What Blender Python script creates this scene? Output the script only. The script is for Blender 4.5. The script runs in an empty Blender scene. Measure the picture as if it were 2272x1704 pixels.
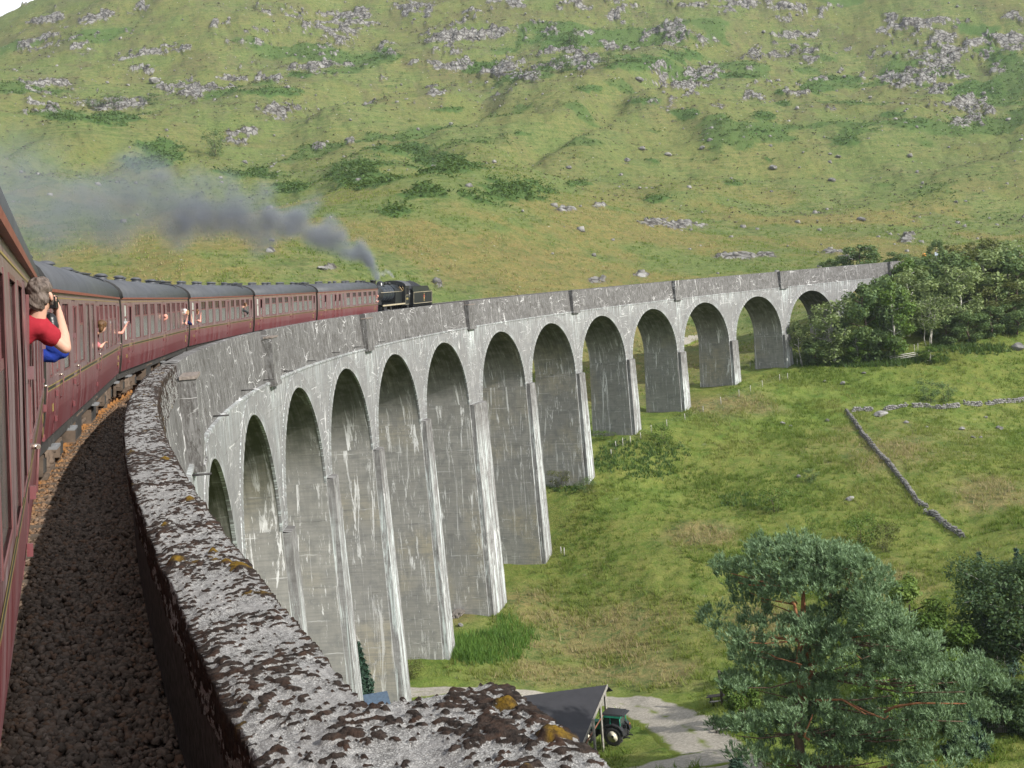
import bpy, bmesh, math, random
import numpy as np
from mathutils import Vector, Matrix
random.seed(7)
RNG = np.random.RandomState(7)
scene = bpy.context.scene
COL = scene.collection

# ------------------------------------------------------------------ survey of the place
# x right, y along the train at the camera's window, z up from rail level. Track, walls and train share one circular curve.
R_T, OFF, GRAD, CANT = 205.88, 1.776, 0.0125, 0.0858
RC = R_T - OFF                                   # circle centre is at (RC, 0)
EYE = np.array([0.0, 0.0, 2.697])
PITCH, YAW, ROLL, FPX = -0.06954, 0.39437, -0.07338, 2700.4
SW, SH = 2272.0, 1704.0

def _cam_axes():
    fw = np.array([math.sin(YAW) * math.cos(PITCH), math.cos(YAW) * math.cos(PITCH), math.sin(PITCH)])
    rt = np.array([math.cos(YAW), -math.sin(YAW), 0.0])
    up = np.cross(rt, fw)
    return fw, rt * math.cos(ROLL) + up * math.sin(ROLL), -rt * math.sin(ROLL) + up * math.cos(ROLL)
FW, RT, UP = _cam_axes()

def ray(px, py):
    return FW + RT * (px - SW / 2) / FPX - UP * (py - SH / 2) / FPX
def at(px, py, d):
    """point seen in direction (px, py) at horizontal distance d"""
    v = ray(px, py)
    return EYE + v * (d / math.hypot(v[0], v[1]))
def proj(X):
    X = np.asarray(X, float) - EYE
    d = X @ FW
    d = np.where(d < 1.0, np.nan, d)
    return SW / 2 + FPX * (X @ RT) / d, SH / 2 - FPX * (X @ UP) / d
def crv(o, s, z=0.0):
    """o metres towards the inside of the curve from the track centre, s metres along the track"""
    t = s / R_T; r = R_T - o
    return np.array([RC - r * math.cos(t), r * math.sin(t), z + GRAD * s])
def os_of(x, y):
    dx = RC - x
    return R_T - np.hypot(dx, y), np.arctan2(y, dx) * R_T
def on_wall(px, py, o):
    d = ray(px, py); r = R_T - o
    a = d[0] ** 2 + d[1] ** 2; b = -2 * RC * d[0]; c = RC * RC - r * r
    q = math.sqrt(b * b - 4 * a * c); k = max((-b - q) / 2 / a, (-b + q) / 2 / a)
    X = EYE + d * k
    oo, s = os_of(X[0], X[1])
    return float(s), float(X[2] - GRAD * s)

# ------------------------------------------------------------------ camera, sky, sun, exposure
cam = bpy.data.cameras.new('camera'); cam_o = bpy.data.objects.new('camera', cam); COL.objects.link(cam_o)
cam.sensor_width = 36.0; cam.lens = FPX / SW * 36.0; cam.clip_start = 0.1; cam.clip_end = 6000
m = Matrix.Identity(4)
for i in range(3):
    m[i][0], m[i][1], m[i][2], m[i][3] = RT[i], UP[i], -FW[i], EYE[i]
cam_o.matrix_world = m
scene.camera = cam_o

SUN_A, SUN_EL = math.radians(55), math.radians(32)       # azimuth clockwise from +x, elevation
sun_dir = Vector((math.cos(SUN_A) * math.cos(SUN_EL), -math.sin(SUN_A) * math.cos(SUN_EL), math.sin(SUN_EL)))
world = bpy.data.worlds.new('World'); scene.world = world; world.use_nodes = True
wn = world.node_tree; wn.nodes.clear()
w_out = wn.nodes.new('ShaderNodeOutputWorld'); w_bg = wn.nodes.new('ShaderNodeBackground')
w_sky = wn.nodes.new('ShaderNodeTexSky'); w_sky.sky_type = 'NISHITA'; w_sky.sun_disc = False
w_sky.sun_elevation = SUN_EL; w_sky.sun_rotation = math.pi / 2 + SUN_A
w_sky.air_density = 1.0; w_sky.dust_density = 1.6; w_sky.ozone_density = 1.0
# broken bright cloud over the blue
w_tc = wn.nodes.new('ShaderNodeTexCoord'); w_map = wn.nodes.new('ShaderNodeMapping'); w_map.inputs['Scale'].default_value = (1.0, 1.0, 2.6)
w_no = wn.nodes.new('ShaderNodeTexNoise'); w_no.inputs['Scale'].default_value = 2.2; w_no.inputs['Detail'].default_value = 7; w_no.inputs['Roughness'].default_value = 0.58
w_ra = wn.nodes.new('ShaderNodeValToRGB'); w_ra.color_ramp.elements[0].position = 0.40; w_ra.color_ramp.elements[1].position = 0.58
w_mix = wn.nodes.new('ShaderNodeMix'); w_mix.data_type = 'RGBA'; w_mix.inputs[7].default_value = (11.0, 11.2, 11.6, 1)
wn.links.new(w_tc.outputs['Generated'], w_map.inputs[0]); wn.links.new(w_map.outputs[0], w_no.inputs['Vector'])
wn.links.new(w_no.outputs['Fac'], w_ra.inputs[0]); wn.links.new(w_ra.outputs[0], w_mix.inputs[0])
wn.links.new(w_sky.outputs[0], w_mix.inputs[6]); wn.links.new(w_mix.outputs[2], w_bg.inputs['Color'])
w_bg.inputs['Strength'].default_value = 0.1
wn.links.new(w_bg.outputs[0], w_out.inputs[0])
sun = bpy.data.lights.new('sun', 'SUN'); sun.energy = 4.9; sun.angle = math.radians(0.6); sun.color = (1.0, 0.955, 0.88)
sun_o = bpy.data.objects.new('sun', sun); COL.objects.link(sun_o)
sun_o.rotation_euler = sun_dir.to_track_quat('Z', 'Y').to_euler()
scene.view_settings.view_transform = 'Standard'; scene.view_settings.look = 'None'
scene.view_settings.gamma = 1.0; scene.view_settings.use_curve_mapping = False
scene.view_settings.exposure = 0.43
scene.cycles.use_denoising = True
scene.cycles.max_bounces = 6; scene.cycles.volume_bounces = 0; scene.cycles.transparent_max_bounces = 8
scene.cycles.volume_step_rate = 2.0; scene.cycles.volume_max_steps = 160

# ------------------------------------------------------------------ helpers: noise
def _h(ix, iy, seed):
    n = (ix.astype(np.int64) * 374761393 + iy.astype(np.int64) * 668265263 + seed * 974711) & 0x7fffffff
    n = ((n ^ (n >> 13)) * 1274126177) & 0x7fffffff
    n = n ^ (n >> 16)
    return (n & 0xffff) / 65535.0
def vnoise(x, y, seed=0):
    ix, iy = np.floor(x), np.floor(y); fx, fy = x - ix, y - iy
    fx = fx * fx * fx * (fx * (fx * 6 - 15) + 10); fy = fy * fy * fy * (fy * (fy * 6 - 15) + 10)
    a, b, c, d = _h(ix, iy, seed), _h(ix + 1, iy, seed), _h(ix, iy + 1, seed), _h(ix + 1, iy + 1, seed)
    return (a + (b - a) * fx) * (1 - fy) + (c + (d - c) * fx) * fy
def fbm(x, y, oct=4, seed=0, gain=0.5):
    v = 0.0; a = 1.0; t = 0.0
    for k in range(oct):
        c, s = math.cos(0.6 * k + 0.3), math.sin(0.6 * k + 0.3)
        v = v + a * vnoise((x * c - y * s) * 2 ** k + 17.3 * k, (x * s + y * c) * 2 ** k + 9.1 * k, seed + k); t += a; a *= gain
    return v / t
def cells(x, y, seed=0):
    """distance to the nearest feature point, and that point's random number"""
    ix, iy = np.floor(x), np.floor(y); best = np.full(x.shape, 9.0); rid = np.zeros(x.shape); bx = np.zeros(x.shape); by = np.zeros(x.shape)
    for dx in (-1, 0, 1):
        for dy in (-1, 0, 1):
            cx, cy = ix + dx, iy + dy
            px, py = cx + 0.1 + 0.8 * _h(cx, cy, seed), cy + 0.1 + 0.8 * _h(cx, cy, seed + 5)
            d = (px - x) ** 2 + (py - y) ** 2; k = d < best
            best = np.where(k, d, best); rid = np.where(k, _h(cx, cy, seed + 9), rid); bx = np.where(k, x - px, bx); by = np.where(k, y - py, by)
    return np.sqrt(best), rid, bx, by
def sstep(a, b, x):
    t = np.clip((x - a) / (b - a), 0, 1); return t * t * (3 - 2 * t)

# ------------------------------------------------------------------ helpers: objects and meshes
def tag(o, label=None, cat=None, group=None, kind=None):
    if label: o['label'] = label
    if cat: o['category'] = cat
    if group: o['group'] = group
    if kind: o['kind'] = kind
    return o
def thing(name, label, cat, loc=(0, 0, 0), rz=0.0, group=None, mat=None):
    o = bpy.data.objects.new(name, None); COL.objects.link(o); o.empty_display_size = 0.3
    if mat is not None: o.matrix_world = mat
    else: o.location = tuple(loc); o.rotation_euler = (0, 0, rz)
    return tag(o, label, cat, group)
def link(name, mesh, parent=None, loc=None):
    o = bpy.data.objects.new(name, mesh); COL.objects.link(o)
    if parent is not None: o.parent = parent
    if loc is not None: o.location = tuple(loc)
    return o
def np_mesh(name, V, F, mat=None, smooth=False, uv=None, attrs=None):
    """fast mesh from arrays: V (n,3), F (m,3|4); uv (m,k,2); attrs {name: per-vertex floats}"""
    me = bpy.data.meshes.new(name); V = np.asarray(V, np.float32); F = np.asarray(F, np.int32)
    k = F.shape[1]
    me.vertices.add(len(V)); me.vertices.foreach_set('co', V.ravel())
    me.loops.add(F.size); me.loops.foreach_set('vertex_index', F.ravel())
    me.polygons.add(len(F)); me.polygons.foreach_set('loop_start', np.arange(0, F.size, k, dtype=np.int32))
    me.polygons.foreach_set('loop_total', np.full(len(F), k, np.int32))
    if smooth: me.polygons.foreach_set('use_smooth', np.ones(len(F), bool))
    if uv is not None:
        l = me.uv_layers.new(name='UVMap'); l.data.foreach_set('uv', np.asarray(uv, np.float32).ravel())
    for n, a in (attrs or {}).items():
        at_ = me.attributes.new(n, 'FLOAT', 'POINT'); at_.data.foreach_set('value', np.asarray(a, np.float32))
    me.update(calc_edges=True); me.validate()
    if mat is not None: me.materials.append(mat)
    return me
def grid_faces(nu, nv, flip=False):
    i = np.arange(nu - 1)[:, None] * nv + np.arange(nv - 1)[None, :]
    f = np.stack([i, i + nv, i + nv + 1, i + 1], -1).reshape(-1, 4)
    return f[:, ::-1] if flip else f

class MB:
    """collects simple shapes into ONE mesh; several materials allowed"""
    def __init__(s): s.v, s.f, s.mi, s.uv, s.mats, s.sm = [], [], [], [], [], []
    def _m(s, mat):
        if mat not in s.mats: s.mats.append(mat)
        return s.mats.index(mat)
    def face(s, pts, mat, uv=None, smooth=False):
        b = len(s.v); s.v += [tuple(p) for p in pts]; s.f.append(list(range(b, b + len(pts)))); s.mi.append(s._m(mat)); s.sm.append(smooth)
        s.uv.append(uv if uv is not None else [(p[1], p[2]) for p in pts])
    def mesh(s, V, F, mat, smooth=False):
        b = len(s.v); s.v += [tuple(p) for p in V]; k = s._m(mat)
        for f in F:
            s.f.append([b + i for i in f]); s.mi.append(k); s.sm.append(smooth); s.uv.append([(V[i][1], V[i][2]) for i in f])
    def box(s, c, d, mat, M=None, taper=1.0, bev=0.0):
        x, y, z = d[0] / 2, d[1] / 2, d[2] / 2; V = []
        for sz in (-1, 1):
            t = taper if sz > 0 else 1.0
            for sx, sy in ((-1, -1), (1, -1), (1, 1), (-1, 1)): V.append(Vector((sx * x * t, sy * y * t, sz * z)))
        if M is not None: V = [M @ v for v in V]
        V = [(v[0] + c[0], v[1] + c[1], v[2] + c[2]) for v in V]
        s.mesh(V, [(3, 2, 1, 0), (4, 5, 6, 7), (0, 1, 5, 4), (1, 2, 6, 5), (2, 3, 7, 6), (3, 0, 4, 7)], mat)
    def tube(s, P, r, mat, n=8, cap=True, smooth=True):
        P = [Vector(p) for p in P]; rr = r if hasattr(r, '__len__') else [r] * len(P); V = []; F = []
        prev = None
        for i, p in enumerate(P):
            d = (P[min(i + 1, len(P) - 1)] - P[max(i - 1, 0)]).normalized()
            a = prev - d * prev.dot(d) if prev is not None else d.orthogonal()
            if a.length < 1e-6: a = d.orthogonal()
            a.normalize(); prev = a; b = d.cross(a)
            for k in range(n):
                t = 2 * math.pi * k / n; V.append(p + (a * math.cos(t) + b * math.sin(t)) * rr[i])
        for i in range(len(P) - 1):
            for k in range(n):
                F.append((i * n + k, i * n + (k + 1) % n, (i + 1) * n + (k + 1) % n, (i + 1) * n + k))
        s.mesh(V, F, mat, smooth)
        if cap: s.mesh(V, [tuple(range(n))[::-1], tuple(range((len(P) - 1) * n, len(P) * n))], mat)
    def lathe(s, prof, mat, M=None, n=20, smooth=True):
        """prof: (radius, height) pairs turned about z, then moved by M"""
        V = []; F = []
        for r, h in prof:
            for k in range(n):
                t = 2 * math.pi * k / n; V.append(Vector((r * math.cos(t), r * math.sin(t), h)))
        if M is not None: V = [M @ v for v in V]
        for i in range(len(prof) - 1):
            for k in range(n):
                F.append((i * n + k, i * n + (k + 1) % n, (i + 1) * n + (k + 1) % n, (i + 1) * n + k))
        F.append(tuple(range(n))[::-1]); F.append(tuple(range((len(prof) - 1) * n, len(prof) * n)))
        s.mesh(V, F, mat, smooth)
    def prism(s, pts, a, b, mat, axis=0):
        """outline pts in the plane across `axis`, extruded from a to b along it"""
        def P(p, h): return (h, p[0], p[1]) if axis == 0 else ((p[0], h, p[1]) if axis == 1 else (p[0], p[1], h))
        n = len(pts); V = [P(p, a) for p in pts] + [P(p, b) for p in pts]
        F = [tuple(range(n))[::-1], tuple(range(n, 2 * n))] + [(k, (k + 1) % n, n + (k + 1) % n, n + k) for k in range(n)]
        s.mesh(V, F, mat)
    def data(s, name, origin=None, fix=True):
        me = bpy.data.meshes.new(name); v = s.v
        if origin is not None: v = [(p[0] - origin[0], p[1] - origin[1], p[2] - origin[2]) for p in v]
        me.from_pydata([tuple(map(float, p)) for p in v], [], s.f)
        for mm in s.mats: me.materials.append(mm)
        me.polygons.foreach_set('material_index', s.mi); me.polygons.foreach_set('use_smooth', s.sm)
        l = me.uv_layers.new(name='UVMap'); l.data.foreach_set('uv', np.array([c for u in s.uv for c in u], np.float32).ravel())
        if fix:
            bm = bmesh.new(); bm.from_mesh(me); bmesh.ops.remove_doubles(bm, verts=bm.verts, dist=1e-5)
            bmesh.ops.recalc_face_normals(bm, faces=bm.faces); bm.to_mesh(me); bm.free()
        me.update(); return me
    def build(s, name, parent=None, origin=None, loc=None, fix=True):
        return link(name, s.data(name, origin, fix), parent, loc)
def bevel_mesh(me, w=0.01, seg=1, ang=40):
    bm = bmesh.new(); bm.from_mesh(me)
    e = [x for x in bm.edges if len(x.link_faces) == 2 and x.calc_face_angle(0) > math.radians(ang)]
    bmesh.ops.bevel(bm, geom=e, offset=w, segments=seg, affect='EDGES', clamp_overlap=True); bm.to_mesh(me); bm.free(); me.update(); return me

# ------------------------------------------------------------------ helpers: materials
class NT:
    def __init__(s, name):
        s.m = bpy.data.materials.new(name); s.m.use_nodes = True; s.t = s.m.node_tree; s.t.nodes.clear()
        s.out = s.t.nodes.new('ShaderNodeOutputMaterial')
    def n(s, typ, **k):
        x = s.t.nodes.new('ShaderNode' + typ)
        for a, v in k.items(): setattr(x, a, v)
        return x
    def l(s, a, b): s.t.links.new(a, b)
    def val(s, x, inp):
        if isinstance(x, (int, float)): inp.default_value = x
        elif isinstance(x, tuple): inp.default_value = x if len(x) == len(inp.default_value) else tuple(x) + (1,)
        else: s.l(x, inp)
    def coord(s, which='Object', scale=(1, 1, 1)):
        c = s.n('TexCoord'); mp = s.n('Mapping'); mp.inputs['Scale'].default_value = scale; s.l(c.outputs[which], mp.inputs[0]); return mp.outputs[0]
    def noise(s, vec, scale, detail=3, rough=0.55, dist=0.0):
        x = s.n('TexNoise'); s.l(vec, x.inputs['Vector']); x.inputs['Scale'].default_value = scale; x.inputs['Detail'].default_value = detail
        x.inputs['Roughness'].default_value = rough; x.inputs['Distortion'].default_value = dist; return x.outputs['Fac']
    def voro(s, vec, scale, feature='F1', out='Distance', rnd=1.0):
        x = s.n('TexVoronoi', feature=feature); s.l(vec, x.inputs['Vector']); x.inputs['Scale'].default_value = scale; x.inputs['Randomness'].default_value = rnd; return x.outputs[out]
    def ramp(s, f, *stops):
        x = s.n('ValToRGB'); s.l(f, x.inputs[0]); e = x.color_ramp.elements
        while len(e) < len(stops): e.new(0.5)
        for k, (p, c) in enumerate(stops):
            e[k].position = p; e[k].color = (c, c, c, 1) if isinstance(c, (int, float)) else tuple(c) + (1,)
        return x.outputs[0]
    def mix(s, f, a, b, blend='MIX'):
        x = s.n('Mix', data_type='RGBA', blend_type=blend); s.val(f, x.inputs[0]); s.val(a, x.inputs[6]); s.val(b, x.inputs[7]); return x.outputs[2]
    def math(s, op, a, b=None, c=None, clamp=False):
        x = s.n('Math', operation=op, use_clamp=clamp); s.val(a, x.inputs[0])
        if b is not None: s.val(b, x.inputs[1])
        if c is not None: s.val(c, x.inputs[2])
        return x.outputs[0]
    def attr(s, name, out='Fac'): return s.n('Attribute', attribute_name=name).outputs[out]
    def bump(s, h, strength=0.3, dist=0.02):
        x = s.n('Bump'); s.l(h, x.inputs['Height']); x.inputs['Strength'].default_value = strength; x.inputs['Distance'].default_value = dist; return x.outputs[0]
    def surf(s, color, rough=0.8, normal=None, metal=0.0, spec=0.3, **k):
        b = s.n('BsdfPrincipled'); s.val(color, b.inputs['Base Color']); s.val(rough, b.inputs['Roughness']); s.val(metal, b.inputs['Metallic'])
        b.inputs['Specular IOR Level'].default_value = spec
        for a, v in k.items(): b.inputs[a.replace('_', ' ')].default_value = v
        if normal is not None: s.l(normal, b.inputs['Normal'])
        s.l(b.outputs[0], s.out.inputs[0]); s.b = b; return s.m
def plain(name, c, rough=0.6, metal=0.0, spec=0.4, var=0.25, scale=6.0):
    """painted or worn surface with a little mottling"""
    t = NT(name); v = t.coord('Object'); f = t.noise(v, scale, 4)
    col = t.mix(t.ramp(f, (0.3, 0.0), (0.7, 1.0)), tuple(x * (1 - var) for x in c), tuple(min(1, x * (1 + var)) for x in c))
    return t.surf(col, rough, metal=metal, spec=spec)
# ================================================================== LAND
_cp = []
def cp(px, py, d): p = at(px, py, d); _cp.append(tuple(p))
# ground line under the viaduct, from where each pier meets the grass
GS = [(-60, -5), (-20, -12), (20, -20), (55, -26), (90, -31.5), (110, -33.6), (130, -33.2), (148, -33.4), (165, -31.4), (182, -24.2), (200, -19.5), (218, -17.9), (235, -15.4), (252, -13.9), (270, -10.0), (290, -5.5), (312, -2.2), (345, -0.6)]
for s, z in GS:
    for o in (-4.0, 4.5):
        p = crv(o, s); _cp.append((p[0], p[1], z + (0.15 if o > 0 else 0.0)))
# valley floor and field on the right
for q in [(1360, 1655, 100), (1540, 1650, 96), (2272, 1704, 90), (1800, 1560, 105), (2272, 1450, 112), (1450, 1500, 121), (1200, 1480, 125), (1700, 1300, 140), (2140, 1195, 152), (2272, 1200, 146), (1880, 915, 207), (1700, 1125, 165),
          (1500, 1060, 178), (2000, 1040, 176), (2272, 1030, 182), (2272, 890, 226), (2080, 890, 216), (1750, 880, 214), (2100, 806, 236), (2272, 735, 258), (1850, 797, 236), (2200, 772, 244), (2272, 665, 276), (2100, 690, 266), (2180, 700, 266), (1450, 1250, 148), (1250, 1390, 138)]: cp(*q)
# hill behind
for q in [(60, 600, 250), (400, 605, 238), (700, 605, 245), (1000, 645, 262), (1300, 612, 300), (1700, 572, 350), (2000, 545, 390), (2272, 545, 430),
          (60, 400, 430), (450, 500, 380), (720, 445, 350), (960, 412, 345), (1180, 440, 360), (700, 400, 450), (950, 370, 470), (1180, 380, 460), (1500, 480, 430), (2000, 430, 510), (2272, 430, 540),
          (60, 250, 600), (600, 250, 610), (1136, 255, 620), (1340, 175, 660), (1700, 250, 640), (2272, 250, 660), (300, 130, 740), (1136, 110, 760), (1750, 130, 770), (2272, 120, 790),
          (0, 66, 905), (90, 18, 900), (115, 2, 905), (300, -90, 930), (700, -60, 880), (1136, -40, 870), (1700, -30, 880), (2272, -30, 900), (500, -200, 1050), (1136, -210, 1080), (2000, -180, 1100), (-200, 160, 900)]: cp(*q)
for x, y, z in [(-60, 60, -14), (-40, 140, -12), (-15, 200, -6), (30, 190, -14), (60, 200, -9), (100, 225, -2), (-150, 60, 6), (-150, 250, 30), (-300, 250, 70), (-500, 600, 170), (-100, 900, 235), (20, 30, -24), (60, 30, -30), (60, -60, -30), (150, 0, -32),
                (250, 0, -33), (250, 100, -28), (330, 60, -30), (330, 180, -14), (420, 230, 8), (560, 330, 60), (700, 200, 60), (700, 500, 150), (500, -200, -30), (700, 0, -10), (-60, -60, -8), (-250, -80, 10), (0, -120, -16), (250, 245, 4), (300, 260, 9),
                (900, 900, 260), (300, 1250, 330), (-100, 1250, 190), (-400, 1000, 190), (1200, 500, 250), (1300, 0, 60)]: _cp.append((x, y, z))
_cp = np.array(_cp)
def _warp(x, y):
    r = np.maximum(np.hypot(x, y), 18.0); th = np.arctan2(x, y)
    return th * 1.6, np.log(r), r
_u, _v, _r = _warp(_cp[:, 0], _cp[:, 1]); _e = (_cp[:, 2] - EYE[2]) / _r
def _tps(d2): return np.where(d2 > 1e-12, 0.5 * d2 * np.log(np.maximum(d2, 1e-12)), 0.0)
_n = len(_cp); _K = _tps((_u[:, None] - _u) ** 2 + (_v[:, None] - _v) ** 2) + np.eye(_n) * 2e-4
_P = np.stack([np.ones(_n), _u, _v], 1); _A = np.zeros((_n + 3, _n + 3)); _A[:_n, :_n] = _K; _A[:_n, _n:] = _P; _A[_n:, :_n] = _P.T
_W = np.linalg.solve(_A, np.concatenate([_e, np.zeros(3)]))
def base_h(x, y):
    x = np.asarray(x, float); y = np.asarray(y, float); sh = x.shape; x = x.ravel(); y = y.ravel(); out = np.empty(len(x))
    for a in range(0, len(x), 40000):
        u, v, r = _warp(x[a:a + 40000], y[a:a + 40000])
        e = _tps((u[:, None] - _u) ** 2 + (v[:, None] - _v) ** 2) @ _W[:_n] + _W[_n] + _W[_n + 1] * u + _W[_n + 2] * v
        out[a:a + 40000] = EYE[2] + e * r
    return out.reshape(sh)
def relief(x, y):
    """knolls, hollows and hummocks on top of the smooth form; calm close to the viaduct"""
    o, s = os_of(x, y); away = np.where(s < 345, np.abs(o), np.hypot(np.abs(o), s - 345))
    r = np.hypot(x, y)
    calm = sstep(105, 165, x) * (1 - sstep(300, 400, r)) * sstep(5, 14, np.where(s < 345, o, 14.0))
    big = sstep(60, 330, away) * sstep(150, 420, r) * (1 - 0.85 * calm); mid = sstep(10, 120, away) * (1 - 0.6 * calm)
    h = big * (fbm(x / 95 + 3.1, y / 95, 3, 11) - 0.5) * 17 + big * (fbm(x / 34, y / 34 + 7, 3, 21) - 0.5) * 5
    tha = np.arctan2(x, y); gl = np.abs(fbm(tha * 8 - np.log(np.maximum(r, 20)) * 2.6 + 2.3, np.log(np.maximum(r, 20)) * 4.0, 2, 13) - 0.5)
    h = h + big * (sstep(0, 0.26, gl) - 0.5) * 9.5 + big * (np.abs(fbm(tha * 34, np.log(np.maximum(r, 20)) * 11, 3, 17) - 0.5) - 0.1) * 4
    h = h + mid * (fbm(x / 22 + 5, y / 22, 3, 31) - 0.5) * (1.3 + 2.2 * big) + (fbm(x / 3.1, y / 3.1, 3, 41) - 0.5) * (0.75 + 0.9 * big)
    inside = ((o > 5) & (s < 345)) | (s > 345)
    h = h + np.where(inside, 1, 0) * mid * (fbm(x / 9.0, y / 9.0, 2, 51) - 0.5) * 0.9 * (1 - big)
    return h
def H(x, y):
    return base_h(x, y) + relief(np.asarray(x, float), np.asarray(y, float))
_hit_cache = {}
def ground_at(px, py, dmin=40.0, dmax=1300.0):
    """where the line of sight (px, py) first meets the land"""
    k = (round(px), round(py))
    if k in _hit_cache: return _hit_cache[k]
    d = np.geomspace(dmin, dmax, 900); v = ray(px, py); v = v / math.hypot(v[0], v[1])
    X = EYE + d[:, None] * v; h = H(X[:, 0], X[:, 1]); i = int(np.argmax(h > X[:, 2]))
    if i <= 0: i = len(d) - 1
    dd = np.linspace(d[i - 1], d[i], 24); X = EYE + dd[:, None] * v; h = H(X[:, 0], X[:, 1]); j = int(np.argmax(h > X[:, 2]))
    r = np.array([X[j, 0], X[j, 1], h[j]]); _hit_cache[k] = r; return r

# ---- where rock breaks through, where bracken grows (survey direction and half-widths)
ROCKS = [(298, 13, 34, 16), (220, 38, 40, 13), (190, 46, 25, 9), (103, 87, 55, 17), (60, 100, 30, 14), (180, 110, 32, 13), (611, 20, 50, 15), (555, 85, 80, 20), (668, 72, 32, 20), (745, 77, 60, 30), (924, 31, 48, 45), (991, 98, 75, 34), (1094, 67, 40, 30), (688, 149, 85, 18), (616, 175, 34, 10),
         (940, 144, 50, 12), (1022, 149, 44, 14), (318, 159, 28, 11), (246, 232, 80, 14), (87, 246, 38, 20), (411, 205, 75, 17), (642, 246, 80, 17), (539, 303, 36, 20), (709, 329, 14, 10), (775, 313, 14, 8), (620, 268, 30, 8), (460, 225, 40, 12), (1146, 10, 26, 16), (1275, 15, 44, 16), (1382, 8, 44, 12),
         (1501, 10, 40, 15), (1382, 41, 50, 22), (1192, 69, 55, 18), (1321, 77, 34, 14), (1388, 98, 60, 20), (1465, 87, 60, 25), (1495, 64, 34, 20), (1536, 92, 44, 16), (1619, 23, 38, 14), (1660, 10, 22, 14), (1747, 26, 70, 30), (1845, 15, 20, 14), (1983, 41, 20, 9), (2019, 38, 24, 12), (2101, 56, 65, 15),
         (2101, 82, 42, 12), (2086, 123, 64, 24), (2163, 139, 66, 8), (1768, 80, 56, 12), (1706, 123, 66, 12), (1798, 128, 30, 12), (1860, 154, 18, 10), (1906, 167, 18, 10), (1280, 144, 66, 18), (1162, 172, 44, 12), (1578, 149, 24, 8), (1840, 240, 20, 5), (1520, 192, 40, 8), (2250, 40, 30, 25), (780, 20, 40, 12),
         (860, 110, 30, 18), (480, 55, 40, 10), (380, 110, 50, 10), (1230, 120, 60, 18), (2190, 160, 40, 8), (880, 180, 34, 8), (960, 205, 20, 8), (560, 150, 40, 14), (130, 190, 50, 10),
         (1520, 503, 44, 7), (1450, 496, 30, 6), (1253, 467, 22, 4), (1330, 458, 16, 4), (1640, 570, 40, 6), (1700, 566, 24, 5), (975, 630, 14, 13), (1330, 622, 30, 7), (1420, 612, 24, 5), (1850, 560, 36, 5), (1885, 572, 26, 5), (730, 596, 22, 6), (2013, 530, 17, 13), (600, 560, 12, 5)]
FERNS = [(800, 388, 95, 34), (985, 362, 85, 27), (900, 330, 90, 20), (1125, 428, 95, 26), (940, 425, 60, 18), (880, 468, 46, 14), (1424, 139, 100, 26), (1500, 125, 60, 22), (1305, 200, 34, 9), (1444, 226, 44, 10), (1521, 254, 48, 14), (1814, 198, 48, 14), (1875, 177, 64, 12), (1978, 170, 46, 12), (1696, 259, 28, 10),
         (1685, 293, 48, 14), (1875, 316, 38, 9), (1976, 257, 38, 7), (2189, 200, 95, 24), (1737, 231, 24, 10), (1732, 208, 18, 7), (1449, 357, 22, 8), (1696, 357, 20, 7), (668, 170, 44, 8), (847, 123, 54, 16), (590, 205, 90, 12), (350, 330, 70, 32), (330, 365, 70, 24), (560, 385, 90, 18), (640, 420, 60, 16),
         (250, 265, 80, 16), (150, 260, 60, 14), (1250, 95, 80, 26), (1230, 150, 60, 14), (1060, 150, 60, 16), (2170, 70, 60, 14), (2230, 130, 50, 16), (2100, 165, 50, 10), (1640, 170, 60, 10), (1150, 300, 40, 8), (1000, 245, 60, 6), (1290, 410, 34, 7), (1460, 445, 30, 9), (1620, 410, 30, 6), (2040, 275, 40, 8)]
def spots(px, py, lst, nz, soft=0.55):
    m = np.zeros(px.shape)
    for cx, cy, rx, ry in lst:
        k = (np.abs(px - cx) < rx * 1.9) & (np.abs(py - cy) < ry * 1.9)
        if not k.any(): continue
        d = np.hypot((px[k] - cx) / rx, (py[k] - cy) / ry)
        m[k] = np.maximum(m[k], np.clip((1.25 - d - (nz[k] - 0.5) * 2.2) / soft, 0, 1))
    return m
th = np.concatenate([np.linspace(-1.25, -0.07, 60), np.linspace(-0.06, 0.86, 740), np.linspace(0.88, 2.3, 70)])
rr = np.concatenate([np.geomspace(19, 74, 40), np.geomspace(75, 1130, 620), np.geomspace(1145, 1650, 26)])
TH, RR = np.meshgrid(th, rr, indexing='ij'); X = RR * np.sin(TH); Y = RR * np.cos(TH)
Zb = base_h(X, Y) + relief(X, Y)
XYZ = np.stack([X, Y, Zb], -1)
PXa, PYa = proj(XYZ.reshape(-1, 3)); PXa = np.nan_to_num(PXa, nan=-9e3).reshape(X.shape); PYa = np.nan_to_num(PYa, nan=-9e3).reshape(X.shape)
oo, ss = os_of(X, Y)
hill = ((oo < -6) & (ss < 345)) | (ss >= 345) | (RR > 330)
n_m = fbm(X / 15, Y / 15, 4, 61); n_s = fbm(X / 5.0, Y / 5.0, 3, 71)
lev = fbm(TH * 40, Zb / 4.2 + n_m * 2.0, 4, 83); blk = fbm(TH * 150, Zb / 3.0, 3, 84)
rock = spots(PXa, PYa, ROCKS, 0.55 * n_m + 0.45 * n_s, 0.7) * hill
rock = np.where(RR > 430, rock * sstep(0.46, 0.56, 0.55 * lev + 0.45 * blk), rock)
far = sstep(520, 700, RR) * hill
rock = np.maximum(rock, far * sstep(0.605, 0.66, fbm(TH * 17, Zb / 16, 4, 81) * 0.5 + lev * 0.3 + blk * 0.2))
fern = spots(PXa, PYa, FERNS, 0.45 * n_m + 0.55 * fbm(X / 6, Y / 6, 3, 91), 1.0) * hill
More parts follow.
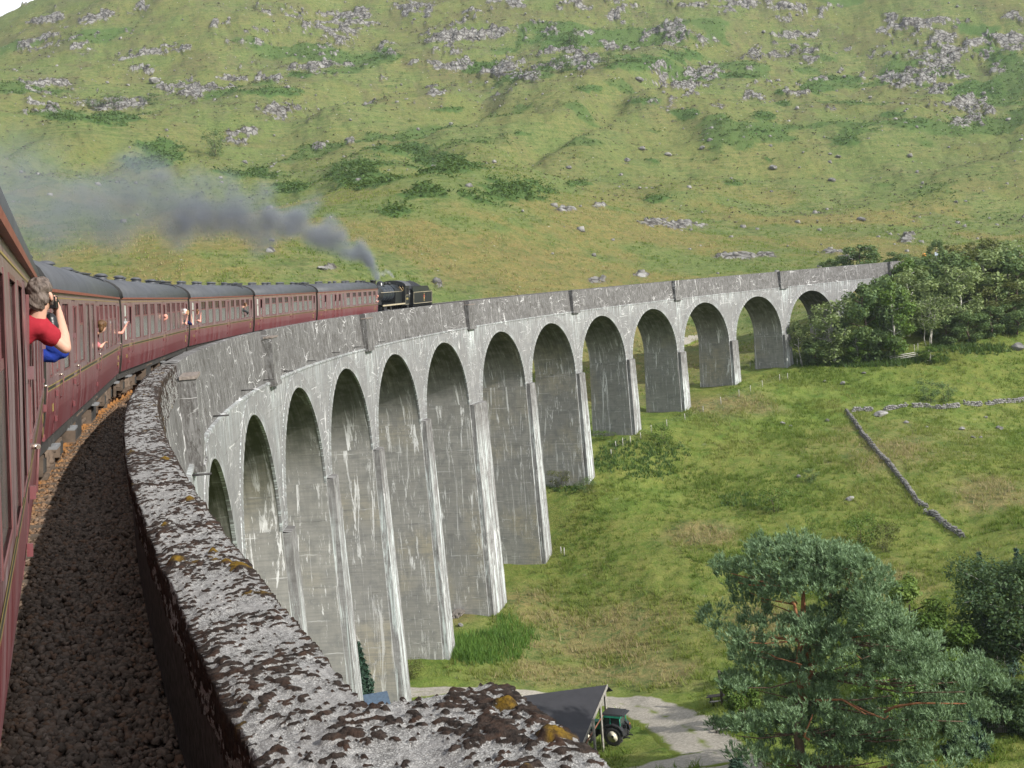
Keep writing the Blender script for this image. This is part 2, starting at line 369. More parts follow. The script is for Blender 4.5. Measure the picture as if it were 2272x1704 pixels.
fern = np.maximum(fern, 0.55 * hill * sstep(0.60, 0.68, fbm(X / 55 + 9, Y / 40, 4, 95)) * sstep(420, 560, RR))
# split blocks: each block of rock gets its own height and lean
bs = 6.0
d1, id1, bx1, by1 = cells(X / bs + n_s * 0.5, Y / (bs * 1.5), 3); d2, id2, bx2, by2 = cells(X / 2.4, Y / 3.4 + n_m, 8)
slab = (id1 * 3.0 + bx1 * (id2 - 0.3) * 2.2 + by1 * 1.6 + id2 * 1.1 - d1 * 0.8) * np.clip(RR / 640, 0.22, 1.15)
rk = sstep(0.25, 0.75, rock)
Zt = Zb + rk * slab * 0.80 + fern * (0.25 + 0.9 * fbm(X / 2.2, Y / 2.2, 2, 99)) * sstep(200, 420, RR) * 1.3
brown = np.clip(sstep(0.40, 0.62, fbm(X / 30, Y / 24, 4, 101)) * (0.35 + 0.9 * sstep(380, 520, PYa) * hill * sstep(-5, -20, oo * (ss < 345) - 20 * (ss >= 345))), 0, 1)
heath = np.clip(hill * (sstep(0.5, 0.62, n_m * 0.6 + n_s * 0.4) * (0.25 + 0.55 * far) + sstep(0.05, 0.25, rock) * 0.75), 0, 1)
inside = (oo > 4) & (ss < 345)
lush = np.where(hill & ~inside, 0.15, 0.8)
straw = spots(PXa, PYa, [(1300, 1405, 260, 80), (1230, 1500, 150, 44), (1450, 1490, 120, 40), (1010, 1360, 60, 30), (2010, 1000, 190, 70), (1960, 1300, 110, 50), (1180, 1330, 90, 30), (1700, 1400, 120, 80), (2200, 1080, 120, 50), (1600, 900, 120, 25), (1560, 1190, 90, 30)], 0.6 * n_m + 0.4 * n_s, 0.9) * (RR < 330)
V = np.stack([X, Y, Zt], -1).reshape(-1, 3)

def terrain_material():
    t = NT('hill_grass'); v = t.coord('Object'); vs = t.coord('Object', (1, 1, 0.35))
    n1 = t.noise(v, 0.045, 5, 0.6); n2 = t.noise(v, 0.35, 5, 0.65); n3 = t.noise(v, 1.7, 5, 0.7); n4 = t.noise(v, 5.5, 3, 0.7)
    nb = t.noise(t.coord('Object', (0.22, 0.22, 2.6)), 0.42, 5, 0.65); ng_ = t.noise(v, 0.75, 6, 0.78)
    g = t.mix(t.ramp(n2, (0.36, 0), (0.64, 1)), (0.070, 0.112, 0.034), (0.142, 0.170, 0.066))
    g = t.mix(t.ramp(nb, (0.47, 0), (0.60, 0.6)), g, (0.205, 0.190, 0.085))
    g = t.mix(t.ramp(nb, (0.34, 0.55), (0.46, 0)), g, (0.058, 0.092, 0.026))
    g = t.mix(t.ramp(n1, (0.40, 0), (0.62, 0.75)), g, (0.108, 0.150, 0.048))
    g = t.mix(t.math('MULTIPLY', t.ramp(n3, (0.50, 0), (0.70, 1)), 0.5), g, (0.265, 0.240, 0.115))
    g = t.mix(t.ramp(ng_, (0.53, 0), (0.59, 0.75)), g, (0.045, 0.060, 0.024))
    g = t.mix(t.math('MULTIPLY', t.math('MULTIPLY', t.attr('straw'), 0.85), t.ramp(t.math('ADD', t.math('MULTIPLY', n2, 0.5), t.math('MULTIPLY', n3, 0.5)), (0.40, 0.0), (0.60, 1))), g, t.mix(n2, (0.200, 0.150, 0.050), (0.330, 0.275, 0.130)))
    lush_ = t.math('MULTIPLY', t.attr('lush'), t.math('SUBTRACT', 1.0, t.attr('straw'))); g = t.mix(t.math('MULTIPLY', lush_, 0.6), g, t.mix(t.ramp(n2, (0.35, 0), (0.65, 1)), (0.088, 0.168, 0.010), (0.215, 0.275, 0.036)))
    b = t.mix(t.ramp(n3, (0.35, 0), (0.65, 1)), (0.165, 0.118, 0.040), (0.270, 0.200, 0.075))
    bm_ = t.math('MULTIPLY', t.attr('brown'), t.ramp(t.math('ADD', t.math('MULTIPLY', n2, 0.5), t.math('MULTIPLY', n3, 0.5)), (0.40, 0.15), (0.60, 1.0)))
    g = t.mix(t.math('MULTIPLY', bm_, 0.75), g, b)
    hm = t.math('MULTIPLY', t.attr('heath'), t.ramp(t.math('ADD', t.math('MULTIPLY', n3, 0.6), t.math('MULTIPLY', n4, 0.4)), (0.44, 0), (0.58, 1)))
    g = t.mix(t.math('MULTIPLY', hm, 0.8), g, t.mix(n4, (0.062, 0.050, 0.030), (0.135, 0.092, 0.082)))
    f = t.mix(t.ramp(n3, (0.35, 0), (0.65, 1)), (0.036, 0.080, 0.022), (0.085, 0.145, 0.040))
    g = t.mix(t.ramp(t.math('ADD', t.attr('fern'), t.math('MULTIPLY_ADD', n3, 0.7, -0.35)), (0.35, 0), (0.6, 0.92)), g, f)
    g = t.mix(t.ramp(n4, (0.30, 0.45), (0.52, 0.0)), g, (0.030, 0.042, 0.010))
    rv = t.coord('Object', (1, 1, 0.45)); r1 = t.noise(t.coord('Object', (1, 1, 0.7)), 0.26, 7, 0.75); r2 = t.voro(t.coord('Object', (1, 0.6, 0.8)), 0.32, 'DISTANCE_TO_EDGE')
    rc = t.mix(t.ramp(r1, (0.36, 0), (0.66, 1)), (0.066, 0.060, 0.052), (0.350, 0.345, 0.325))
    rc = t.mix(t.ramp(r2, (0.0, 0.9), (0.13, 0.0)), rc, (0.030, 0.026, 0.022))  # rock contrast and cracks, deepened in colour to stand for shading between blocks
    rm = t.ramp(t.math('ADD', t.attr('rock'), t.math('MULTIPLY_ADD', t.noise(v, 0.5, 5, 0.7), 1.5, -0.75)), (0.46, 0), (0.56, 1))
    c = t.mix(rm, g, rc)
    # scattered small stones
    st = t.voro(v, 0.20, 'F1'); sm_ = t.math('MULTIPLY', t.ramp(st, (0.045, 1), (0.075, 0)), t.attr('stony'))
    c = t.mix(sm_, c, (0.40, 0.385, 0.37))
    hgt = t.math('ADD', t.math('MULTIPLY', n3, 0.6), t.math('MULTIPLY', n4, 0.4))
    return t.surf(c, 0.95, t.bump(hgt, 0.9, 0.55), spec=0.08)
M_LAND = terrain_material()
stony = np.where(hill, 0.25 + 0.75 * far + 0.5 * sstep(0.5, 0.7, n_m), 0.12)
me = np_mesh('terrain', V, grid_faces(len(th), len(rr), True), M_LAND, True,
             attrs=dict(rock=rock.ravel(), fern=fern.ravel(), brown=brown.ravel(), heath=heath.ravel(), lush=lush.ravel(), straw=straw.ravel(), stony=np.clip(stony, 0, 1).ravel()))
tag(link('terrain', me), 'grassy glen floor and rocky green hillside', None, kind='structure')
# land on all sides out to the horizon, below the modelled glen
hz = MB(); nseg = 64
for k in range(nseg):
    a, b = 2 * math.pi * k / nseg, 2 * math.pi * (k + 1) / nseg
    hz.face([(0, 0, -42), (2400 * math.cos(a), 2400 * math.sin(a), -42), (2400 * math.cos(b), 2400 * math.sin(b), -42)], M_LAND)
tag(hz.build('distant_ground'), 'flat distant land out to the horizon', None, kind='structure')
# ================================================================== VIADUCT
WO, ZSTR, ZCR, ZTOP, WIN, WTO = 3.26, -2.05, -3.10, 0.961, 2.49, 2.985
P0, PITCH_P, KING = 39.06, 17.563, 2.53
R_ARCH = 7.62; ZSP = ZCR - R_ARCH                     # springing
def pier_c(i): return P0 + PITCH_P * i + (KING if i > 6 else (KING / 2 if i == 6 else 0))
def pier_w(i): return 2.32 + (KING if i == 6 else 0)
def gz(s): p = crv(3.5, s); return float(H(p[0], p[1])) - GRAD * s

def concrete(name, kind):
    """board-marked mass concrete: kind 0 wall faces, 1 pier flanks and soffits, 2 dark upper wall and parapet, 3 parapet top, 4 buttress"""
    t = NT(name); uv = t.n('UVMap').outputs[0]
    def uvn(sx, sy, scale, det=4, rough=0.6, dist=0.0):
        mp = t.n('Mapping'); mp.inputs['Scale'].default_value = (sx, sy, 1); t.l(uv, mp.inputs[0]); return t.noise(mp.outputs[0], scale, det, rough, dist)
    big = uvn(1, 1, 0.16, 4); mid = uvn(1, 1, 0.9, 5, 0.65); fine = uvn(1, 1, 7.0, 4, 0.7)
    board = uvn(0.16, 3.2, 1.6, 3, 0.6); run = uvn(2.6, 0.12, 1.0, 5, 0.7, 0.4); run2 = uvn(6.5, 0.22, 1.0, 4, 0.7, 0.6) if kind != 4 else uvn(1.9, 0.12, 1.0, 7, 0.78, 1.3)
    base = {0: (0.238, 0.237, 0.234), 1: (0.330, 0.322, 0.300), 2: (0.212, 0.210, 0.208), 3: (0.30, 0.295, 0.29), 4: (0.290, 0.287, 0.283)}[kind]
    dark = {0: (0.165, 0.167, 0.170), 1: (0.190, 0.192, 0.188), 2: (0.085, 0.080, 0.076), 3: (0.05, 0.04, 0.035), 4: (0.115, 0.110, 0.106)}[kind]
    c = t.mix(t.ramp(big, (0.36, 0), (0.64, 1)), base, tuple(x * 0.80 for x in base))
    if kind == 1: c = t.mix(t.ramp(t.noise(t.coord('Object'), 0.12, 3), (0.5, 0), (0.66, 0.55)), c, (0.400, 0.350, 0.235))
    c = t.mix(t.math('MULTIPLY', t.ramp(board, (0.35, 1), (0.55, 0)), 0.50 if kind in (0, 1) else 0.2), c, dark)
    c = t.mix(t.math('MULTIPLY', t.ramp(run, (0.50, 0), (0.66, 1)), {0: 0.60, 1: 0.30, 2: 0.25, 3: 0, 4: 0.8}[kind]), c, dark)
    c = t.mix(t.math('MULTIPLY', t.ramp(mid, (0.48, 0), (0.66, 1)), 0.6 if kind == 2 else 0.7), c, dark)
    if kind == 2:
        c = t.mix(t.math('MULTIPLY', t.ramp(uvn(6.0, 1.2, 1.0, 7, 0.82, 0.6), (0.44, 0), (0.58, 1)), 0.85), c, (0.055, 0.050, 0.046))
    # lift joints
    if kind in (0, 1, 4):
        sx = t.n('SeparateXYZ'); t.l(uv, sx.inputs[0])
        w = t.math('ADD', sx.outputs[1], t.math('MULTIPLY', t.math('SUBTRACT', mid, 0.5), 0.25))
        fr = t.math('FRACT', t.math('MULTIPLY', w, 1 / 2.45)); j = t.ramp(t.math('ABSOLUTE', t.math('SUBTRACT', fr, 0.5)), (0.0, 1), (0.018, 0))
        c = t.mix(t.math('MULTIPLY', j, t.ramp(uvn(1, 1, 0.5, 2), (0.42, 0), (0.6, 0.75))), c, (0.10, 0.095, 0.09))
        fb = t.math('FRACT', t.math('MULTIPLY', sx.outputs[1], 1 / 0.205)); jb = t.ramp(t.math('ABSOLUTE', t.math('SUBTRACT', fb, 0.5)), (0.0, 1), (0.09, 0))
        c = t.mix(t.math('MULTIPLY', jb, t.ramp(uvn(0.4, 2, 0.6, 2), (0.45, 0), (0.65, 0.45))), c, (0.13, 0.125, 0.115))
    cr = t.ramp(t.math('ABSOLUTE', t.math('SUBTRACT', uvn(0.45, 1.3, 0.6, 3, 0.5, 0.8), 0.5)), (0.0, 1), (0.010, 0))
    if kind in (0, 2): c = t.mix(t.math('MULTIPLY', cr, t.ramp(uvn(0.6, 0.6, 0.5, 2), (0.46, 0), (0.60, 0.9))), c, (0.74, 0.74, 0.74))
    if kind in (0, 1): c = t.mix(t.math('MULTIPLY', j, t.ramp(uvn(0.5, 1, 0.7, 2), (0.52, 0), (0.62, 0.8))), c, (0.66, 0.66, 0.65))
    lime2 = t.ramp(uvn(3.5, 0.5, 1.0, 6, 0.75, 1.4), (0.645, 0), (0.665, 1)); c = t.mix(t.math('MULTIPLY', lime2, 0.75 if kind in (0, 1, 2) else 0.5), c, (0.72, 0.72, 0.72))
    # lime that has wept out and run down
    lime = t.ramp(uvn(1.25, 0.11, 1.0, 8, 0.78, 1.5), (0.590, 0), (0.608, 1))
    patch = t.ramp(uvn(0.5, 0.35, 0.55, 3), (0.40, 0.0), (0.58, 1))
    k = {0: 0.7, 1: 0.85, 2: 0.6, 3: 0.0, 4: 0.85}[kind]
    c = t.mix(t.math('MULTIPLY', t.math('MULTIPLY', lime, patch), k), c, (0.78, 0.78, 0.78))
    if kind == 0 or kind == 4:
        c = t.mix(t.math('MULTIPLY', t.attr('weep'), t.ramp(run2, (0.50, 0), (0.60, 1))), c, (0.66, 0.74, 0.735))
        c = t.mix(t.math('MULTIPLY', t.attr('stain_tone'), t.ramp(uvn(2.0, 0.8, 1.0, 5, 0.7), (0.38, 0), (0.60, 0.85))), c, (0.085, 0.080, 0.076))
    if kind == 1:
        c = t.mix(t.math('MULTIPLY', t.attr('weep'), t.ramp(uvn(0.95, 0.08, 1.0, 8, 0.80, 1.8), (0.575, 0), (0.592, 0.95))), c, (0.80, 0.80, 0.80))
        c = t.mix(t.math('MULTIPLY', t.attr('stain_tone'), t.ramp(t.math('ADD', t.math('MULTIPLY', run, 0.5), t.math('MULTIPLY', mid, 0.5)), (0.30, 0.25), (0.55, 1))), c, (0.070, 0.074, 0.048))  # darker green-grey, strong on soffits and slight at the flank tops
    sp = t.ramp(t.voro(t.coord('Object'), 5.5, 'F1'), (0.10, 1), (0.20, 0))
    if kind == 2: c = t.mix(t.math('MULTIPLY', sp, t.ramp(fine, (0.46, 0), (0.6, 0.8))), c, (0.42, 0.42, 0.40))
    h = t.math('ADD', t.math('MULTIPLY', board, 0.35), t.math('ADD', t.math('MULTIPLY', mid, 0.35), t.math('MULTIPLY', fine, 0.3)))
    return t.surf(c, 0.9, t.bump(h, 0.55, 0.05), spec=0.15)
C_WALL, C_SOFF, C_UPPER, C_BUTT = concrete('concrete_wall', 0), concrete('concrete_soffit', 1), concrete('concrete_parapet', 2), concrete('concrete_buttress', 4)
C_INNER = plain('near_black_concrete', (0.060, 0.056, 0.054), 0.95, spec=0.1, var=0.6, scale=14)  # parapet inner faces, mottled and much darker than the outer concrete
M_RUST = plain('rusty_iron', (0.10, 0.055, 0.035), 0.8)
M_DKIRON = plain('dark_iron', (0.035, 0.033, 0.033), 0.6)
M_SLAB = plain('red_brown_coping', (0.205, 0.175, 0.155), 0.9, spec=0.1, var=0.4, scale=9)

VIA = thing('viaduct', 'long curved grey concrete viaduct of round arches streaked with white lime', 'viaduct', crv(0, P0, 0))
VO = crv(0, P0, 0)
def surf_grid(O, S, Z, name, mat, parent, flip=False, uv=None, smooth=False, attrs=None):
    """O,S,Z (nu,nv) -> one sheet of the viaduct"""
    O, S, Z = np.broadcast_arrays(np.asarray(O, float), np.asarray(S, float), np.asarray(Z, float)); t = S / R_T; r = R_T - O
    P = np.stack([RC - r * np.cos(t), r * np.sin(t), Z + GRAD * S], -1) - VO
    F = grid_faces(O.shape[0], O.shape[1], flip); U = np.stack(uv if uv is not None else [S, Z], -1).reshape(-1, 2)
    me = np_mesh(name, P.reshape(-1, 3), F, mat, smooth, U[F], {k: np.broadcast_to(a, O.shape).ravel() for k, a in (attrs or {}).items()})
    return me
def join_meshes(name, meshes, parent):
    """several sheets -> one part"""
    bm = bmesh.new(); mats = []
    for me in meshes:
        mm = me.materials[0]
        if mm not in mats: mats.append(mm)
        n0 = len(bm.faces); bm.from_mesh(me); bm.faces.ensure_lookup_table()
        for f in bm.faces[n0:]: f.material_index = mats.index(mm)
        bpy.data.meshes.remove(me)
    me = bpy.data.meshes.new(name); bm.to_mesh(me); bm.free()
    for mm in mats: me.materials.append(mm)
    return link(name, me, parent)
NARC = 36
def arch_span(i):
    """one span: spandrel walls, soffit and the raised ring, between pier i and pier i+1"""
    a, b = pier_c(i), pier_c(i + 1); la, lb = a + pier_w(i) / 2, b - pier_w(i + 1) / 2; mid, rad = (la + lb) / 2, (lb - la) / 2
    A = np.linspace(math.pi, 0, NARC + 1); sA, zA = mid + rad * np.cos(A), ZSP + R_ARCH * np.sin(A)
    sl = np.concatenate([[a], sA, [b]]); zl = np.concatenate([[ZSP], zA, [ZSP]])
    out = []
    nv = 10; t = np.linspace(0, 1, nv)
    Sg = np.repeat(sl[:, None], nv, 1); Zg = zl[:, None] + (ZSTR - zl)[:, None] * t
    weep = np.clip(1 - (ZSTR - Zg) / 2.5, 0, 1) * 0.35 + np.exp(-((Sg - a - 0.2) / 1.2) ** 2) * np.clip(1 - (ZSTR - Zg) / 6, 0, 1) * (0.9 if i % 2 == 0 else 0.1) + np.exp(-((Sg - b) / 1.2) ** 2) * np.clip(1 - (ZSTR - Zg) / 6, 0, 1) * (0.9 if i % 2 else 0.1)
    out.append(surf_grid(WO, Sg, Zg, 'f', C_WALL, None, False, attrs=dict(weep=weep, stain_tone=0 * weep)))
    out.append(surf_grid(-3.15, Sg, Zg, 'f', C_WALL, None, True, attrs=dict(weep=weep, stain_tone=0 * weep)))
    no = 14; Og = np.linspace(-3.15, WO, no)
    Sg = np.repeat(sA[:, None], no, 1); Zg = np.repeat(zA[:, None], no, 1); arc = np.repeat((A * R_ARCH)[:, None], no, 1)
    crown_tone = np.clip((np.sin(A) - 0.02) * 1.5, 0, 1)[:, None] * np.ones(no)  # dull dark green tone, growing from the springing to the crown
    # flow runs down the curve on either side of the crown, so measure along the arc from each springing
    arc2 = np.where(arc > math.pi * R_ARCH / 2, math.pi * R_ARCH - arc, arc)
    out.append(surf_grid(Og[None, :], Sg, Zg, 's', C_SOFF, None, True, uv=[np.repeat(Og[None, :], NARC + 1, 0) + 40.0 * (i % 7), arc2 + ZSP + (arc > 12) * 31.0], smooth=True, attrs=dict(stain_tone=crown_tone, weep=np.clip(1.2 - crown_tone, 0.35, 1))))
    sp = join_meshes('arch_span', out, VIA)
    # ring of the arch, a hand's breadth proud
    ri, ro = R_ARCH - 0.03, R_ARCH + 0.95
    m = []
    prof = [(WO - 0.02, ro), (WO + 0.045, ro), (WO + 0.045, ri), (WO - 0.12, ri)]
    for (o1, r1), (o2, r2) in zip(prof[:-1], prof[1:]):
        S2 = np.stack([mid + (rad - R_ARCH + r1) * np.cos(A), mid + (rad - R_ARCH + r2) * np.cos(A)], 1); Z2 = np.stack([ZSP + r1 * np.sin(A), ZSP + r2 * np.sin(A)], 1)
        m.append(surf_grid(np.array([[o1, o2]]), S2, Z2, 'r', C_WALL, None, False, uv=[np.repeat((A * R_ARCH * 0.9)[:, None], 2, 1) + 70, np.array([[r1 + o1, r2 + o2]]) * np.ones((NARC + 1, 1))], attrs=dict(weep=np.array([[0.0, 0.35]]) if r1 != r2 else np.array([[0.7, 0.7]]), stain_tone=np.array([[0.0, 0.0]]))))
    r = join_meshes('arch_ring', m, sp)
I0, I1 = -5, 14
for i in range(I0, I1): arch_span(i)
def pier(i):
    c, w = pier_c(i), pier_w(i); zb = min(gz(c - 1), gz(c + 1)) - 2.0; hgt = ZSP - zb
    if hgt < 0.6: return
    n = max(3, int(hgt / 0.8)); z = np.linspace(zb, ZSP, n); bat = (ZSP - z) / 46.0; hs = w / 2 + (ZSP - z) / 70.0
    oi, of = -3.15 - bat, WO + bat; out = []
    no = 10; O = oi[:, None] + (of - oi)[:, None] * np.linspace(0, 1, no); Z = np.repeat(z[:, None], no, 1)
    dz = np.clip((ZSP - Z) / 14.0, 0, 1)
    for sg in (-1, 1):
        out.append(surf_grid(O, c + sg * np.repeat(hs[:, None], no, 1), Z, 'p', C_SOFF, None, sg > 0, uv=[O + 13.0 * i + sg * 5, Z], attrs=dict(stain_tone=0.15 * (1 - dz), weep=np.clip(1.0 - 0.5 * dz, 0, 1))))
    S2 = np.stack([c - hs, c + hs], 1); Z2 = np.repeat(z[:, None], 2, 1)
    out.append(surf_grid(of[:, None], S2, Z2, 'p', C_WALL, None, True, attrs=dict(weep=0.55 + 0 * Z2, stain_tone=0 * Z2)))
    out.append(surf_grid(oi[:, None], S2, Z2, 'p', C_WALL, None, False, attrs=dict(weep=0.55 + 0 * Z2, stain_tone=0 * Z2)))
    p = join_meshes('pier', out, VIA)
    # the flat buttress up the face of the pier, capped at the springing
    zt = ZSP + (0.25 if i % 2 else -0.15); z = np.linspace(zb, zt, n); bat = (zt - z) / 40.0; h2 = w / 2 - 0.18 + (ZSP - z) / 75.0; d = 0.50; m = []
    f = WO + d + bat; b0 = WO - 0.3 + 0 * bat; Z2 = np.repeat(z[:, None], 2, 1); st = np.clip(1 - (zt - Z2) / (3.0 + 1.5 * (i % 3)), 0, 1) ** 0.6; wp = np.clip((zt - Z2 - 1.5) / 4, 0.15, 1) * 0.75
    at_ = dict(stain_tone=st, weep=wp)
    m.append(surf_grid(f[:, None], np.stack([c - h2, c + h2], 1), Z2, 'b', C_BUTT, None, True, uv=[np.stack([c - h2, c + h2], 1) + 7, Z2], attrs=at_))
    for sg in (-1, 1): m.append(surf_grid(np.stack([b0, f], 1), c + sg * np.repeat(h2[:, None], 2, 1), Z2, 'b', C_BUTT, None, sg > 0, uv=[np.stack([b0, f], 1) + i * 3 + sg, Z2], attrs=dict(stain_tone=st * 0.8, weep=wp)))
    m.append(surf_grid(np.array([[WO - 0.3, WO + d], [WO - 0.3, WO + d]]), np.array([[c - h2[-1]] * 2, [c + h2[-1]] * 2]), zt + np.array([[0.12, 0], [0.12, 0]]), 'b', C_BUTT, None, False, attrs=dict(stain_tone=np.ones((2, 2)), weep=np.zeros((2, 2)))))
    join_meshes('buttress', m, p)
for i in range(I0, I1 + 1): pier(i)

# ---- upper wall and parapet, broken where a refuge opens
S_BEG, S_END = pier_c(I0) - 4.0, 296.0
REF = {k: pier_c(2 * k) - 1.12 for k in range(-2, 8)}            # left edge of each refuge
REFW = 2.24
def gap(k): return k in (0, 1, 2, 3)
cuts = [(REF[k] + 0.1, REF[k] + REFW - 0.1) for k in REF if gap(k)]
def spans():
    s = S_BEG
    for a, b in cuts: yield s, a; s = b
    yield s, S_END
def up_o(z): return WTO + (WO - 0.05 - WTO) * (ZTOP - z) / (ZTOP - ZSTR)
for side in (1, -1):
    for a, b in (spans() if side > 0 else [(S_BEG, S_END)]):
        m = []
        zt_ = ZTOP - (0.08 if side > 0 and a < 39 else 0); n = max(2, int((b - a) / 0.9)); s = np.linspace(a, b, n + 1); z = np.linspace(ZSTR, zt_, 7)
        so = 1 if side > 0 else -1; Og = so * up_o(z)[None, :] + (0 if side > 0 else 0.08)
        m.append(surf_grid(Og, s[:, None], z[None, :], 'u', C_UPPER, None, side < 0))
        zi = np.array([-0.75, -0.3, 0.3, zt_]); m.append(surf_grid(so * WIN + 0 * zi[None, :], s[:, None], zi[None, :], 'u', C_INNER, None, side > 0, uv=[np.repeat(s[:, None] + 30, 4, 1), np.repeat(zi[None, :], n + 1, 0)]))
        for e, fl in ((a, False), (b, True)):
            m.append(surf_grid(np.array([[so * WIN, so * WIN], [so * up_o(-0.75), so * WTO]]), e + np.zeros((2, 2)), np.array([[-0.75, zt_], [-0.75, zt_]]), 'u', C_UPPER, None, fl))
        if not (side > 0 and a < 20): m.append(surf_grid(so * np.array([[WIN, (WIN + WTO) / 2, WTO]]), s[:, None], ZTOP + np.array([[0, 0.035, 0]]), 'u', C_UPPER, None, side < 0, uv=[np.repeat(s[:, None], 3, 1), np.repeat(np.array([[0, .25, .5]]), n + 1, 0)]))
        join_meshes('parapet', m, VIA)
    # wall left standing below the opened refuges
    if side > 0:
        for a, b in cuts:
            m = [surf_grid(up_o(np.array([[ZSTR, -0.6]])), np.array([[a], [b]]), np.array([[ZSTR, -0.6]]), 'u', C_UPPER, None), surf_grid(np.array([[WIN, WTO + .2]]), np.array([[a], [b]]), -0.62, 'u', C_UPPER, None)]
            join_meshes('refuge_floor', m, VIA)
# deck slab closing the top under the track
join_meshes('deck', [surf_grid(np.linspace(-3.1, 3.0, 3)[None, :], np.linspace(S_BEG, S_END, 200)[:, None], -0.7, 'd', C_UPPER, None)], VIA)
# thin moulded course below the upper wall
m = []
s = np.linspace(S_BEG, S_END, 330)
for so, o0 in ((1, WO), (-1, 3.15)):
    prof = [(o0 - 0.1, ZSTR + 0.10), (o0 + 0.075, ZSTR + 0.05), (o0 + 0.075, ZSTR - 0.06), (o0 - 0.1, ZSTR - 0.09)]
    for (o1, z1), (o2, z2) in zip(prof[:-1], prof[1:]):
        m.append(surf_grid(so * np.array([[o1, o2]]), s[:, None], np.array([[z1, z2]]), 'c', C_WALL, None, so > 0, attrs=dict(weep=np.array([[0.5, 0.5]]), stain_tone=np.array([[0.0, 0.0]]))))
join_meshes('string_course', m, VIA)
# ---- refuges: boxes corbelled out over every second pier
def refuge(k):
    a = REF[k]; b = a + REFW; f = 3.60; top = ZTOP - (0.42 if gap(k) else (0.12 if k == -1 else 0.01)); lo = ZSTR - 0.12; ti = 0.42
    mb = MB()
    def P(o, s, z): return crv(o, s, z)
    def hexa(o0, o1, s0, s1, z0, z1, mat, batter=0.0):
        V = [P(o0, s0, z0), P(o1, s0, z0), P(o1, s1, z0), P(o0, s1, z0), P(o0, s0, z1), P(o1 - batter, s0, z1), P(o1 - batter, s1, z1), P(o0, s1, z1)]
        F = [(3, 2, 1, 0), (4, 5, 6, 7), (0, 1, 5, 4), (1, 2, 6, 5), (2, 3, 7, 6), (3, 0, 4, 7)]
        for q in F:
            pts = [V[j] for j in q]; uvq = []
            for j in q:
                oj, sj = os_of(V[j][0], V[j][1]); uvq.append((sj + oj, V[j][2]))
            mb.face(pts, mat, uv=uvq)
    ftop = top if k >= 4 or k < -1 else top
    hexa(f - ti, f, a, b, lo + 0.1, ftop, C_UPPER)                        # outer wall
    hexa(2.95, f - ti, a, a + ti, lo + 0.1, ftop, C_UPPER); hexa(2.95, f - ti, b - ti, b, lo + 0.1, ftop, C_UPPER)
    hexa(2.9, f - ti, a + ti, b - ti, lo + 0.1, -0.61, C_UPPER)
    ob = mb.build('refuge', VIA, VO)
    st = MB(); mb = st
    hexa(3.1, f + 0.05, a - 0.06, b + 0.06, lo - 0.08, lo + 0.098, C_UPPER); st.build('corbel', ob, VO)
    if k not in (-1, -2):
        cp_ = MB(); mb = cp_
        hexa(f - ti - 0.05, f + 0.05, a - 0.05, b + 0.05, ftop + 0.002, ftop + 0.10, M_SLAB if gap(k) else C_UPPER); cp_.build('coping', ob, VO)
for k in REF: refuge(k)
# short drain pipes sticking out of the wall
for px, py in [(420, 1055), (477, 923), (539, 866), (587, 843), (632, 823.5), (683.6, 800.6), (739, 782.5), (787.7, 770), (841, 758.7), (900.7, 748), (1246, 699), (1480, 672)]:
    s, z = on_wall(px, py, WO); z = min(max(z, -3.2), -0.6); o0 = WO if z < ZSTR else up_o(z)
    mb = MB(); mb.tube([crv(o0 - 0.1, s, z), crv(o0 + 0.62, s, z - 0.01)], 0.035, M_DKIRON, 6); mb.build('drain_pipe', VIA, VO)
# approach walls beyond the last refuge
m = []
for o in (2.75,):
    s = np.linspace(296, 303, 8); z = np.array([-2.5, ZTOP - 0.15])
    m += [surf_grid(3.0 + 0 * z[None, :], s[:, None], z[None, :], 'w', C_UPPER, None), surf_grid(2.5 + 0 * z[None, :], s[:, None], z[None, :], 'w', C_UPPER, None, True), surf_grid(np.array([[2.5, 3.0]]), s[:, None], ZTOP - 0.15, 'w', C_UPPER, None), surf_grid(np.array([[2.5, 3.0], [2.5, 3.0]]), 303 + np.zeros((2, 2)), np.array([[-2.5, -2.5], [ZTOP - .15] * 2]), 'w', C_UPPER, None)]
join_meshes('wing_wall', m, VIA)

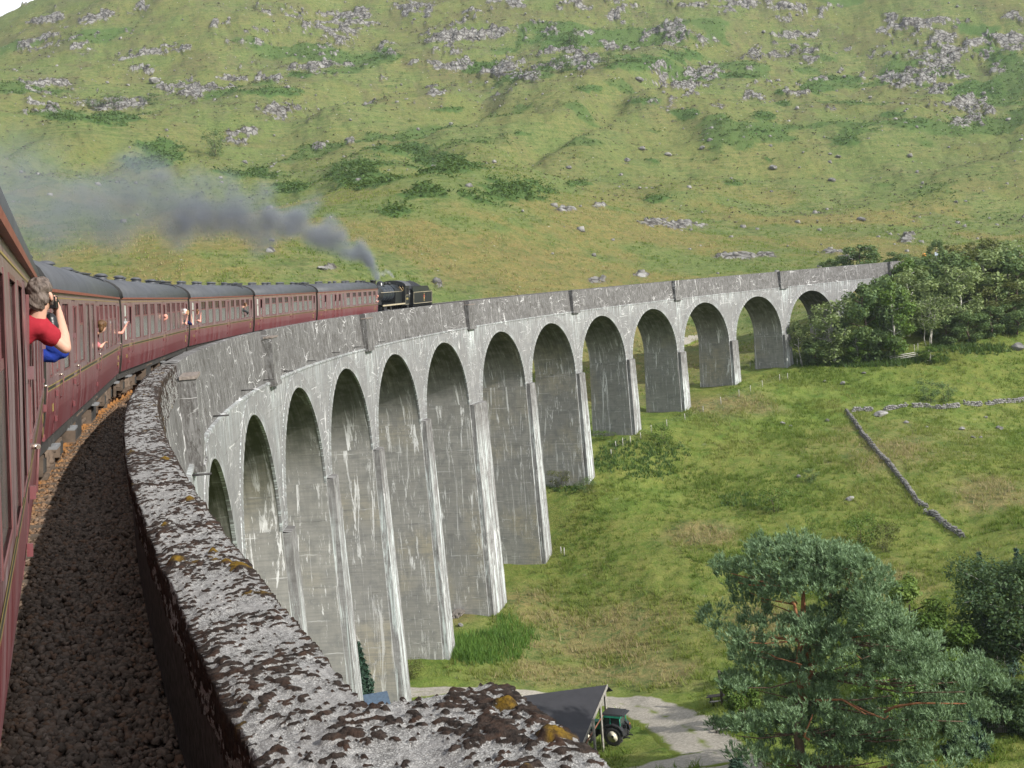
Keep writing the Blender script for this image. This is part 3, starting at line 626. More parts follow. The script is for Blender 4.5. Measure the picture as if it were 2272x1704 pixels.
# ---- the near parapet's top: a weathered skin of lichen and moss, thick enough to see
def moss_material():
    t = NT('lichen_and_moss_top'); v = t.coord('Object'); n1 = t.noise(v, 9, 6, 0.7); n2 = t.noise(v, 34, 5, 0.7); n3 = t.noise(v, 3.0, 4, 0.6)
    li = t.mix(t.ramp(t.math('ADD', t.math('MULTIPLY', n2, 0.6), t.math('MULTIPLY', n1, 0.4)), (0.40, 0), (0.62, 1)), (0.100, 0.097, 0.094), (0.340, 0.338, 0.330))
    n4 = t.noise(v, 120, 3, 0.8); li = t.mix(t.ramp(n4, (0.54, 0), (0.64, 0.75)), li, (0.60, 0.60, 0.585)); li = t.mix(t.ramp(n4, (0.36, 0.7), (0.46, 0)), li, (0.055, 0.050, 0.048))
    li = t.mix(t.ramp(n3, (0.46, 0), (0.62, 0.65)), li, t.mix(n2, (0.20, 0.195, 0.19), (0.33, 0.325, 0.32)))
    mo = t.mix(t.ramp(n2, (0.38, 0), (0.62, 1)), (0.013, 0.011, 0.010), (0.052, 0.040, 0.034)); mo = t.mix(t.ramp(n1, (0.48, 0), (0.62, 0.45)), mo, (0.075, 0.040, 0.026))
    mo = t.mix(t.math('MULTIPLY', t.attr('gold'), t.ramp(n2, (0.30, 0.2), (0.55, 1))), mo, t.mix(n2, (0.105, 0.062, 0.010), (0.215, 0.135, 0.018)))
    f = t.ramp(t.math('ADD', t.attr('moss'), t.math('MULTIPLY_ADD', n2, 1.1, -0.55)), (0.42, 0), (0.54, 1))
    sp = t.math('MULTIPLY', t.ramp(t.voro(v, 60, 'F1'), (0.12, 1), (0.22, 0)), t.ramp(n1, (0.5, 0), (0.6, 1)))
    c = t.mix(f, t.mix(sp, li, (0.55, 0.52, 0.47)), mo)
    return t.surf(c, 0.95, t.bump(t.math('ADD', n2, t.math('MULTIPLY', n4, 0.5)), 1.0, 0.014), spec=0.1)
M_MOSS = moss_material()
def top_sheet(oA, oB, s0, s1, do, ds, drop_in=0.35, drop_out=0.9):
    """a skin over the parapet: down the inner face, across the top, down the outer face"""
    e = [(oA - 0.012, z) for z in np.linspace(ZTOP - drop_in, ZTOP - 0.01, max(3, int(drop_in / 0.03)))]
    tp = [(o, ZTOP) for o in np.linspace(oA + 0.012, oB - 0.012, max(4, int((oB - oA) / do)))]
    ot = [(oB + 0.012 + (ZTOP - z) * 0.07, z) for z in np.linspace(ZTOP - 0.01, ZTOP - drop_out, max(3, int(drop_out / 0.04)))]
    prof = np.array(e + tp + ot); s = np.arange(s0, s1, ds); S = np.repeat(s[:, None], len(prof), 1); O = np.repeat(prof[None, :, 0], len(s), 0); Z = np.repeat(prof[None, :, 1], len(s), 0)
    ontop = (np.abs(Z - ZTOP) < 1e-6).astype(float); U = np.cumsum(np.r_[0, np.hypot(*np.diff(prof, axis=0).T)])[None, :] + 0 * S
    n1 = fbm(S * 27, U * 23, 3, 201, 0.62); n2 = fbm(S * 2.6, U * 3.2, 3, 211); n3 = fbm(S * 37, U * 36, 1, 221)
    d_edge = np.minimum(np.abs(O - oA), np.abs(O - oB)); near_edge = np.exp(-(d_edge / 0.075) ** 2)
    ms = 0.50 * n1 + 0.26 * n2 + 0.24 * n3 + 0.055 * near_edge * 0.6 - 0.055
    ms = ms + np.where(ontop > 0, 0, np.where(Z > ZTOP - 0.2, 0.07, -0.03))
    moss = sstep(0.495, 0.545, ms)
    if oB > 3.3: moss = sstep(0.495, 0.545, ms + 0.10 * sstep(3.15, 3.5, O) * sstep(3.9, 4.9, S))
    gold = 0.8 * sstep(0.74, 0.80, fbm(S * 1.7 + 4, U * 3.2, 3, 231) * 0.75 + 0.25 * n1) * moss
    return S, O, Z, ontop, moss, gold, n1, n2, n3
def moss_sheet(name, oA, oB, s0, s1, do, ds, **k):
    S, O, Z, ontop, moss, gold, n1, n2, n3 = top_sheet(oA, oB, s0, s1, do, ds, **k)
    for gs, go, gr in GOLD:
        d = np.hypot((S - gs) / gr, (O - go) / (gr * 0.8)); g = np.clip(1.2 - d - (n1 - 0.5), 0, 1) * (Z > ZTOP - 0.06); moss = np.maximum(moss, sstep(0.1, 0.4, g)); gold = np.maximum(gold, sstep(0.1, 0.5, g)); Z = Z + np.where(ontop > 0, 0.030 * np.sqrt(np.clip(1.1 - d, 0, 1)), 0)
    lump = (n2 - 0.5) * 0.045 + (n1 - 0.5) * 0.016 + (n3 - 0.5) * 0.010 + moss * (0.004 + 0.012 * n1) * (1.0 + (0.45 if oB > 3.3 else 0.0))
    ed = np.exp(-(np.minimum(np.abs(O - oA), np.abs(O - oB)) / 0.035) ** 2)
    Z = Z + np.where(ontop > 0, lump - ed * (0.014 + 0.05 * np.clip(n2 - 0.42, 0, 1)), 0)
    O = O + np.where(ontop > 0, 0, np.where(O < (oA + oB) / 2, -1, 1) * (lump * 0.9 + 0.006))
    return surf_grid(O, S, Z, name, M_MOSS, None, True, uv=[S, O], smooth=True, attrs=dict(moss=moss, gold=gold))
GOLD = [(8.6, 2.56, 0.075), (8.15, 2.93, 0.095), (8.3, 2.86, 0.05), (11.3, 2.9, 0.06), (14.6, 2.88, 0.08), (4.72, 3.52, 0.055), (4.25, 3.54, 0.07), (8.8, 2.83, 0.04), (10.1, 2.6, 0.04)]
jn = [moss_sheet('m', WIN, WTO, 4.99, 13.0, 0.0145, 0.0165), moss_sheet('m', WIN, WTO, 12.98, 38.9, 0.03, 0.04, drop_in=0.25)]
jn.append(moss_sheet('m', WIN, 3.60, 2.80, 5.0, 0.014, 0.015, drop_out=0.4)); jn.append(moss_sheet('m', WIN, WTO, -9, 2.82, 0.05, 0.08))
mo = join_meshes('mossy_top', jn, VIA)

# ================================================================== TRACK AND BALLAST
def ballast_material():
    t = NT('ballast'); v = t.coord('Object'); r = t.n('ObjectInfo')
    tint = t.attr('tint'); n = t.noise(v, 40, 4, 0.7)
    c = t.ramp(tint, (0.0, (0.075, 0.062, 0.052)), (0.35, (0.140, 0.113, 0.092)), (0.6, (0.195, 0.158, 0.130)), (0.8, (0.170, 0.108, 0.074)), (1.0, (0.280, 0.240, 0.205)))
    c = t.mix(t.math('MULTIPLY', t.attr('rusty'), 0.85), c, t.mix(tint, (0.23, 0.095, 0.022), (0.48, 0.235, 0.065)))
    c = t.mix(t.ramp(n, (0.3, 0.4), (0.6, 0)), c, (0.05, 0.035, 0.028))
    return t.surf(c, 0.9, t.bump(n, 0.5, 0.01), spec=0.15)
M_BAL = ballast_material()
def bal_z(o): return -0.20 - CANT * np.clip(o, -1.3, 1.5) - 0.10 * np.clip(np.abs(o) - 1.5, 0, 1)
sb = np.arange(-25, 340, 0.5); ob_ = np.linspace(-2.48, 2.48, 25)
S, O = np.meshgrid(sb, ob_, indexing='ij')
Zb_ = bal_z(O) - 0.03 + (fbm(S * 3, O * 3, 2, 301) - 0.5) * 0.05
bed = surf_grid(O, S, Zb_, 'ballast_bed', M_BAL, None, True, attrs=dict(tint=vnoise(S * 9, O * 9, 5), rusty=np.exp(-((np.abs(O) - 0.75) / 0.45) ** 2) * 0.9))
tag(link('ballast_bed', bed, None, VO), 'bed of broken stone under the railway', None, kind='structure')
def stones(n, s0, s1, o0, o1, size, seed, zf=bal_z, dens=None):
    rng = np.random.RandomState(seed)
    base = np.array([(-1, -1, -1), (1, -1, -1), (1, 1, -1), (-1, 1, -1), (-1, -1, 1), (1, -1, 1), (1, 1, 1), (-1, 1, 1)], float) * 0.5
    F0 = np.array([(3, 2, 1, 0), (4, 5, 6, 7), (0, 1, 5, 4), (1, 2, 6, 5), (2, 3, 7, 6), (3, 0, 4, 7)])
    u = rng.rand(n) if dens is None else rng.rand(n) ** dens
    s = s0 + (s1 - s0) * u; o = o0 + (o1 - o0) * rng.rand(n); sz = size * (0.6 + 0.9 * rng.rand(n) ** 1.5)
    V = base[None] * (1 + 0.55 * (rng.rand(n, 8, 3) - 0.5)) * np.stack([sz, sz * (0.6 + 0.5 * rng.rand(n)), sz * (0.45 + 0.4 * rng.rand(n))], 1)[:, None, :]
    V[:, 4:, :2] *= 0.62
    a, b, c = rng.rand(n) * 6.28, (rng.rand(n) - 0.5) * 1.6, (rng.rand(n) - 0.5) * 1.6
    def rot(V, ang, i, j):
        ca, sa = np.cos(ang)[:, None], np.sin(ang)[:, None]; W = V.copy(); W[:, :, i] = V[:, :, i] * ca - V[:, :, j] * sa; W[:, :, j] = V[:, :, i] * sa + V[:, :, j] * ca; return W
    V = rot(rot(rot(V, b, 0, 2), c, 1, 2), a, 0, 1)
    z = zf(o) + rng.rand(n) * size * 0.5 - 0.008; t = s / R_T; r = R_T - o
    C = np.stack([RC - r * np.cos(t), r * np.sin(t), z + GRAD * s], 1) - VO
    F = (F0[None] + (np.arange(n) * 8)[:, None, None]).reshape(-1, 4)
    tint = np.repeat(np.clip(rng.rand(n) * 0.8 + 0.25 * (vnoise(s * 0.8, o * 2) - 0.3), 0, 1), 8); rust = np.repeat(np.clip(np.exp(-((np.abs(o) - 0.70) / 0.42) ** 2) * (0.5 + 0.6 * rng.rand(n)), 0, 1), 8)
    return (V + C[:, None, :]).reshape(-1, 3), F, tint, rust
sets = [stones(14500, 7.4, 19, 0.30, 2.50, 0.052, 1, dens=1.25), stones(12000, 19, 45, 0.2, 2.50, 0.064, 2, dens=1.3), stones(1500, -6, 7.4, 0.2, 2.5, 0.075, 3)]
Vs, Fs, T_, Ru, k = [], [], [], [], 0
for a, b, c, d in sets: Vs.append(a); Fs.append(b + k); T_.append(c); Ru.append(d); k += len(a)
me = np_mesh('ballast_stones', np.concatenate(Vs), np.concatenate(Fs), M_BAL, attrs=dict(tint=np.concatenate(T_), rusty=np.concatenate(Ru)))
tag(link('ballast_stones', me, None, VO), 'loose brown railway ballast beside the train', None, kind='stuff')
# rails on timber sleepers
TRK = thing('railway_track', 'single railway track curving along the viaduct under the train', 'railway track', crv(0, 20, 0)); TO = crv(0, 20, 0)
M_RAIL = plain('rail_steel', (0.17, 0.105, 0.07), 0.6, metal=0.3); M_SLEEP = plain('sleeper_timber', (0.10, 0.075, 0.055), 0.9); M_CHAIR = plain('rusty_chairs', (0.30, 0.14, 0.045), 0.9)
def tilt(o, z): return (o + CANT * z, z - CANT * o)
for sg in (-1, 1):
    mb = MB(); prof = [(-0.035, 0), (0.035, 0), (0.035, -0.04), (0.01, -0.055), (0.01, -0.115), (0.035, -0.13), (0.035, -0.15), (-0.035, -0.15), (-0.035, -0.13), (-0.01, -0.115), (-0.01, -0.055), (-0.035, -0.04)]
    sv = np.arange(-25, 341, 2.5); V = [crv(*(lambda q: (q[0], s, q[1]))(tilt(sg * 0.7525 + p[0], p[1]))) for s in sv for p in prof]; n = len(prof)
    F = [(i * n + j, i * n + (j + 1) % n, (i + 1) * n + (j + 1) % n, (i + 1) * n + j) for i in range(len(sv) - 1) for j in range(n)]
    mb.mesh(V, F, M_RAIL); mb.build('rail', TRK, TO)
slm = None
for i, s in enumerate(np.arange(5.0, 170.0, 0.76)):
    if slm is None:
        mb = MB(); mb.box((0, 0, -0.235), (2.60, 0.25, 0.14), M_SLEEP)
        for sg in (-1, 1):
            mb.box((sg * 0.7525, 0, -0.160), (0.36, 0.17, 0.04), M_CHAIR); mb.box((sg * 0.7525 - 0.09, 0, -0.10), (0.08, 0.12, 0.10), M_CHAIR, taper=0.6); mb.box((sg * 0.7525 + 0.09, 0, -0.10), (0.08, 0.12, 0.10), M_CHAIR, taper=0.6)
        slm = mb.data('sleeper')
    o = link('sleeper', slm, TRK); p = crv(0, s, 0) - TO; o.location = p; o.rotation_euler = (0, math.atan(CANT), -s / R_T)
# ================================================================== TRAIN
def paint(name, c, dust=0.35, rough=0.32, low=None):
    """old coach enamel: faded, streaked by rain, dusty"""
    t = NT(name); v = t.coord('Object'); st = t.noise(t.coord('Object', (1, 5.0, 0.25)), 1.4, 5, 0.65); n = t.noise(v, 2.5, 4, 0.6)
    sx = t.n('SeparateXYZ'); t.l(t.coord('Object'), sx.inputs[0])
    col = t.mix(t.ramp(n, (0.35, 0), (0.65, 1)), tuple(x * 0.85 for x in c), c)
    if low is not None: col = t.mix(t.ramp(t.math('ADD', sx.outputs[2], t.math('MULTIPLY', t.math('SUBTRACT', st, 0.5), 0.6)), (1.25, 1.0), (1.75, 0.0)) if False else t.math('MULTIPLY', t.math('LESS_THAN', sx.outputs[2], 1.70), 0.8), col, low)
    d = t.math('MULTIPLY', t.ramp(st, (0.36, 0), (0.66, 1)), dust)
    d = t.math('MULTIPLY', d, t.math('MULTIPLY_ADD', t.math('LESS_THAN', sx.outputs[2], 1.70), -0.45, 1.0)); col = t.mix(d, col, (0.250, 0.190, 0.195))
    return t.surf(col, t.math('MULTIPLY_ADD', st, 0.25, rough - 0.05), spec=0.5)
M_MAROON = paint('maroon_coach_enamel', (0.118, 0.038, 0.045), 1.0, 0.26, low=(0.150, 0.016, 0.020))
M_MARDOOR = paint('maroon_door_enamel', (0.130, 0.038, 0.043), 0.85, 0.26, low=(0.150, 0.016, 0.020))
M_ROOF = plain('grey_roof_paint', (0.062, 0.066, 0.075), 0.55, var=0.18, scale=1.5)
M_YELLOW = plain('lining_yellow', (0.29, 0.215, 0.07), 0.5, var=0.2, scale=8); M_LBLACK = plain('lining_black', (0.03, 0.028, 0.022), 0.5)
M_GUTTER = plain('red_brown_gutter', (0.21, 0.065, 0.045), 0.5); M_GLASS = None
def glass(name, c, rough):
    t = NT(name); n = t.noise(t.coord('Object'), 1.2, 3)
    return t.surf(t.mix(n, tuple(x * 0.6 for x in c), tuple(x * 1.4 for x in c)), rough, spec=0.9)
M_GLASS = glass('carriage_glass', (0.135, 0.145, 0.130), 0.12); M_VGLASS = glass('ventilator_glass', (0.022, 0.020, 0.020), 0.12); M_FROST = plain('frosted_pane', (0.42, 0.44, 0.40), 0.5, var=0.1)
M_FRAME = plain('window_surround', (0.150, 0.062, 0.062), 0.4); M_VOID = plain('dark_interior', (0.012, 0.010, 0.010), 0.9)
M_UNDER = plain('underframe_grime', (0.125, 0.092, 0.068), 0.85, var=0.45, scale=4); M_SOLE = plain('solebar_black', (0.05, 0.047, 0.043), 0.7); M_STEP = plain('grey_step_board', (0.17, 0.175, 0.18), 0.8, var=0.3)
M_BRASS = plain('bright_handle', (0.55, 0.46, 0.38), 0.25, metal=0.8); M_BELLOWS = plain('black_gangway', (0.018, 0.018, 0.018), 0.8); M_WHEEL = plain('wheel_steel', (0.085, 0.065, 0.05), 0.6)
L_B, HB = 19.66, 9.83
ZB, ZG = 0.975, 3.22
PROF = [(ZB, 1.355), (1.35, 1.395), (1.90, 1.412), (2.55, 1.405), (3.02, 1.385), (ZG, 1.362)]
def xs(z): return float(np.interp(z, [p[0] for p in PROF], [p[1] for p in PROF]))
ZW0, ZW1, ZSPL = 1.93, 3.02, 2.64
LAYOUTS = {   # (kind, centre along the coach, width), from the trailing end forwards
    'open': [('small', -9.05, 0.42), ('door', -8.15, 0.66), ('vent', -6.45, 1.16), ('vent', -4.55, 1.16), ('vent', -2.65, 1.16), ('vent', -0.75, 1.16), ('door', 0.70, 0.66), ('vent', 2.15, 1.16), ('vent', 3.98, 1.16), ('vent', 5.81, 1.16), ('vent', 7.60, 1.16), ('door', 9.02, 0.66)],
    'corridor': [('small', -9.1, 0.40), ('door', -8.2, 0.66), ('vent', -6.7, 0.96), ('door', -5.1, 0.66), ('vent', -3.6, 0.96), ('tall', -2.05, 0.80), ('tall', -0.70, 0.80), ('door', 0.62, 0.66), ('vent', 1.98, 1.06), ('vent', 3.75, 1.06), ('vent', 5.52, 1.06), ('vent', 7.28, 1.06), ('door', 8.90, 0.66)],
    'brake': [('small', -9.0, 0.55), ('door', -7.7, 0.62), ('tall', -5.9, 0.60), ('door', -4.75, 0.62), ('door', -3.45, 0.62), ('small', -2.35, 0.40), ('vent', -0.75, 1.06), ('vent', 1.25, 1.06), ('vent', 3.15, 1.06), ('vent', 5.0, 1.06), ('vent', 6.8, 1.06), ('vent', 8.5, 0.90)]}
_mesh = {}
def cached(key, fn):
    if key not in _mesh: _mesh[key] = fn()
    return _mesh[key]
def openings(lay):
    r = []
    for k, c, w in LAYOUTS[lay]:
        if k == 'door': r.append((c - w / 2 - 0.012, c + w / 2 + 0.012, ZB + 0.03, 3.09))
        elif k == 'small': r.append((c - w / 2, c + w / 2, ZW0, ZW1))
        elif k == 'tall': r.append((c - w / 2, c + w / 2, ZW0 - 0.12, ZW1))
        else: r.append((c - w / 2, c + w / 2, ZW0, ZW1))
    return r
def body_mesh(lay):
    mb = MB(); ops = openings(lay)
    ys = sorted({-HB, HB} | {v for o in ops for v in o[:2]}); zs = sorted({p[0] for p in PROF} | {v for o in ops for v in o[2:]})
    for i in range(len(ys) - 1):
        for j in range(len(zs) - 1):
            yc, zc = (ys[i] + ys[i + 1]) / 2, (zs[j] + zs[j + 1]) / 2
            if any(a < yc < b and c < zc < d for a, b, c, d in ops): continue
            z0, z1 = zs[j], zs[j + 1]
            mb.face([(xs(z0), ys[i], z0), (xs(z0), ys[i + 1], z0), (xs(z1), ys[i + 1], z1), (xs(z1), ys[i], z1)], M_MAROON)
    for a, b, c, d in ops:                                           # reveals
        t = 0.055
        mb.face([(xs(c), a, c), (xs(c), b, c), (xs(c) - t, b, c), (xs(c) - t, a, c)], M_FRAME); mb.face([(xs(d), a, d), (xs(d) - t, a, d), (xs(d) - t, b, d), (xs(d), b, d)], M_FRAME)
        for y, f in ((a, 1), (b, -1)):
            mb.face([(xs(c), y, c), (xs(c) - t, y, c), (xs(d) - t, y, d), (xs(d), y, d)][::f], M_FRAME)
    for j in range(len(PROF) - 1):                                   # far side
        (z0, x0), (z1, x1) = PROF[j], PROF[j + 1]
        mb.face([(-x0, HB, z0), (-x0, -HB, z0), (-x1, -HB, z1), (-x1, HB, z1)], M_MAROON)
    mb.face([(xs(ZB), -HB, ZB), (-xs(ZB), -HB, ZB), (-xs(ZB), HB, ZB), (xs(ZB), HB, ZB)], M_VOID)
    for y, f in ((-HB, 1), (HB, -1)):                                 # ends
        pts = [(p[1], y, p[0]) for p in PROF] + [(-p[1], y, p[0]) for p in reversed(PROF)]
        mb.face(pts[::f], M_LBLACK)
    # lining, broken by nothing but kept 4 mm proud
    for z0, z1, m_ in ((1.706, 1.722, M_YELLOW), (1.722, 1.772, M_LBLACK), (1.772, 1.788, M_YELLOW), (3.108, 3.122, M_YELLOW)):
        dd = [(o[0] , o[1]) for k, o in zip(LAYOUTS[lay], ops) if k[0] == 'door'] if z0 < 3 else []
        y = -HB + 0.05
        for a, b in dd + [(HB - 0.05, 0)]:
            mb.face([(xs(z0) + .004, y, z0), (xs(z0) + .004, a, z0), (xs(z1) + .004, a, z1), (xs(z1) + .004, y, z1)], m_); y = b
    return mb.data('body', fix=False)
def roof_mesh():
    mb = MB(); n = 22; pts = []
    for k in range(n + 1):
        t = math.pi * k / n; c, s = math.cos(t), math.sin(t)
        pts.append((1.405 * math.copysign(abs(c) ** 0.80, c), ZG + 0.005 + 0.63 * abs(s) ** 0.86))
    for k in range(n):
        (x0, z0), (x1, z1) = pts[k], pts[k + 1]
        mb.face([(x0, -HB - 0.03, z0), (x0, HB + 0.03, z0), (x1, HB + 0.03, z1), (x1, -HB - 0.03, z1)], M_ROOF, smooth=True)
    for y, f in ((-HB - 0.03, 1), (HB + 0.03, -1)): mb.face([(p[0], y, p[1]) for p in pts][::f], M_BELLOWS)
    return mb.data('roof')
def roof_z(x):
    c = min(1, abs(x) / 1.405) ** (1 / 0.80); return ZG + 0.63 * math.sqrt(max(0, 1 - c * c)) ** 0.86
def vent_mesh():
    mb = MB(); mb.lathe([(0.17, -0.05), (0.18, 0.06), (0.15, 0.08), (0.15, 0.11), (0.21, 0.12), (0.18, 0.17), (0.11, 0.20), (0.02, 0.21)], M_ROOF, n=14); return mb.data('roof_vent')
def hatch_mesh():
    mb = MB(); mb.box((0, 0, 0.06), (0.34, 1.25, 0.16), M_ROOF); mb.box((0, 0, 0.155), (0.42, 1.33, 0.04), M_ROOF); return mb.data('roof_hatch')
def gutter_mesh():
    mb = MB()
    for sg in (1, -1): mb.box((sg * 1.383, 0, ZG + 0.005), (0.05, L_B + 0.02, 0.05), M_GUTTER)
    return mb.data('gutter')
def rain_mesh():
    mb = MB()
    for y in (8.2,):
        P = [(1.12, y - 0.75, roof_z(1.12) + 0.03), (0.95, y, roof_z(0.95) + 0.035), (0.6, y + 0.25, roof_z(0.6) + 0.03), (0.25, y + 0.5, roof_z(0.25) + 0.03)]
        mb.tube(P, 0.025, M_ROOF, 6)
    return mb.data('rain_strip')
def band_mesh():
    mb = MB()
    for y in (-HB + 0.01,):
        P = [(1.41 * math.cos(math.pi * k / 16), y, ZG + 0.63 * abs(math.sin(math.pi * k / 16)) ** 0.86 + 0.015) for k in range(17)]
        mb.tube(P, 0.045, M_BELLOWS, 6)
    return mb.data('roof_band')
def window_mesh(kind, w, zo):
    """surround and mullion; local: y centre 0"""
    mb = MB(); z0, z1 = (ZW0 - (0.12 if kind == 'tall' else 0)), ZW1; t = 0.028
    def xb(z): return xs(z) + 0.006
    for a, b, c, d in ((-w / 2 - t, -w / 2, z0 - t, z1 + t), (w / 2, w / 2 + t, z0 - t, z1 + t), (-w / 2, w / 2, z0 - t, z0), (-w / 2, w / 2, z1, z1 + t)) + (((-w / 2, w / 2, ZSPL - 0.022, ZSPL + 0.022),) if kind in ('vent', 'small') else ()) + (((-0.015, 0.015, ZSPL + 0.022, z1),) if kind == 'vent' else ()):
        i = -0.02 if c > ZSPL - 0.1 and kind == 'vent' and a > -w / 2 - 0.001 and b < w / 2 + .001 else 0
        pts = [(xb(c) + i, a, c), (xb(c) + i, b, c), (xb(d) + i, b, d), (xb(d) + i, a, d)]; mb.face(pts, M_FRAME)
        q = [(p[0] - 0.02, p[1], p[2]) for p in pts]
        for e in range(4): mb.face([pts[e], q[e], q[(e + 1) % 4], pts[(e + 1) % 4]], M_FRAME)
    return mb.data('window', fix=False)
def pane_mesh(w, z0, z1, mat, inset=0.014):
    mb = MB(); a = -w / 2 - 0.005; b = -a; mb.face([(xs(z0) - inset, a, z0), (xs(z0) - inset, b, z0), (xs(z1) - inset, b, z1), (xs(z1) - inset, a, z1)], mat); return mb.data('pane', fix=False)
def door_mesh(w, open_):
    mb = MB(); z0, z1 = ZB + 0.035, 3.08; wz0, wz1 = 1.98, 2.96; ww = w - 0.22
    ys = [-w / 2, -ww / 2, ww / 2, w / 2]; zs = [z0, 1.35, 1.70, 1.794, wz0, 2.55, wz1, z1]
    for i in range(3):
        for j in range(len(zs) - 1):
            if i == 1 and wz0 - 0.01 < (zs[j] + zs[j + 1]) / 2 < wz1: continue
            a, b = zs[j], zs[j + 1]; m_ = M_MARDOOR
            mb.face([(xs(a) + .004, ys[i], a), (xs(a) + .004, ys[i + 1], a), (xs(b) + .004, ys[i + 1], b), (xs(b) + .004, ys[i], b)], m_)
    for a, b in ((1.700, 1.722), (1.772, 1.794)): mb.face([(xs(a) + .008, -w / 2, a), (xs(a) + .008, w / 2, a), (xs(b) + .008, w / 2, b), (xs(b) + .008, -w / 2, b)], M_YELLOW)
    for y in (-w / 2, w / 2):
        for j in range(len(zs) - 1): mb.face([(xs(zs[j]) + .004, y, zs[j]), (xs(zs[j]) - .03, y, zs[j]), (xs(zs[j + 1]) - .03, y, zs[j + 1]), (xs(zs[j + 1]) + .004, y, zs[j + 1])], M_MARDOOR)
    t = 0.03
    for a, b, c, d in ((-ww / 2 - t, -ww / 2, wz0 - t, wz1 + t), (ww / 2, ww / 2 + t, wz0 - t, wz1 + t), (-ww / 2, ww / 2, wz0 - t, wz0), (-ww / 2, ww / 2, wz1, wz1 + t)):
        mb.box(((xs(c) + xs(d)) / 2 + 0.006, (a + b) / 2, (c + d) / 2), (0.022, b - a, d - c), M_FRAME)
    for z in (1.22, 1.62): mb.box((xs(z) + 0.03, -w / 2 - 0.02, z), (0.040, 0.035, 0.09), M_MARDOOR)      # hinges
    mb.box((xs(2.45) + 0.02, -w / 2 - 0.02, 2.45), (0.040, 0.035, 0.09), M_MARDOOR)
    return mb.data('door')
def handle_mesh():
    mb = MB(); x = xs(1.75); mb.tube([(x + 0.0, 0, 1.88), (x + 0.055, 0, 1.88)], 0.02, M_BRASS, 8); mb.tube([(x + 0.055, 0.05, 1.88), (x + 0.055, -0.05, 1.88)], 0.016, M_BRASS, 8)
    return mb.data('handle')
def grab_mesh():
    mb = MB(); mb.tube([(xs(1.88), 0, 1.86), (xs(1.88) + 0.045, 0, 1.86), (xs(1.5) + 0.045, 0, 1.52), (xs(1.5), 0, 1.50)], 0.011, M_FRAME, 6); return mb.data('grab_rail')
def solebar_mesh():
    mb = MB()
    for sg in (1, -1):
        mb.box((sg * 1.26, 0, ZB - 0.115), (0.06, L_B - 0.1, 0.23), M_SOLE); mb.box((sg * 1.30, 0, ZB - 0.012), (0.08, L_B - 0.04, 0.03), M_SOLE)
    for y in (-9.7, 9.7): mb.box((0, y, ZB - 0.14), (2.5, 0.12, 0.26), M_SOLE)
    for sg in (1, -1):                                                  # truss rods
        P = [(sg * 1.12, -4.6, 0.80), (sg * 1.12, -2.6, 0.42), (sg * 1.12, 2.6, 0.42), (sg * 1.12, 4.6, 0.80)]; mb.tube(P, 0.045, M_UNDER, 6)
        for y in (-2.6, -0.9, 0.9, 2.6): mb.box((sg * 1.12, y, 0.60), (0.07, 0.09, 0.40), M_UNDER)
    return mb.data('underframe')
def equip(kind):
    mb = MB()
    if kind == 0:
        mb.box((1.0, 0, 0.56), (0.52, 1.35, 0.52), M_UNDER); mb.box((1.265, 0, 0.56), (0.02, 1.2, 0.40), M_SOLE); mb.box((1.0, 0, 0.83), (0.60, 1.45, 0.03), M_UNDER)
        return mb.data('battery_box')
    if kind == 1:
        mb.tube([(0.85, -0.45, 0.52), (0.85, 0.45, 0.52)], 0.24, M_UNDER, 14); mb.box((0.85, 0, 0.80), (0.1, 0.12, 0.2), M_UNDER); return mb.data('vacuum_cylinder')
    mb.tube([(0.95, -0.62, 0.50), (0.95, 0.62, 0.50)], 0.19, M_UNDER, 12); mb.box((0.95, -0.3, 0.76), (0.06, 0.06, 0.2), M_UNDER); mb.box((0.95, 0.3, 0.76), (0.06, 0.06, 0.2), M_UNDER); return mb.data('air_tank')
def step_mesh():
    mb = MB(); mb.box((1.325, 0, ZB - 0.235), (0.17, 0.60, 0.045), M_STEP)
    for y in (-0.25, 0.25): mb.box((1.30, y, ZB - 0.14), (0.04, 0.05, 0.20), M_SOLE)
    return mb.data('step_board')
def bogie_mesh():
    mb = MB()
    for sg in (1, -1):
        x = sg * 1.02
        mb.prism([(-1.75, 0.62), (-1.75, 0.50), (-0.62, 0.42), (-0.45, 0.36), (0.45, 0.36), (0.62, 0.42), (1.75, 0.50), (1.75, 0.62), (0.7, 0.70), (-0.7, 0.70)], x - 0.05, x + 0.05, M_UNDER, 0)
        for y in (-1.295, 1.295):
            mb.box((x + sg * 0.06, y, 0.46), (0.26, 0.30, 0.34), M_UNDER); mb.box((x + sg * 0.20, y, 0.46), (0.03, 0.22, 0.22), M_SOLE)
            for dy in (-0.34, 0.34): mb.lathe([(0.085, 0), (0.095, 0.05), (0.075, 0.1), (0.095, 0.15), (0.075, 0.2), (0.085, 0.26)], M_UNDER, Matrix.Translation((x + sg * 0.05, y + dy, 0.40)), 10)
        for y in (-0.28, 0.28): mb.lathe([(0.10, 0), (0.11, 0.06), (0.085, 0.12), (0.11, 0.18), (0.085, 0.24), (0.10, 0.32)], M_UNDER, Matrix.Translation((x + sg * 0.07, y, 0.28)), 10)
        mb.box((x + sg * 0.07, 0, 0.26), (0.22, 0.95, 0.06), M_UNDER)
        for y in (-1.95, 1.95): mb.box((x, y * 0.9, 0.30), (0.07, 0.10, 0.34), M_UNDER)
        mb.box((x + sg * 0.12, -1.0, 0.24), (0.20, 0.5, 0.05), M_UNDER)
    for y in (-1.6, 1.6, 0): mb.box((0, y, 0.56), (2.0, 0.14, 0.16), M_SOLE)
    return mb.data('bogie')
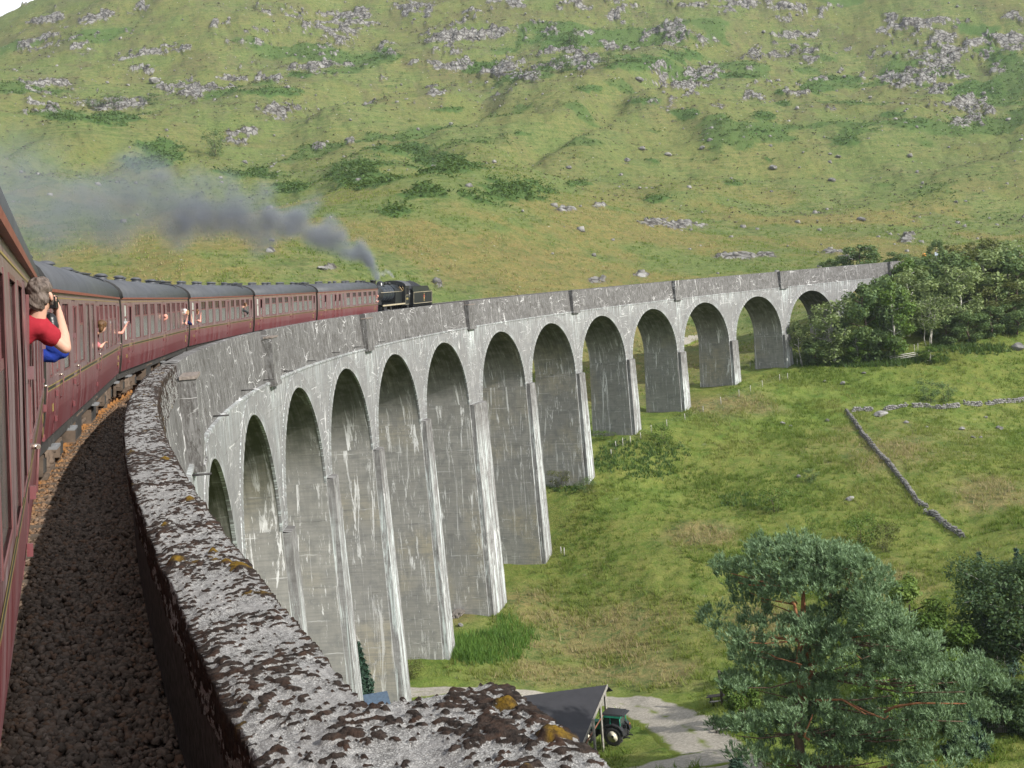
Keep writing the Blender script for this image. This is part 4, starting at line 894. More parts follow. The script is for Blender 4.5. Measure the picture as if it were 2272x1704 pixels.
def wheel_mesh():
    mb = MB(); Mx = Matrix.Rotation(math.pi / 2, 4, 'Y')
    for sg in (1, -1): mb.lathe([(0.10, -0.07), (0.40, -0.05), (0.457, -0.06), (0.457, 0.05), (0.485, 0.055), (0.485, 0.085), (0.38, 0.075), (0.12, 0.06)], M_WHEEL, Matrix.Translation((sg * 0.76, 0, 0)) @ Matrix.Rotation(-sg * math.pi / 2, 4, 'Y'), 22)
    mb.tube([(-0.76, 0, 0), (0.76, 0, 0)], 0.08, M_WHEEL, 10); return mb.data('wheelset')
def bellows_mesh():
    mb = MB()
    for y, d in ((HB, 1), (-HB, -1)):
        for k in range(5): mb.box((0, y + d * (0.04 + k * 0.065), 2.25), (1.06 - 0.06 * (k % 2), 0.05, 2.2 - 0.06 * (k % 2)), M_BELLOWS)
        for sg in (1, -1):
            mb.tube([(sg * 0.86, y, 1.03), (sg * 0.86, y + d * 0.30, 1.03)], 0.09, M_SOLE, 10)
            mb.tube([(sg * 0.86, y + d * 0.30, 1.03), (sg * 0.86, y + d * 0.335, 1.03)], 0.2, M_SOLE, 12)
    return mb.data('gangway')
def text_mesh(txt, size, mat):
    cu = bpy.data.curves.new('lettering', 'FONT'); cu.body = txt; cu.size = size; cu.extrude = 0.001; cu.align_x = 'CENTER'
    o = bpy.data.objects.new('lettering', cu); COL.objects.link(o); me = bpy.data.meshes.new_from_object(o.evaluated_get(bpy.context.evaluated_depsgraph_get())); bpy.data.objects.remove(o); bpy.data.curves.remove(cu)
    me.materials.clear(); me.materials.append(mat)
    # text lies in xy; stand it up on the coach side facing +x, reading along +y
    for v in me.vertices: v.co = Vector((v.co.z, v.co.x, v.co.y))
    return me
def figure_mesh(rows, w, mat):
    """worn numerals too small to read: short upright strokes in rows"""
    mb = MB(); rng = random.Random(len(rows) * 7)
    for r, n in enumerate(rows):
        for k in range(n):
            y = (k - (n - 1) / 2) * w; mb.box((0, y, -r * 0.19), (0.004, w * 0.62, 0.12), mat); 
    return mb.data('numerals')
def frame_at(s, half=0.0, cant=True):
    """axes for a vehicle whose two bogies stand at s-half and s+half"""
    a, b = crv(0, s - half), crv(0, s + half); c = (a + b) / 2; y = Vector(b - a).normalized()
    t = s / R_T; inw = Vector((math.cos(t), -math.sin(t), 0)); x = (inw - y * inw.dot(y)).normalized(); z = x.cross(y)
    if cant:
        q = math.atan(CANT); x, z = x * math.cos(q) - z * math.sin(q), z * math.cos(q) + x * math.sin(q)
    mt = Matrix.Identity(4)
    for i in range(3): mt[i][0], mt[i][1], mt[i][2], mt[i][3] = x[i], y[i], z[i], c[i]
    return mt
CS, CP = 39.38, 20.363
def carriage_centre(n): return CS - CP * (1.5 - n) + 0.02
CARR = {}
def carriage(n, lay, label, drop=()):
    mt = frame_at(carriage_centre(n), 7.1); root = thing('railway_carriage', label, 'railway carriage', group='carriages of the train', mat=mt); CARR[n] = (root, mt)
    b = link('body', cached(('body', lay), lambda: body_mesh(lay)), root)
    r = link('roof', cached('roof', roof_mesh), root); link('gutter', cached('gut', gutter_mesh), r); link('rain_strip', cached('rain', rain_mesh), r); link('roof_band', cached('band', band_mesh), r); link('roof_band', cached('band', band_mesh), r, (0, 2 * HB - 0.02, 0))
    for k in range(9):
        y = -8.6 + k * 2.12 + (0.5 if k % 3 == 1 else 0); x = 0.16 if k % 2 else -0.16
        o = link('roof_vent', cached('vent', vent_mesh), r, (x, y, roof_z(x) - 0.01))
        if k in (2, 6): link('roof_vent', cached('vent', vent_mesh), r, (x, y + 0.5, roof_z(x) - 0.01))
    for y in (-9.0, 9.0): link('roof_hatch', cached('hatch', hatch_mesh), r, (0.05, y, roof_z(0.05) - 0.02))
    for i, (k, c, w) in enumerate(LAYOUTS[lay]):
        if k == 'door':
            d = link('door', cached(('door', w), lambda: door_mesh(w, False)), root, (0, c, 0))
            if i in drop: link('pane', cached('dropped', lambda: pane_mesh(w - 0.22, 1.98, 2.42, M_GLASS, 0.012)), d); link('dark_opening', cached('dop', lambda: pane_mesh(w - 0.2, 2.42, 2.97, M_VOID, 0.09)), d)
            else: link('pane', cached(('dp', w), lambda: pane_mesh(w - 0.22, 1.98, 2.97, M_GLASS, 0.010)), d)
            if n == 0 and i in (1, 3): continue
            link('handle', cached('handle', handle_mesh), d, (0, w / 2 - 0.09, 0)); link('grab_rail', cached('grab', grab_mesh), d, (0, w / 2 + 0.09, 0))
            if n > 0: link('step_board', cached('step', step_mesh), root, (0, c, 0))
        else:
            o = link('window', cached(('win', k, w), lambda: window_mesh(k, w, 0)), root, (0, c, 0))
            if k == 'tall': link('pane', cached(('pt', w), lambda: pane_mesh(w, ZW0 - .12, ZW1, M_GLASS)), o)
            elif k == 'small': link('pane', cached(('ps', w), lambda: pane_mesh(w, ZW0, ZW1, M_FROST if n == 2 else M_GLASS)), o)
            else:
                link('pane', cached(('pl', w), lambda: pane_mesh(w, ZW0, ZSPL, M_GLASS)), o); link('ventilator_pane', cached(('pv', w), lambda: pane_mesh(w, ZSPL, ZW1, M_VGLASS, 0.03)), o)
    u = link('underframe', cached('sole', solebar_mesh), root)
    for q, y in ((0, 1.1), (1, -1.0), (2, 3.0), (0, -2.9)):
        link({0: 'battery_box', 1: 'vacuum_cylinder', 2: 'air_tank'}[q], cached(('eq', q), lambda: equip(q)), u, (0, y, 0))
    for sg in (-1, 1):
        g = link('bogie', cached('bogie', bogie_mesh), root, (0, sg * 7.1, 0))
        for y in (-1.295, 1.295): link('wheelset', cached('wheel', wheel_mesh), g, (0, y, 0.457))
    link('gangway', cached('bell', bellows_mesh), root)
    for y, z, key, rows in ((8.65, 1.48, 'na', (5, 4)), (-8.9, 1.42, 'nb', (2,))):
        link('numerals', cached(key, lambda: figure_mesh(rows, 0.085, M_YELLOW)), root, (xs(1.4) + 0.008, y, z))
    return root
carriage(0, 'corridor', 'nearest maroon carriage, seen along its side from the window, cut by the photo edge', drop=(1, 3, 7, 12))
carriage(1, 'corridor', 'second maroon carriage, with the curly-haired person leaning from its middle door', drop=(7, 12))
carriage(2, 'open', 'third maroon carriage, with a tall pale frosted window near its trailing end', drop=(1, 6, 11))
carriage(3, 'open', 'fourth maroon carriage, with the dark-sleeved person near its leading end', drop=(1, 11))
carriage(4, 'open', 'fifth maroon carriage, all its passengers inside, second from the locomotive', drop=(1, 11))
carriage(5, 'brake', 'foremost maroon carriage with several doors, coupled to the steam locomotive', drop=(1, 3, 4))

# ---- steam locomotive running tender first, smokebox towards the carriages
def flat(name, c, rough, metal=0.0, spec=0.5): return plain(name, c, rough, metal, spec, 0.2, 3)
M_BLK = flat('loco_black', (0.018, 0.020, 0.021), 0.30); M_BLKM = flat('loco_matt_black', (0.020, 0.020, 0.021), 0.6); M_STEEL = flat('bright_motion', (0.42, 0.41, 0.40), 0.3, 0.7); M_CREAM = flat('cream_lining', (0.46, 0.40, 0.28), 0.5); M_BLUEG = flat('cladding_sheen', (0.030, 0.036, 0.044), 0.22)
M_COPPER = flat('brass_pipe', (0.40, 0.28, 0.13), 0.3, 0.7); M_COAL = flat('coal', (0.012, 0.012, 0.013), 0.5); M_NUMY = flat('number_cream', (0.62, 0.50, 0.20), 0.6); M_CRED = flat('crest_red', (0.36, 0.10, 0.06), 0.6); M_CGOLD = flat('crest_gold', (0.58, 0.42, 0.16), 0.5)
LS = 121.35
mt = frame_at(LS + 5.6, 3.0); LO = thing('steam_locomotive', 'black steam locomotive running backwards with its chimney towards the carriages', 'steam locomotive', mat=mt)
def YL(v): return v - 5.6                               # distance from the smokebox buffer beam
mb = MB()                                               # boiler barrel and firebox along y
Mb = Matrix.Translation((0, 0, 2.62)) @ Matrix.Rotation(-math.pi / 2, 4, 'X')
mb.lathe([(0.82, YL(2.55)), (0.83, YL(2.56)), (0.84, YL(5.9)), (0.86, YL(5.92)), (0.88, YL(5.98)), (0.86, YL(6.02))], M_BLUEG, Mb, 30)
for y in (3.3, 4.2, 5.1): mb.lathe([(0.852, YL(y)), (0.856, YL(y) + 0.01), (0.856, YL(y) + 0.06), (0.852, YL(y) + 0.07)], M_BLK, Mb, 30)
mb.build('boiler', LO)
mb = MB(); mb.lathe([(0.05, YL(1.02)), (0.60, YL(1.05)), (0.74, YL(1.12)), (0.84, YL(1.16)), (0.86, YL(1.22)), (0.86, YL(2.55)), (0.80, YL(2.56))], M_BLKM, Mb, 30); mb.box((0, YL(1.85), 1.85), (1.25, 1.3, 0.75), M_BLKM); sb_o = mb.build('smokebox', LO)
mb = MB(); mb.lathe([(0.36, 0.0), (0.30, 0.10), (0.27, 0.18), (0.27, 0.46), (0.32, 0.50), (0.33, 0.56), (0.28, 0.60), (0.2, 0.60)], M_BLKM, Matrix.Translation((0, YL(1.85), 3.42)), 20); mb.build('chimney', LO)
mb = MB(); mb.lathe([(0.46, 0.0), (0.40, 0.10), (0.36, 0.30), (0.28, 0.44), (0.14, 0.51), (0.02, 0.53)], M_BLK, Matrix.Translation((0, YL(4.0), 3.38)), 20); mb.build('dome', LO)
mb = MB(); pts = [(0.95, 1.5), (0.98, 2.62)] + [(0.98 * math.cos(a), 2.62 + 0.90 * math.sin(a)) for a in np.linspace(0.1, math.pi - 0.1, 14)] + [(-0.98, 2.62), (-0.95, 1.5)]; mb.prism(pts, YL(6.0), YL(8.2), M_BLK, 1); fb = mb.build('firebox', LO)
mb = MB(); mb.lathe([(0.16, 0), (0.16, 0.22), (0.12, 0.24), (0.05, 0.26)], M_BLKM, Matrix.Translation((0.18, YL(6.3), 3.48)), 12); mb.lathe([(0.16, 0), (0.16, 0.22), (0.12, 0.24), (0.05, 0.26)], M_BLKM, Matrix.Translation((-0.18, YL(6.3), 3.48)), 12); mb.build('safety_valve', LO)
mb = MB(); mb.box((0, YL(4.75), 1.60), (2.62, 7.6, 0.05), M_BLK); mb.box((1.30, YL(4.75), 1.55), (0.03, 7.6, 0.14), M_CREAM); mb.box((-1.30, YL(4.75), 1.55), (0.03, 7.6, 0.14), M_BLK)
mb.box((0, YL(0.62), 1.22), (2.5, 0.10, 0.5), M_BLK); mb.box((0, YL(0.95), 1.32), (2.4, 0.7, 0.04), M_BLK)
for sg in (1, -1):
    mb.box((sg * 1.2, YL(1.25), 1.46), (0.05, 0.05, 0.5), M_BLK, Matrix.Rotation(0.5, 3, 'X'))
    mb.tube([(sg * 0.86, YL(0.58), 1.05), (sg * 0.86, YL(0.12), 1.05)], 0.08, M_BLK, 10); mb.tube([(sg * 0.86, YL(0.12), 1.05), (sg * 0.86, YL(0.06), 1.05)], 0.23, M_BLK, 14)
mb.build('running_plate', LO)
mb = MB(); mb.tube([(1.0, YL(1.3), 2.80), (0.995, YL(8.2), 2.80)], 0.022, M_CREAM, 6)
for y in (1.5, 3.3, 5.1, 6.9): mb.tube([(0.84, YL(y), 2.80), (1.0, YL(y), 2.80)], 0.02, M_STEEL, 6)
mb.build('handrail', LO)
mb = MB()                                               # cab
side = [(8.2, 1.6), (8.2, 2.75), (8.25, 3.35), (9.9, 3.35), (9.9, 2.5), (9.55, 2.30), (9.55, 1.35), (8.6, 1.35)]
for sg in (1, -1):
    x = sg * 1.30; P = [(YL(a), b) for a, b in side]
    # side sheet with a window cut through
    for (a0, a1, b0, b1) in ((8.2, 8.5, 1.35, 3.35), (9.25, 9.55, 1.35, 3.35), (8.5, 9.25, 1.35, 2.42), (8.5, 9.25, 3.1, 3.35)): mb.box((x, YL((a0 + a1) / 2), (b0 + b1) / 2), (0.035, a1 - a0, b1 - b0), M_BLK)
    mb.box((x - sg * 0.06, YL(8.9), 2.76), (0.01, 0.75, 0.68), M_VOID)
    mb.box((x + sg * 0.012, YL(9.52), 2.0), (0.03, 0.05, 1.3), M_BLK); mb.tube([(x + sg * 0.05, YL(9.62), 1.45), (x + sg * 0.05, YL(9.62), 2.9)], 0.02, M_STEEL, 6)
    mb.box((x + sg * 0.02, YL(8.9), 2.40), (0.02, 0.85, 0.03), M_CREAM); mb.box((x + sg * 0.02, YL(8.88), 1.45), (0.02, 1.2, 0.025), M_CREAM); mb.box((x + sg * 0.02, YL(8.3), 1.9), (0.02, 0.025, 0.9), M_CREAM)
    mb.box((x, YL(9.1), 0.85), (0.04, 0.6, 0.95), M_BLKM); mb.box((x + sg * 0.05, YL(9.1), 0.42), (0.22, 0.55, 0.04), M_BLKM)
fr = [(1.28, 1.6), (1.28, 3.3)] + [(1.30 * math.cos(a), 3.33 + 0.50 * math.sin(a)) for a in np.linspace(0.08, math.pi - 0.08, 12)] + [(-1.28, 3.3), (-1.28, 1.6)]
mb.prism(fr, YL(8.18), YL(8.22), M_BLK, 1)
for sg in (1, -1):                                       # spectacle windows in the cab front
    wn_ = [(sg * 0.60, 3.55), (sg * 0.98, 3.40), (sg * 1.14, 3.0), (sg * 1.08, 2.82), (sg * 0.98, 2.95), (sg * 0.72, 3.28)]
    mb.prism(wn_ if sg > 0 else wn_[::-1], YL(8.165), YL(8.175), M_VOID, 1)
    c_ = [(p[0], YL(8.16), p[1]) for p in wn_]; mb.tube(c_ + [c_[0]], 0.022, M_COPPER, 6)
mb.box((0, YL(9.0), 1.5), (2.5, 1.6, 0.06), M_BLKM)
cab = mb.build('cab', LO)
mb = MB(); n = 12; rp = [(1.40 * math.cos(a), 3.36 + 0.52 * math.sin(a)) for a in np.linspace(0.0, math.pi, n + 1)]
for k in range(n): mb.face([(rp[k][0], YL(8.1), rp[k][1]), (rp[k][0], YL(10.0), rp[k][1]), (rp[k + 1][0], YL(10.0), rp[k + 1][1]), (rp[k + 1][0], YL(8.1), rp[k + 1][1])], M_ROOF, smooth=True)
mb.face([(p[0], YL(8.1), p[1]) for p in rp], M_BLK)
mb.build('cab_roof', cab)
link('cab_number', text_mesh('62005', 0.27, M_NUMY), cab, (1.326, YL(8.88), 1.93))
mb = MB()                                               # frames, cylinders, motion
for sg in (1, -1):
    mb.box((sg * 0.62, YL(5.2), 1.05), (0.05, 8.6, 0.55), M_BLKM); mb.tube([(sg * 1.02, YL(1.55), 0.92), (sg * 1.02, YL(2.45), 0.92)], 0.34, M_BLKM, 16); mb.box((sg * 0.98, YL(2.0), 1.32), (0.5, 0.9, 0.4), M_BLKM)
mb.build('cylinders', LO)
def spoked(r, name):
    mb = MB(); Mx = Matrix.Rotation(math.pi / 2, 4, 'Y')
    ring = [(r - 0.09, -0.06), (r, -0.06), (r, 0.06), (r - 0.09, 0.06), (r - 0.09, -0.06)]
    for k in range(4):
        mb.lathe([ring[k], ring[k + 1]], M_BLKM, Mx, 28) if False else None
    V, F, n = [], [], 28
    for q in ring[:-1]:
        for k in range(n): a = 2 * math.pi * k / n; V.append((q[1], q[0] * math.cos(a), q[0] * math.sin(a)))
    for j in range(4):
        for k in range(n): F.append((j * n + k, j * n + (k + 1) % n, ((j + 1) % 4) * n + (k + 1) % n, ((j + 1) % 4) * n + k))
    mb.mesh(V, F, M_BLKM)
    for k in range(12): a = 2 * math.pi * k / 12; mb.box((0, math.cos(a) * r / 2, math.sin(a) * r / 2), (0.05, 0.05, r - 0.1), M_BLKM, Matrix.Rotation(math.pi / 2 - a, 3, 'X') if False else Matrix.Rotation(a - math.pi / 2, 3, 'X'))
    mb.tube([(-0.09, 0, 0), (0.12, 0, 0)], 0.13, M_BLKM, 12); return mb.data(name)
big, small = spoked(0.79, 'driving_wheel'), spoked(0.48, 'pony_wheel')
for sg in (1, -1):
    for y in (3.9, 5.9, 7.75): link('driving_wheel', big, LO, (sg * 0.76, YL(y), 0.79))
    link('pony_wheel', small, LO, (sg * 0.76, YL(1.3), 0.48))
    mb = MB(); x = sg * 1.0; mb.box((x, YL(5.83), 0.60), (0.05, 3.95, 0.10), M_STEEL); mb.tube([(x + sg * 0.07, YL(2.4), 0.92), (x + sg * 0.07, YL(3.3), 0.92)], 0.035, M_STEEL, 8); mb.box((x + sg * 0.07, YL(4.6), 0.76), (0.05, 2.65, 0.11), M_STEEL, Matrix.Rotation(-0.12, 3, 'X'))
    mb.box((x + sg * 0.10, YL(3.35), 0.92), (0.10, 0.28, 0.34), M_STEEL); mb.box((x + sg * 0.1, YL(4.1), 1.2), (0.05, 0.12, 0.75), M_STEEL, Matrix.Rotation(0.25, 3, 'X')); mb.box((x, YL(3.0), 1.06), (0.05, 1.1, 0.06), M_STEEL)
    mb.build('motion', LO)
# tender
mt = frame_at(LS + 14.15, 2.4); TE = thing('tender', 'black tender piled with coal, leading in front of the steam locomotive cab', 'tender', mat=mt)
mb = MB(); x = 1.31
mb.box((0, 0, 2.0), (2.62, 6.3, 1.35), M_BLK); mb.box((0, 0, 1.22), (2.66, 6.5, 0.09), M_BLK)
for sg in (1, -1):
    mb.prism([(-3.15, 2.66), (-3.15, 3.25), (1.9, 3.25), (2.2, 3.05), (2.45, 2.78), (3.15, 2.66)], sg * 1.16 - 0.03, sg * 1.16 + 0.03, M_BLK, 0)
    mb.face([(sg * 1.16, -3.15, 3.25), (sg * 1.16, 2.0, 3.25), (sg * 1.31, 2.0, 2.67), (sg * 1.31, -3.15, 2.67)], M_BLK)
mb.box((0, 2.1, 2.85), (2.3, 0.05, 0.45), M_BLK); mb.box((0, 3.2, 1.1), (2.4, 0.1, 0.45), M_BLKM)
mb.build('tank', TE)
mb = MB()
for z0, z1 in ((1.42, 1.46), (2.60, 2.64)): mb.box((1.318, 0, (z0 + z1) / 2), (0.012, 6.0, z1 - z0), M_CREAM)
for y in (-3.0, 3.0): mb.box((1.318, y, 2.03), (0.012, 0.04, 1.22), M_CREAM)
mb.build('lining', TE)
rng = np.random.RandomState(5); gx, gy = np.meshgrid(np.linspace(-1.1, 1.1, 24), np.linspace(-3.0, 2.0, 44), indexing='ij')
gzz = 2.72 + 0.98 * np.clip(1 - (gx / 1.25) ** 2, 0, 1) * np.clip(1 - ((gy + 0.7) / 2.9) ** 2, 0, 1) + 0.10 * rng.rand(*gx.shape)
link('coal_heap', np_mesh('coal_heap', np.stack([gx, gy, gzz], -1).reshape(-1, 3), grid_faces(24, 44), M_COAL), TE)
mb = MB()
for sg in (1, -1):
    mb.box((sg * 1.10, 0, 0.95), (0.06, 6.2, 0.42), M_BLKM)
    for y in (-2.1, 0, 2.1): mb.box((sg * 1.15, y, 0.68), (0.16, 0.34, 0.4), M_BLKM); mb.box((sg * 1.16, y, 0.98), (0.08, 0.95, 0.09), M_UNDER)
tf = mb.build('frames', TE); tw = spoked(0.63, 'tender_wheel')
for sg in (1, -1):
    for y in (-2.1, 0, 2.1): link('tender_wheel', tw, TE, (sg * 0.76, y, 0.63))
mb = MB()                                               # emblem on the tank side: red beast over a gilt wheel
mb.box((0, 0, -0.13), (0.006, 0.22, 0.22), M_CGOLD, Matrix.Rotation(0.785, 3, 'X')); mb.box((0.004, 0, -0.13), (0.006, 0.12, 0.12), M_CRED, Matrix.Rotation(0.785, 3, 'X'))
mb.prism([(-0.16, -0.02), (0.16, -0.02), (0.20, 0.12), (0.10, 0.20), (0.04, 0.34), (-0.03, 0.22), (-0.12, 0.24), (-0.20, 0.10)], -0.003, 0.004, M_CRED, 0); mb.prism([(-0.05, 0.30), (0.06, 0.30), (0.08, 0.42), (0.0, 0.38), (-0.07, 0.42)], -0.003, 0.004, M_CGOLD, 0); mb.box((0, 0, -0.37), (0.008, 0.14, 0.14), M_CGOLD)
mb.build('emblem', TE, loc=(1.322, 0.35, 2.05))
# a jutting pipe group and lamp on the smokebox front
mb = MB(); mb.box((0.45, YL(0.72), 1.55), (0.16, 0.14, 0.24), M_CREAM); mb.build('lamp', LO)
# ================================================================== PLANTS
def leaf_mat(name, a, b, trans=0.35, rough=0.55, c=None):
    t = NT(name); ti = t.attr('tint'); col = t.ramp(ti, (0.0, a), (1.0, b)) if c is None else t.ramp(ti, (0.0, a), (0.85, b), (1.0, c))
    p = t.n('BsdfPrincipled'); t.l(col, p.inputs['Base Color']); p.inputs['Roughness'].default_value = rough; p.inputs['Specular IOR Level'].default_value = 0.25
    tr = t.n('BsdfTranslucent'); t.l(t.mix(0.5, col, (0.16, 0.20, 0.02)), tr.inputs[0]); mx = t.n('MixShader'); mx.inputs[0].default_value = trans
    t.l(p.outputs[0], mx.inputs[1]); t.l(tr.outputs[0], mx.inputs[2]); t.l(mx.outputs[0], t.out.inputs[0]); return t.m
L_BIRCH = leaf_mat('birch_leaves', (0.115, 0.175, 0.062), (0.290, 0.355, 0.145)); L_DARK = leaf_mat('dark_leaves', (0.066, 0.125, 0.046), (0.185, 0.265, 0.100)); L_BRIGHT = leaf_mat('bright_leaves', (0.060, 0.125, 0.022), (0.150, 0.235, 0.045)); L_OLIVE = leaf_mat('olive_leaves', (0.070, 0.088, 0.026), (0.150, 0.165, 0.052))
L_PINE = leaf_mat('pine_needles', (0.072, 0.135, 0.058), (0.290, 0.420, 0.235), 0.28, 0.5); L_SPRUCE = leaf_mat('spruce_needles', (0.018, 0.046, 0.030), (0.055, 0.105, 0.070), 0.1, 0.5); L_LARCH = leaf_mat('larch_needles', (0.075, 0.140, 0.026), (0.200, 0.285, 0.060), 0.35)
L_DEEP = leaf_mat('deep_leaves', (0.030, 0.070, 0.030), (0.105, 0.165, 0.070))
L_FERN = leaf_mat('bracken_fronds', (0.040, 0.088, 0.020), (0.100, 0.170, 0.042), 0.3); L_REED = leaf_mat('reed_blades', (0.050, 0.130, 0.020), (0.165, 0.290, 0.060), 0.4)
L_GRASS = leaf_mat('grass_blades', (0.100, 0.182, 0.024), (0.250, 0.290, 0.070), 0.5, 0.6, (0.400, 0.330, 0.180))
B_WHITE = plain('birch_bark', (0.42, 0.40, 0.36), 0.8, var=0.45, scale=3); B_BROWN = plain('brown_bark', (0.085, 0.062, 0.045), 0.9, var=0.4, scale=4); B_PINE = plain('orange_pine_bark', (0.250, 0.105, 0.048), 0.85, var=0.45, scale=3); B_PINELOW = plain('grey_pine_bark', (0.115, 0.072, 0.050), 0.9, var=0.4, scale=3)

def leaf_quads(C, N, size, rng, asp=1.0, fold=0.25):
    """C (n,3) centres, N (n,3) facing; each leaf is two triangles with a slight fold"""
    n = len(C); N = N / (np.linalg.norm(N, axis=1, keepdims=True) + 1e-9); a = np.cross(N, rng.randn(n, 3)); a /= np.linalg.norm(a, axis=1, keepdims=True) + 1e-9; b = np.cross(N, a)
    sz = size * (0.6 + 0.8 * rng.rand(n))[:, None]
    V = np.stack([C - a * sz, C - b * sz * asp * 0.5 + N * sz * fold, C + a * sz, C + b * sz * asp * 0.5 + N * sz * fold], 1)
    return V.reshape(-1, 3), (np.arange(n) * 4)[:, None] + np.array([[0, 1, 2, 3]])
def crown_mesh(name, clumps, n, size, mat, seed, asp=1.1, droop=0.0, up=0.5, shell=0.55):
    """clumps: (x,y,z, rx,ry,rz); leaves thrown through each clump, denser towards its skin"""
    rng = np.random.RandomState(seed); cl = np.array(clumps, float); w = (cl[:, 3] * cl[:, 4] * cl[:, 5]) ** (2 / 3); k = rng.choice(len(cl), n, p=w / w.sum())
    d = rng.randn(n, 3); d /= np.linalg.norm(d, axis=1, keepdims=True); r = (shell + (1 - shell) * rng.rand(n)) * (0.80 + 0.45 * rng.rand(n)); r = np.where(rng.rand(n) < 0.3, rng.rand(n) ** 0.6, r)
    C = cl[k, :3] + d * cl[k, 3:] * r[:, None]
    C[:, 2] -= droop * rng.rand(n) ** 2 * cl[k, 5] * 1.2
    N = d * np.array([0.7, 0.7, 0.9]) + rng.randn(n, 3) * 0.65 + np.array([0, 0, up])
    V, F = leaf_quads(C, N, size, rng, asp); tint = np.clip(rng.rand(n) * 0.75 + 0.25 * rng.rand(len(cl))[k], 0, 1)
    return np_mesh(name, V, F, mat, attrs=dict(tint=np.repeat(tint, 4)))
def ground_z(x, y): return float(H(np.array([x]), np.array([y]))[0])

def broadleaf(seed, h, w, n, size, lmat, bmat, droop=0.3, stems=1, bare=0.22, lean=0.0):
    """local mesh pair: trunk with limbs and a ragged crown"""
    rng = random.Random(seed); mb = MB(); cl = []
    for s in range(stems):
        a0 = rng.uniform(0, 6.28); sp = 0.0 if stems == 1 else w * 0.20; top = Vector((math.cos(a0) * sp + lean * h, math.sin(a0) * sp, h * rng.uniform(0.82, 0.95))); bx = Vector((math.cos(a0) * 0.12 * stems, math.sin(a0) * 0.12 * stems, -0.5))
        P = [bx + (top - bx) * t + Vector((rng.uniform(-1, 1), rng.uniform(-1, 1), 0)) * 0.04 * h * math.sin(t * 3.1) for t in (0, 0.2, 0.4, 0.6, 0.8, 1)]; r0 = max(0.06, 0.022 * h) / math.sqrt(stems)
        mb.tube(P, [r0, r0 * 0.85, r0 * 0.68, r0 * 0.5, r0 * 0.3, 0.02], bmat, 7)
        nb = 13 if stems == 1 else 7
        for k in range(nb):
            t = bare + (0.97 - bare) * (k + rng.random() * 0.7) / nb; q = P[0] + (P[-1] - P[0]) * t; i = min(4, int(t * 5)); q = P[i] + (P[i + 1] - P[i]) * (t * 5 - i)
            a = k * 2.4 + rng.uniform(-0.5, 0.5); prof = math.sin(math.pi * min(1, (t - bare * 0.5) / (1.12 - bare * 0.5))) ** 0.7; L = w * 0.5 * prof * rng.uniform(0.65, 1.1); e = q + Vector((math.cos(a) * L, math.sin(a) * L, L * rng.uniform(0.1, 0.6)))
            mb.tube([q, q + (e - q) * 0.5 + Vector((0, 0, 0.08 * L)), e], [r0 * 0.32, r0 * 0.2, 0.015], bmat, 5)
            rr_ = max(0.35, w * rng.uniform(0.13, 0.20)); cl.append((e.x * 0.86, e.y * 0.86, e.z, rr_ * 1.15, rr_ * 1.15, rr_ * rng.uniform(0.75, 1.1)))
        cl.append((top.x, top.y, top.z, w * 0.10, w * 0.10, h * 0.08))
    return mb.data('trunk'), crown_mesh('crown', cl, n, size, lmat, seed, droop=droop)
def place_tree(name, label, cat, trunk, crown, base, rz=0.0, sc=1.0, group=None):
    t = thing(name, label, cat, base, rz, group)
    t.scale = (sc, sc, sc)
    link('trunk', trunk, t); link('crown', crown, t); return t
def tree_at(px, py, ptop, wpx, d=None, **k):
    """base direction, top row and width in the survey -> base point, height, width"""
    if d is None: b = ground_at(px, py)
    else:
        b = at(px, py, d); b = np.array([b[0], b[1], ground_z(b[0], b[1])])
    dist = math.hypot(b[0], b[1]); v = ray(px, ptop); top_z = EYE[2] + v[2] / math.hypot(v[0], v[1]) * dist
    return b, max(0.8, top_z - b[2]), wpx / FPX * dist
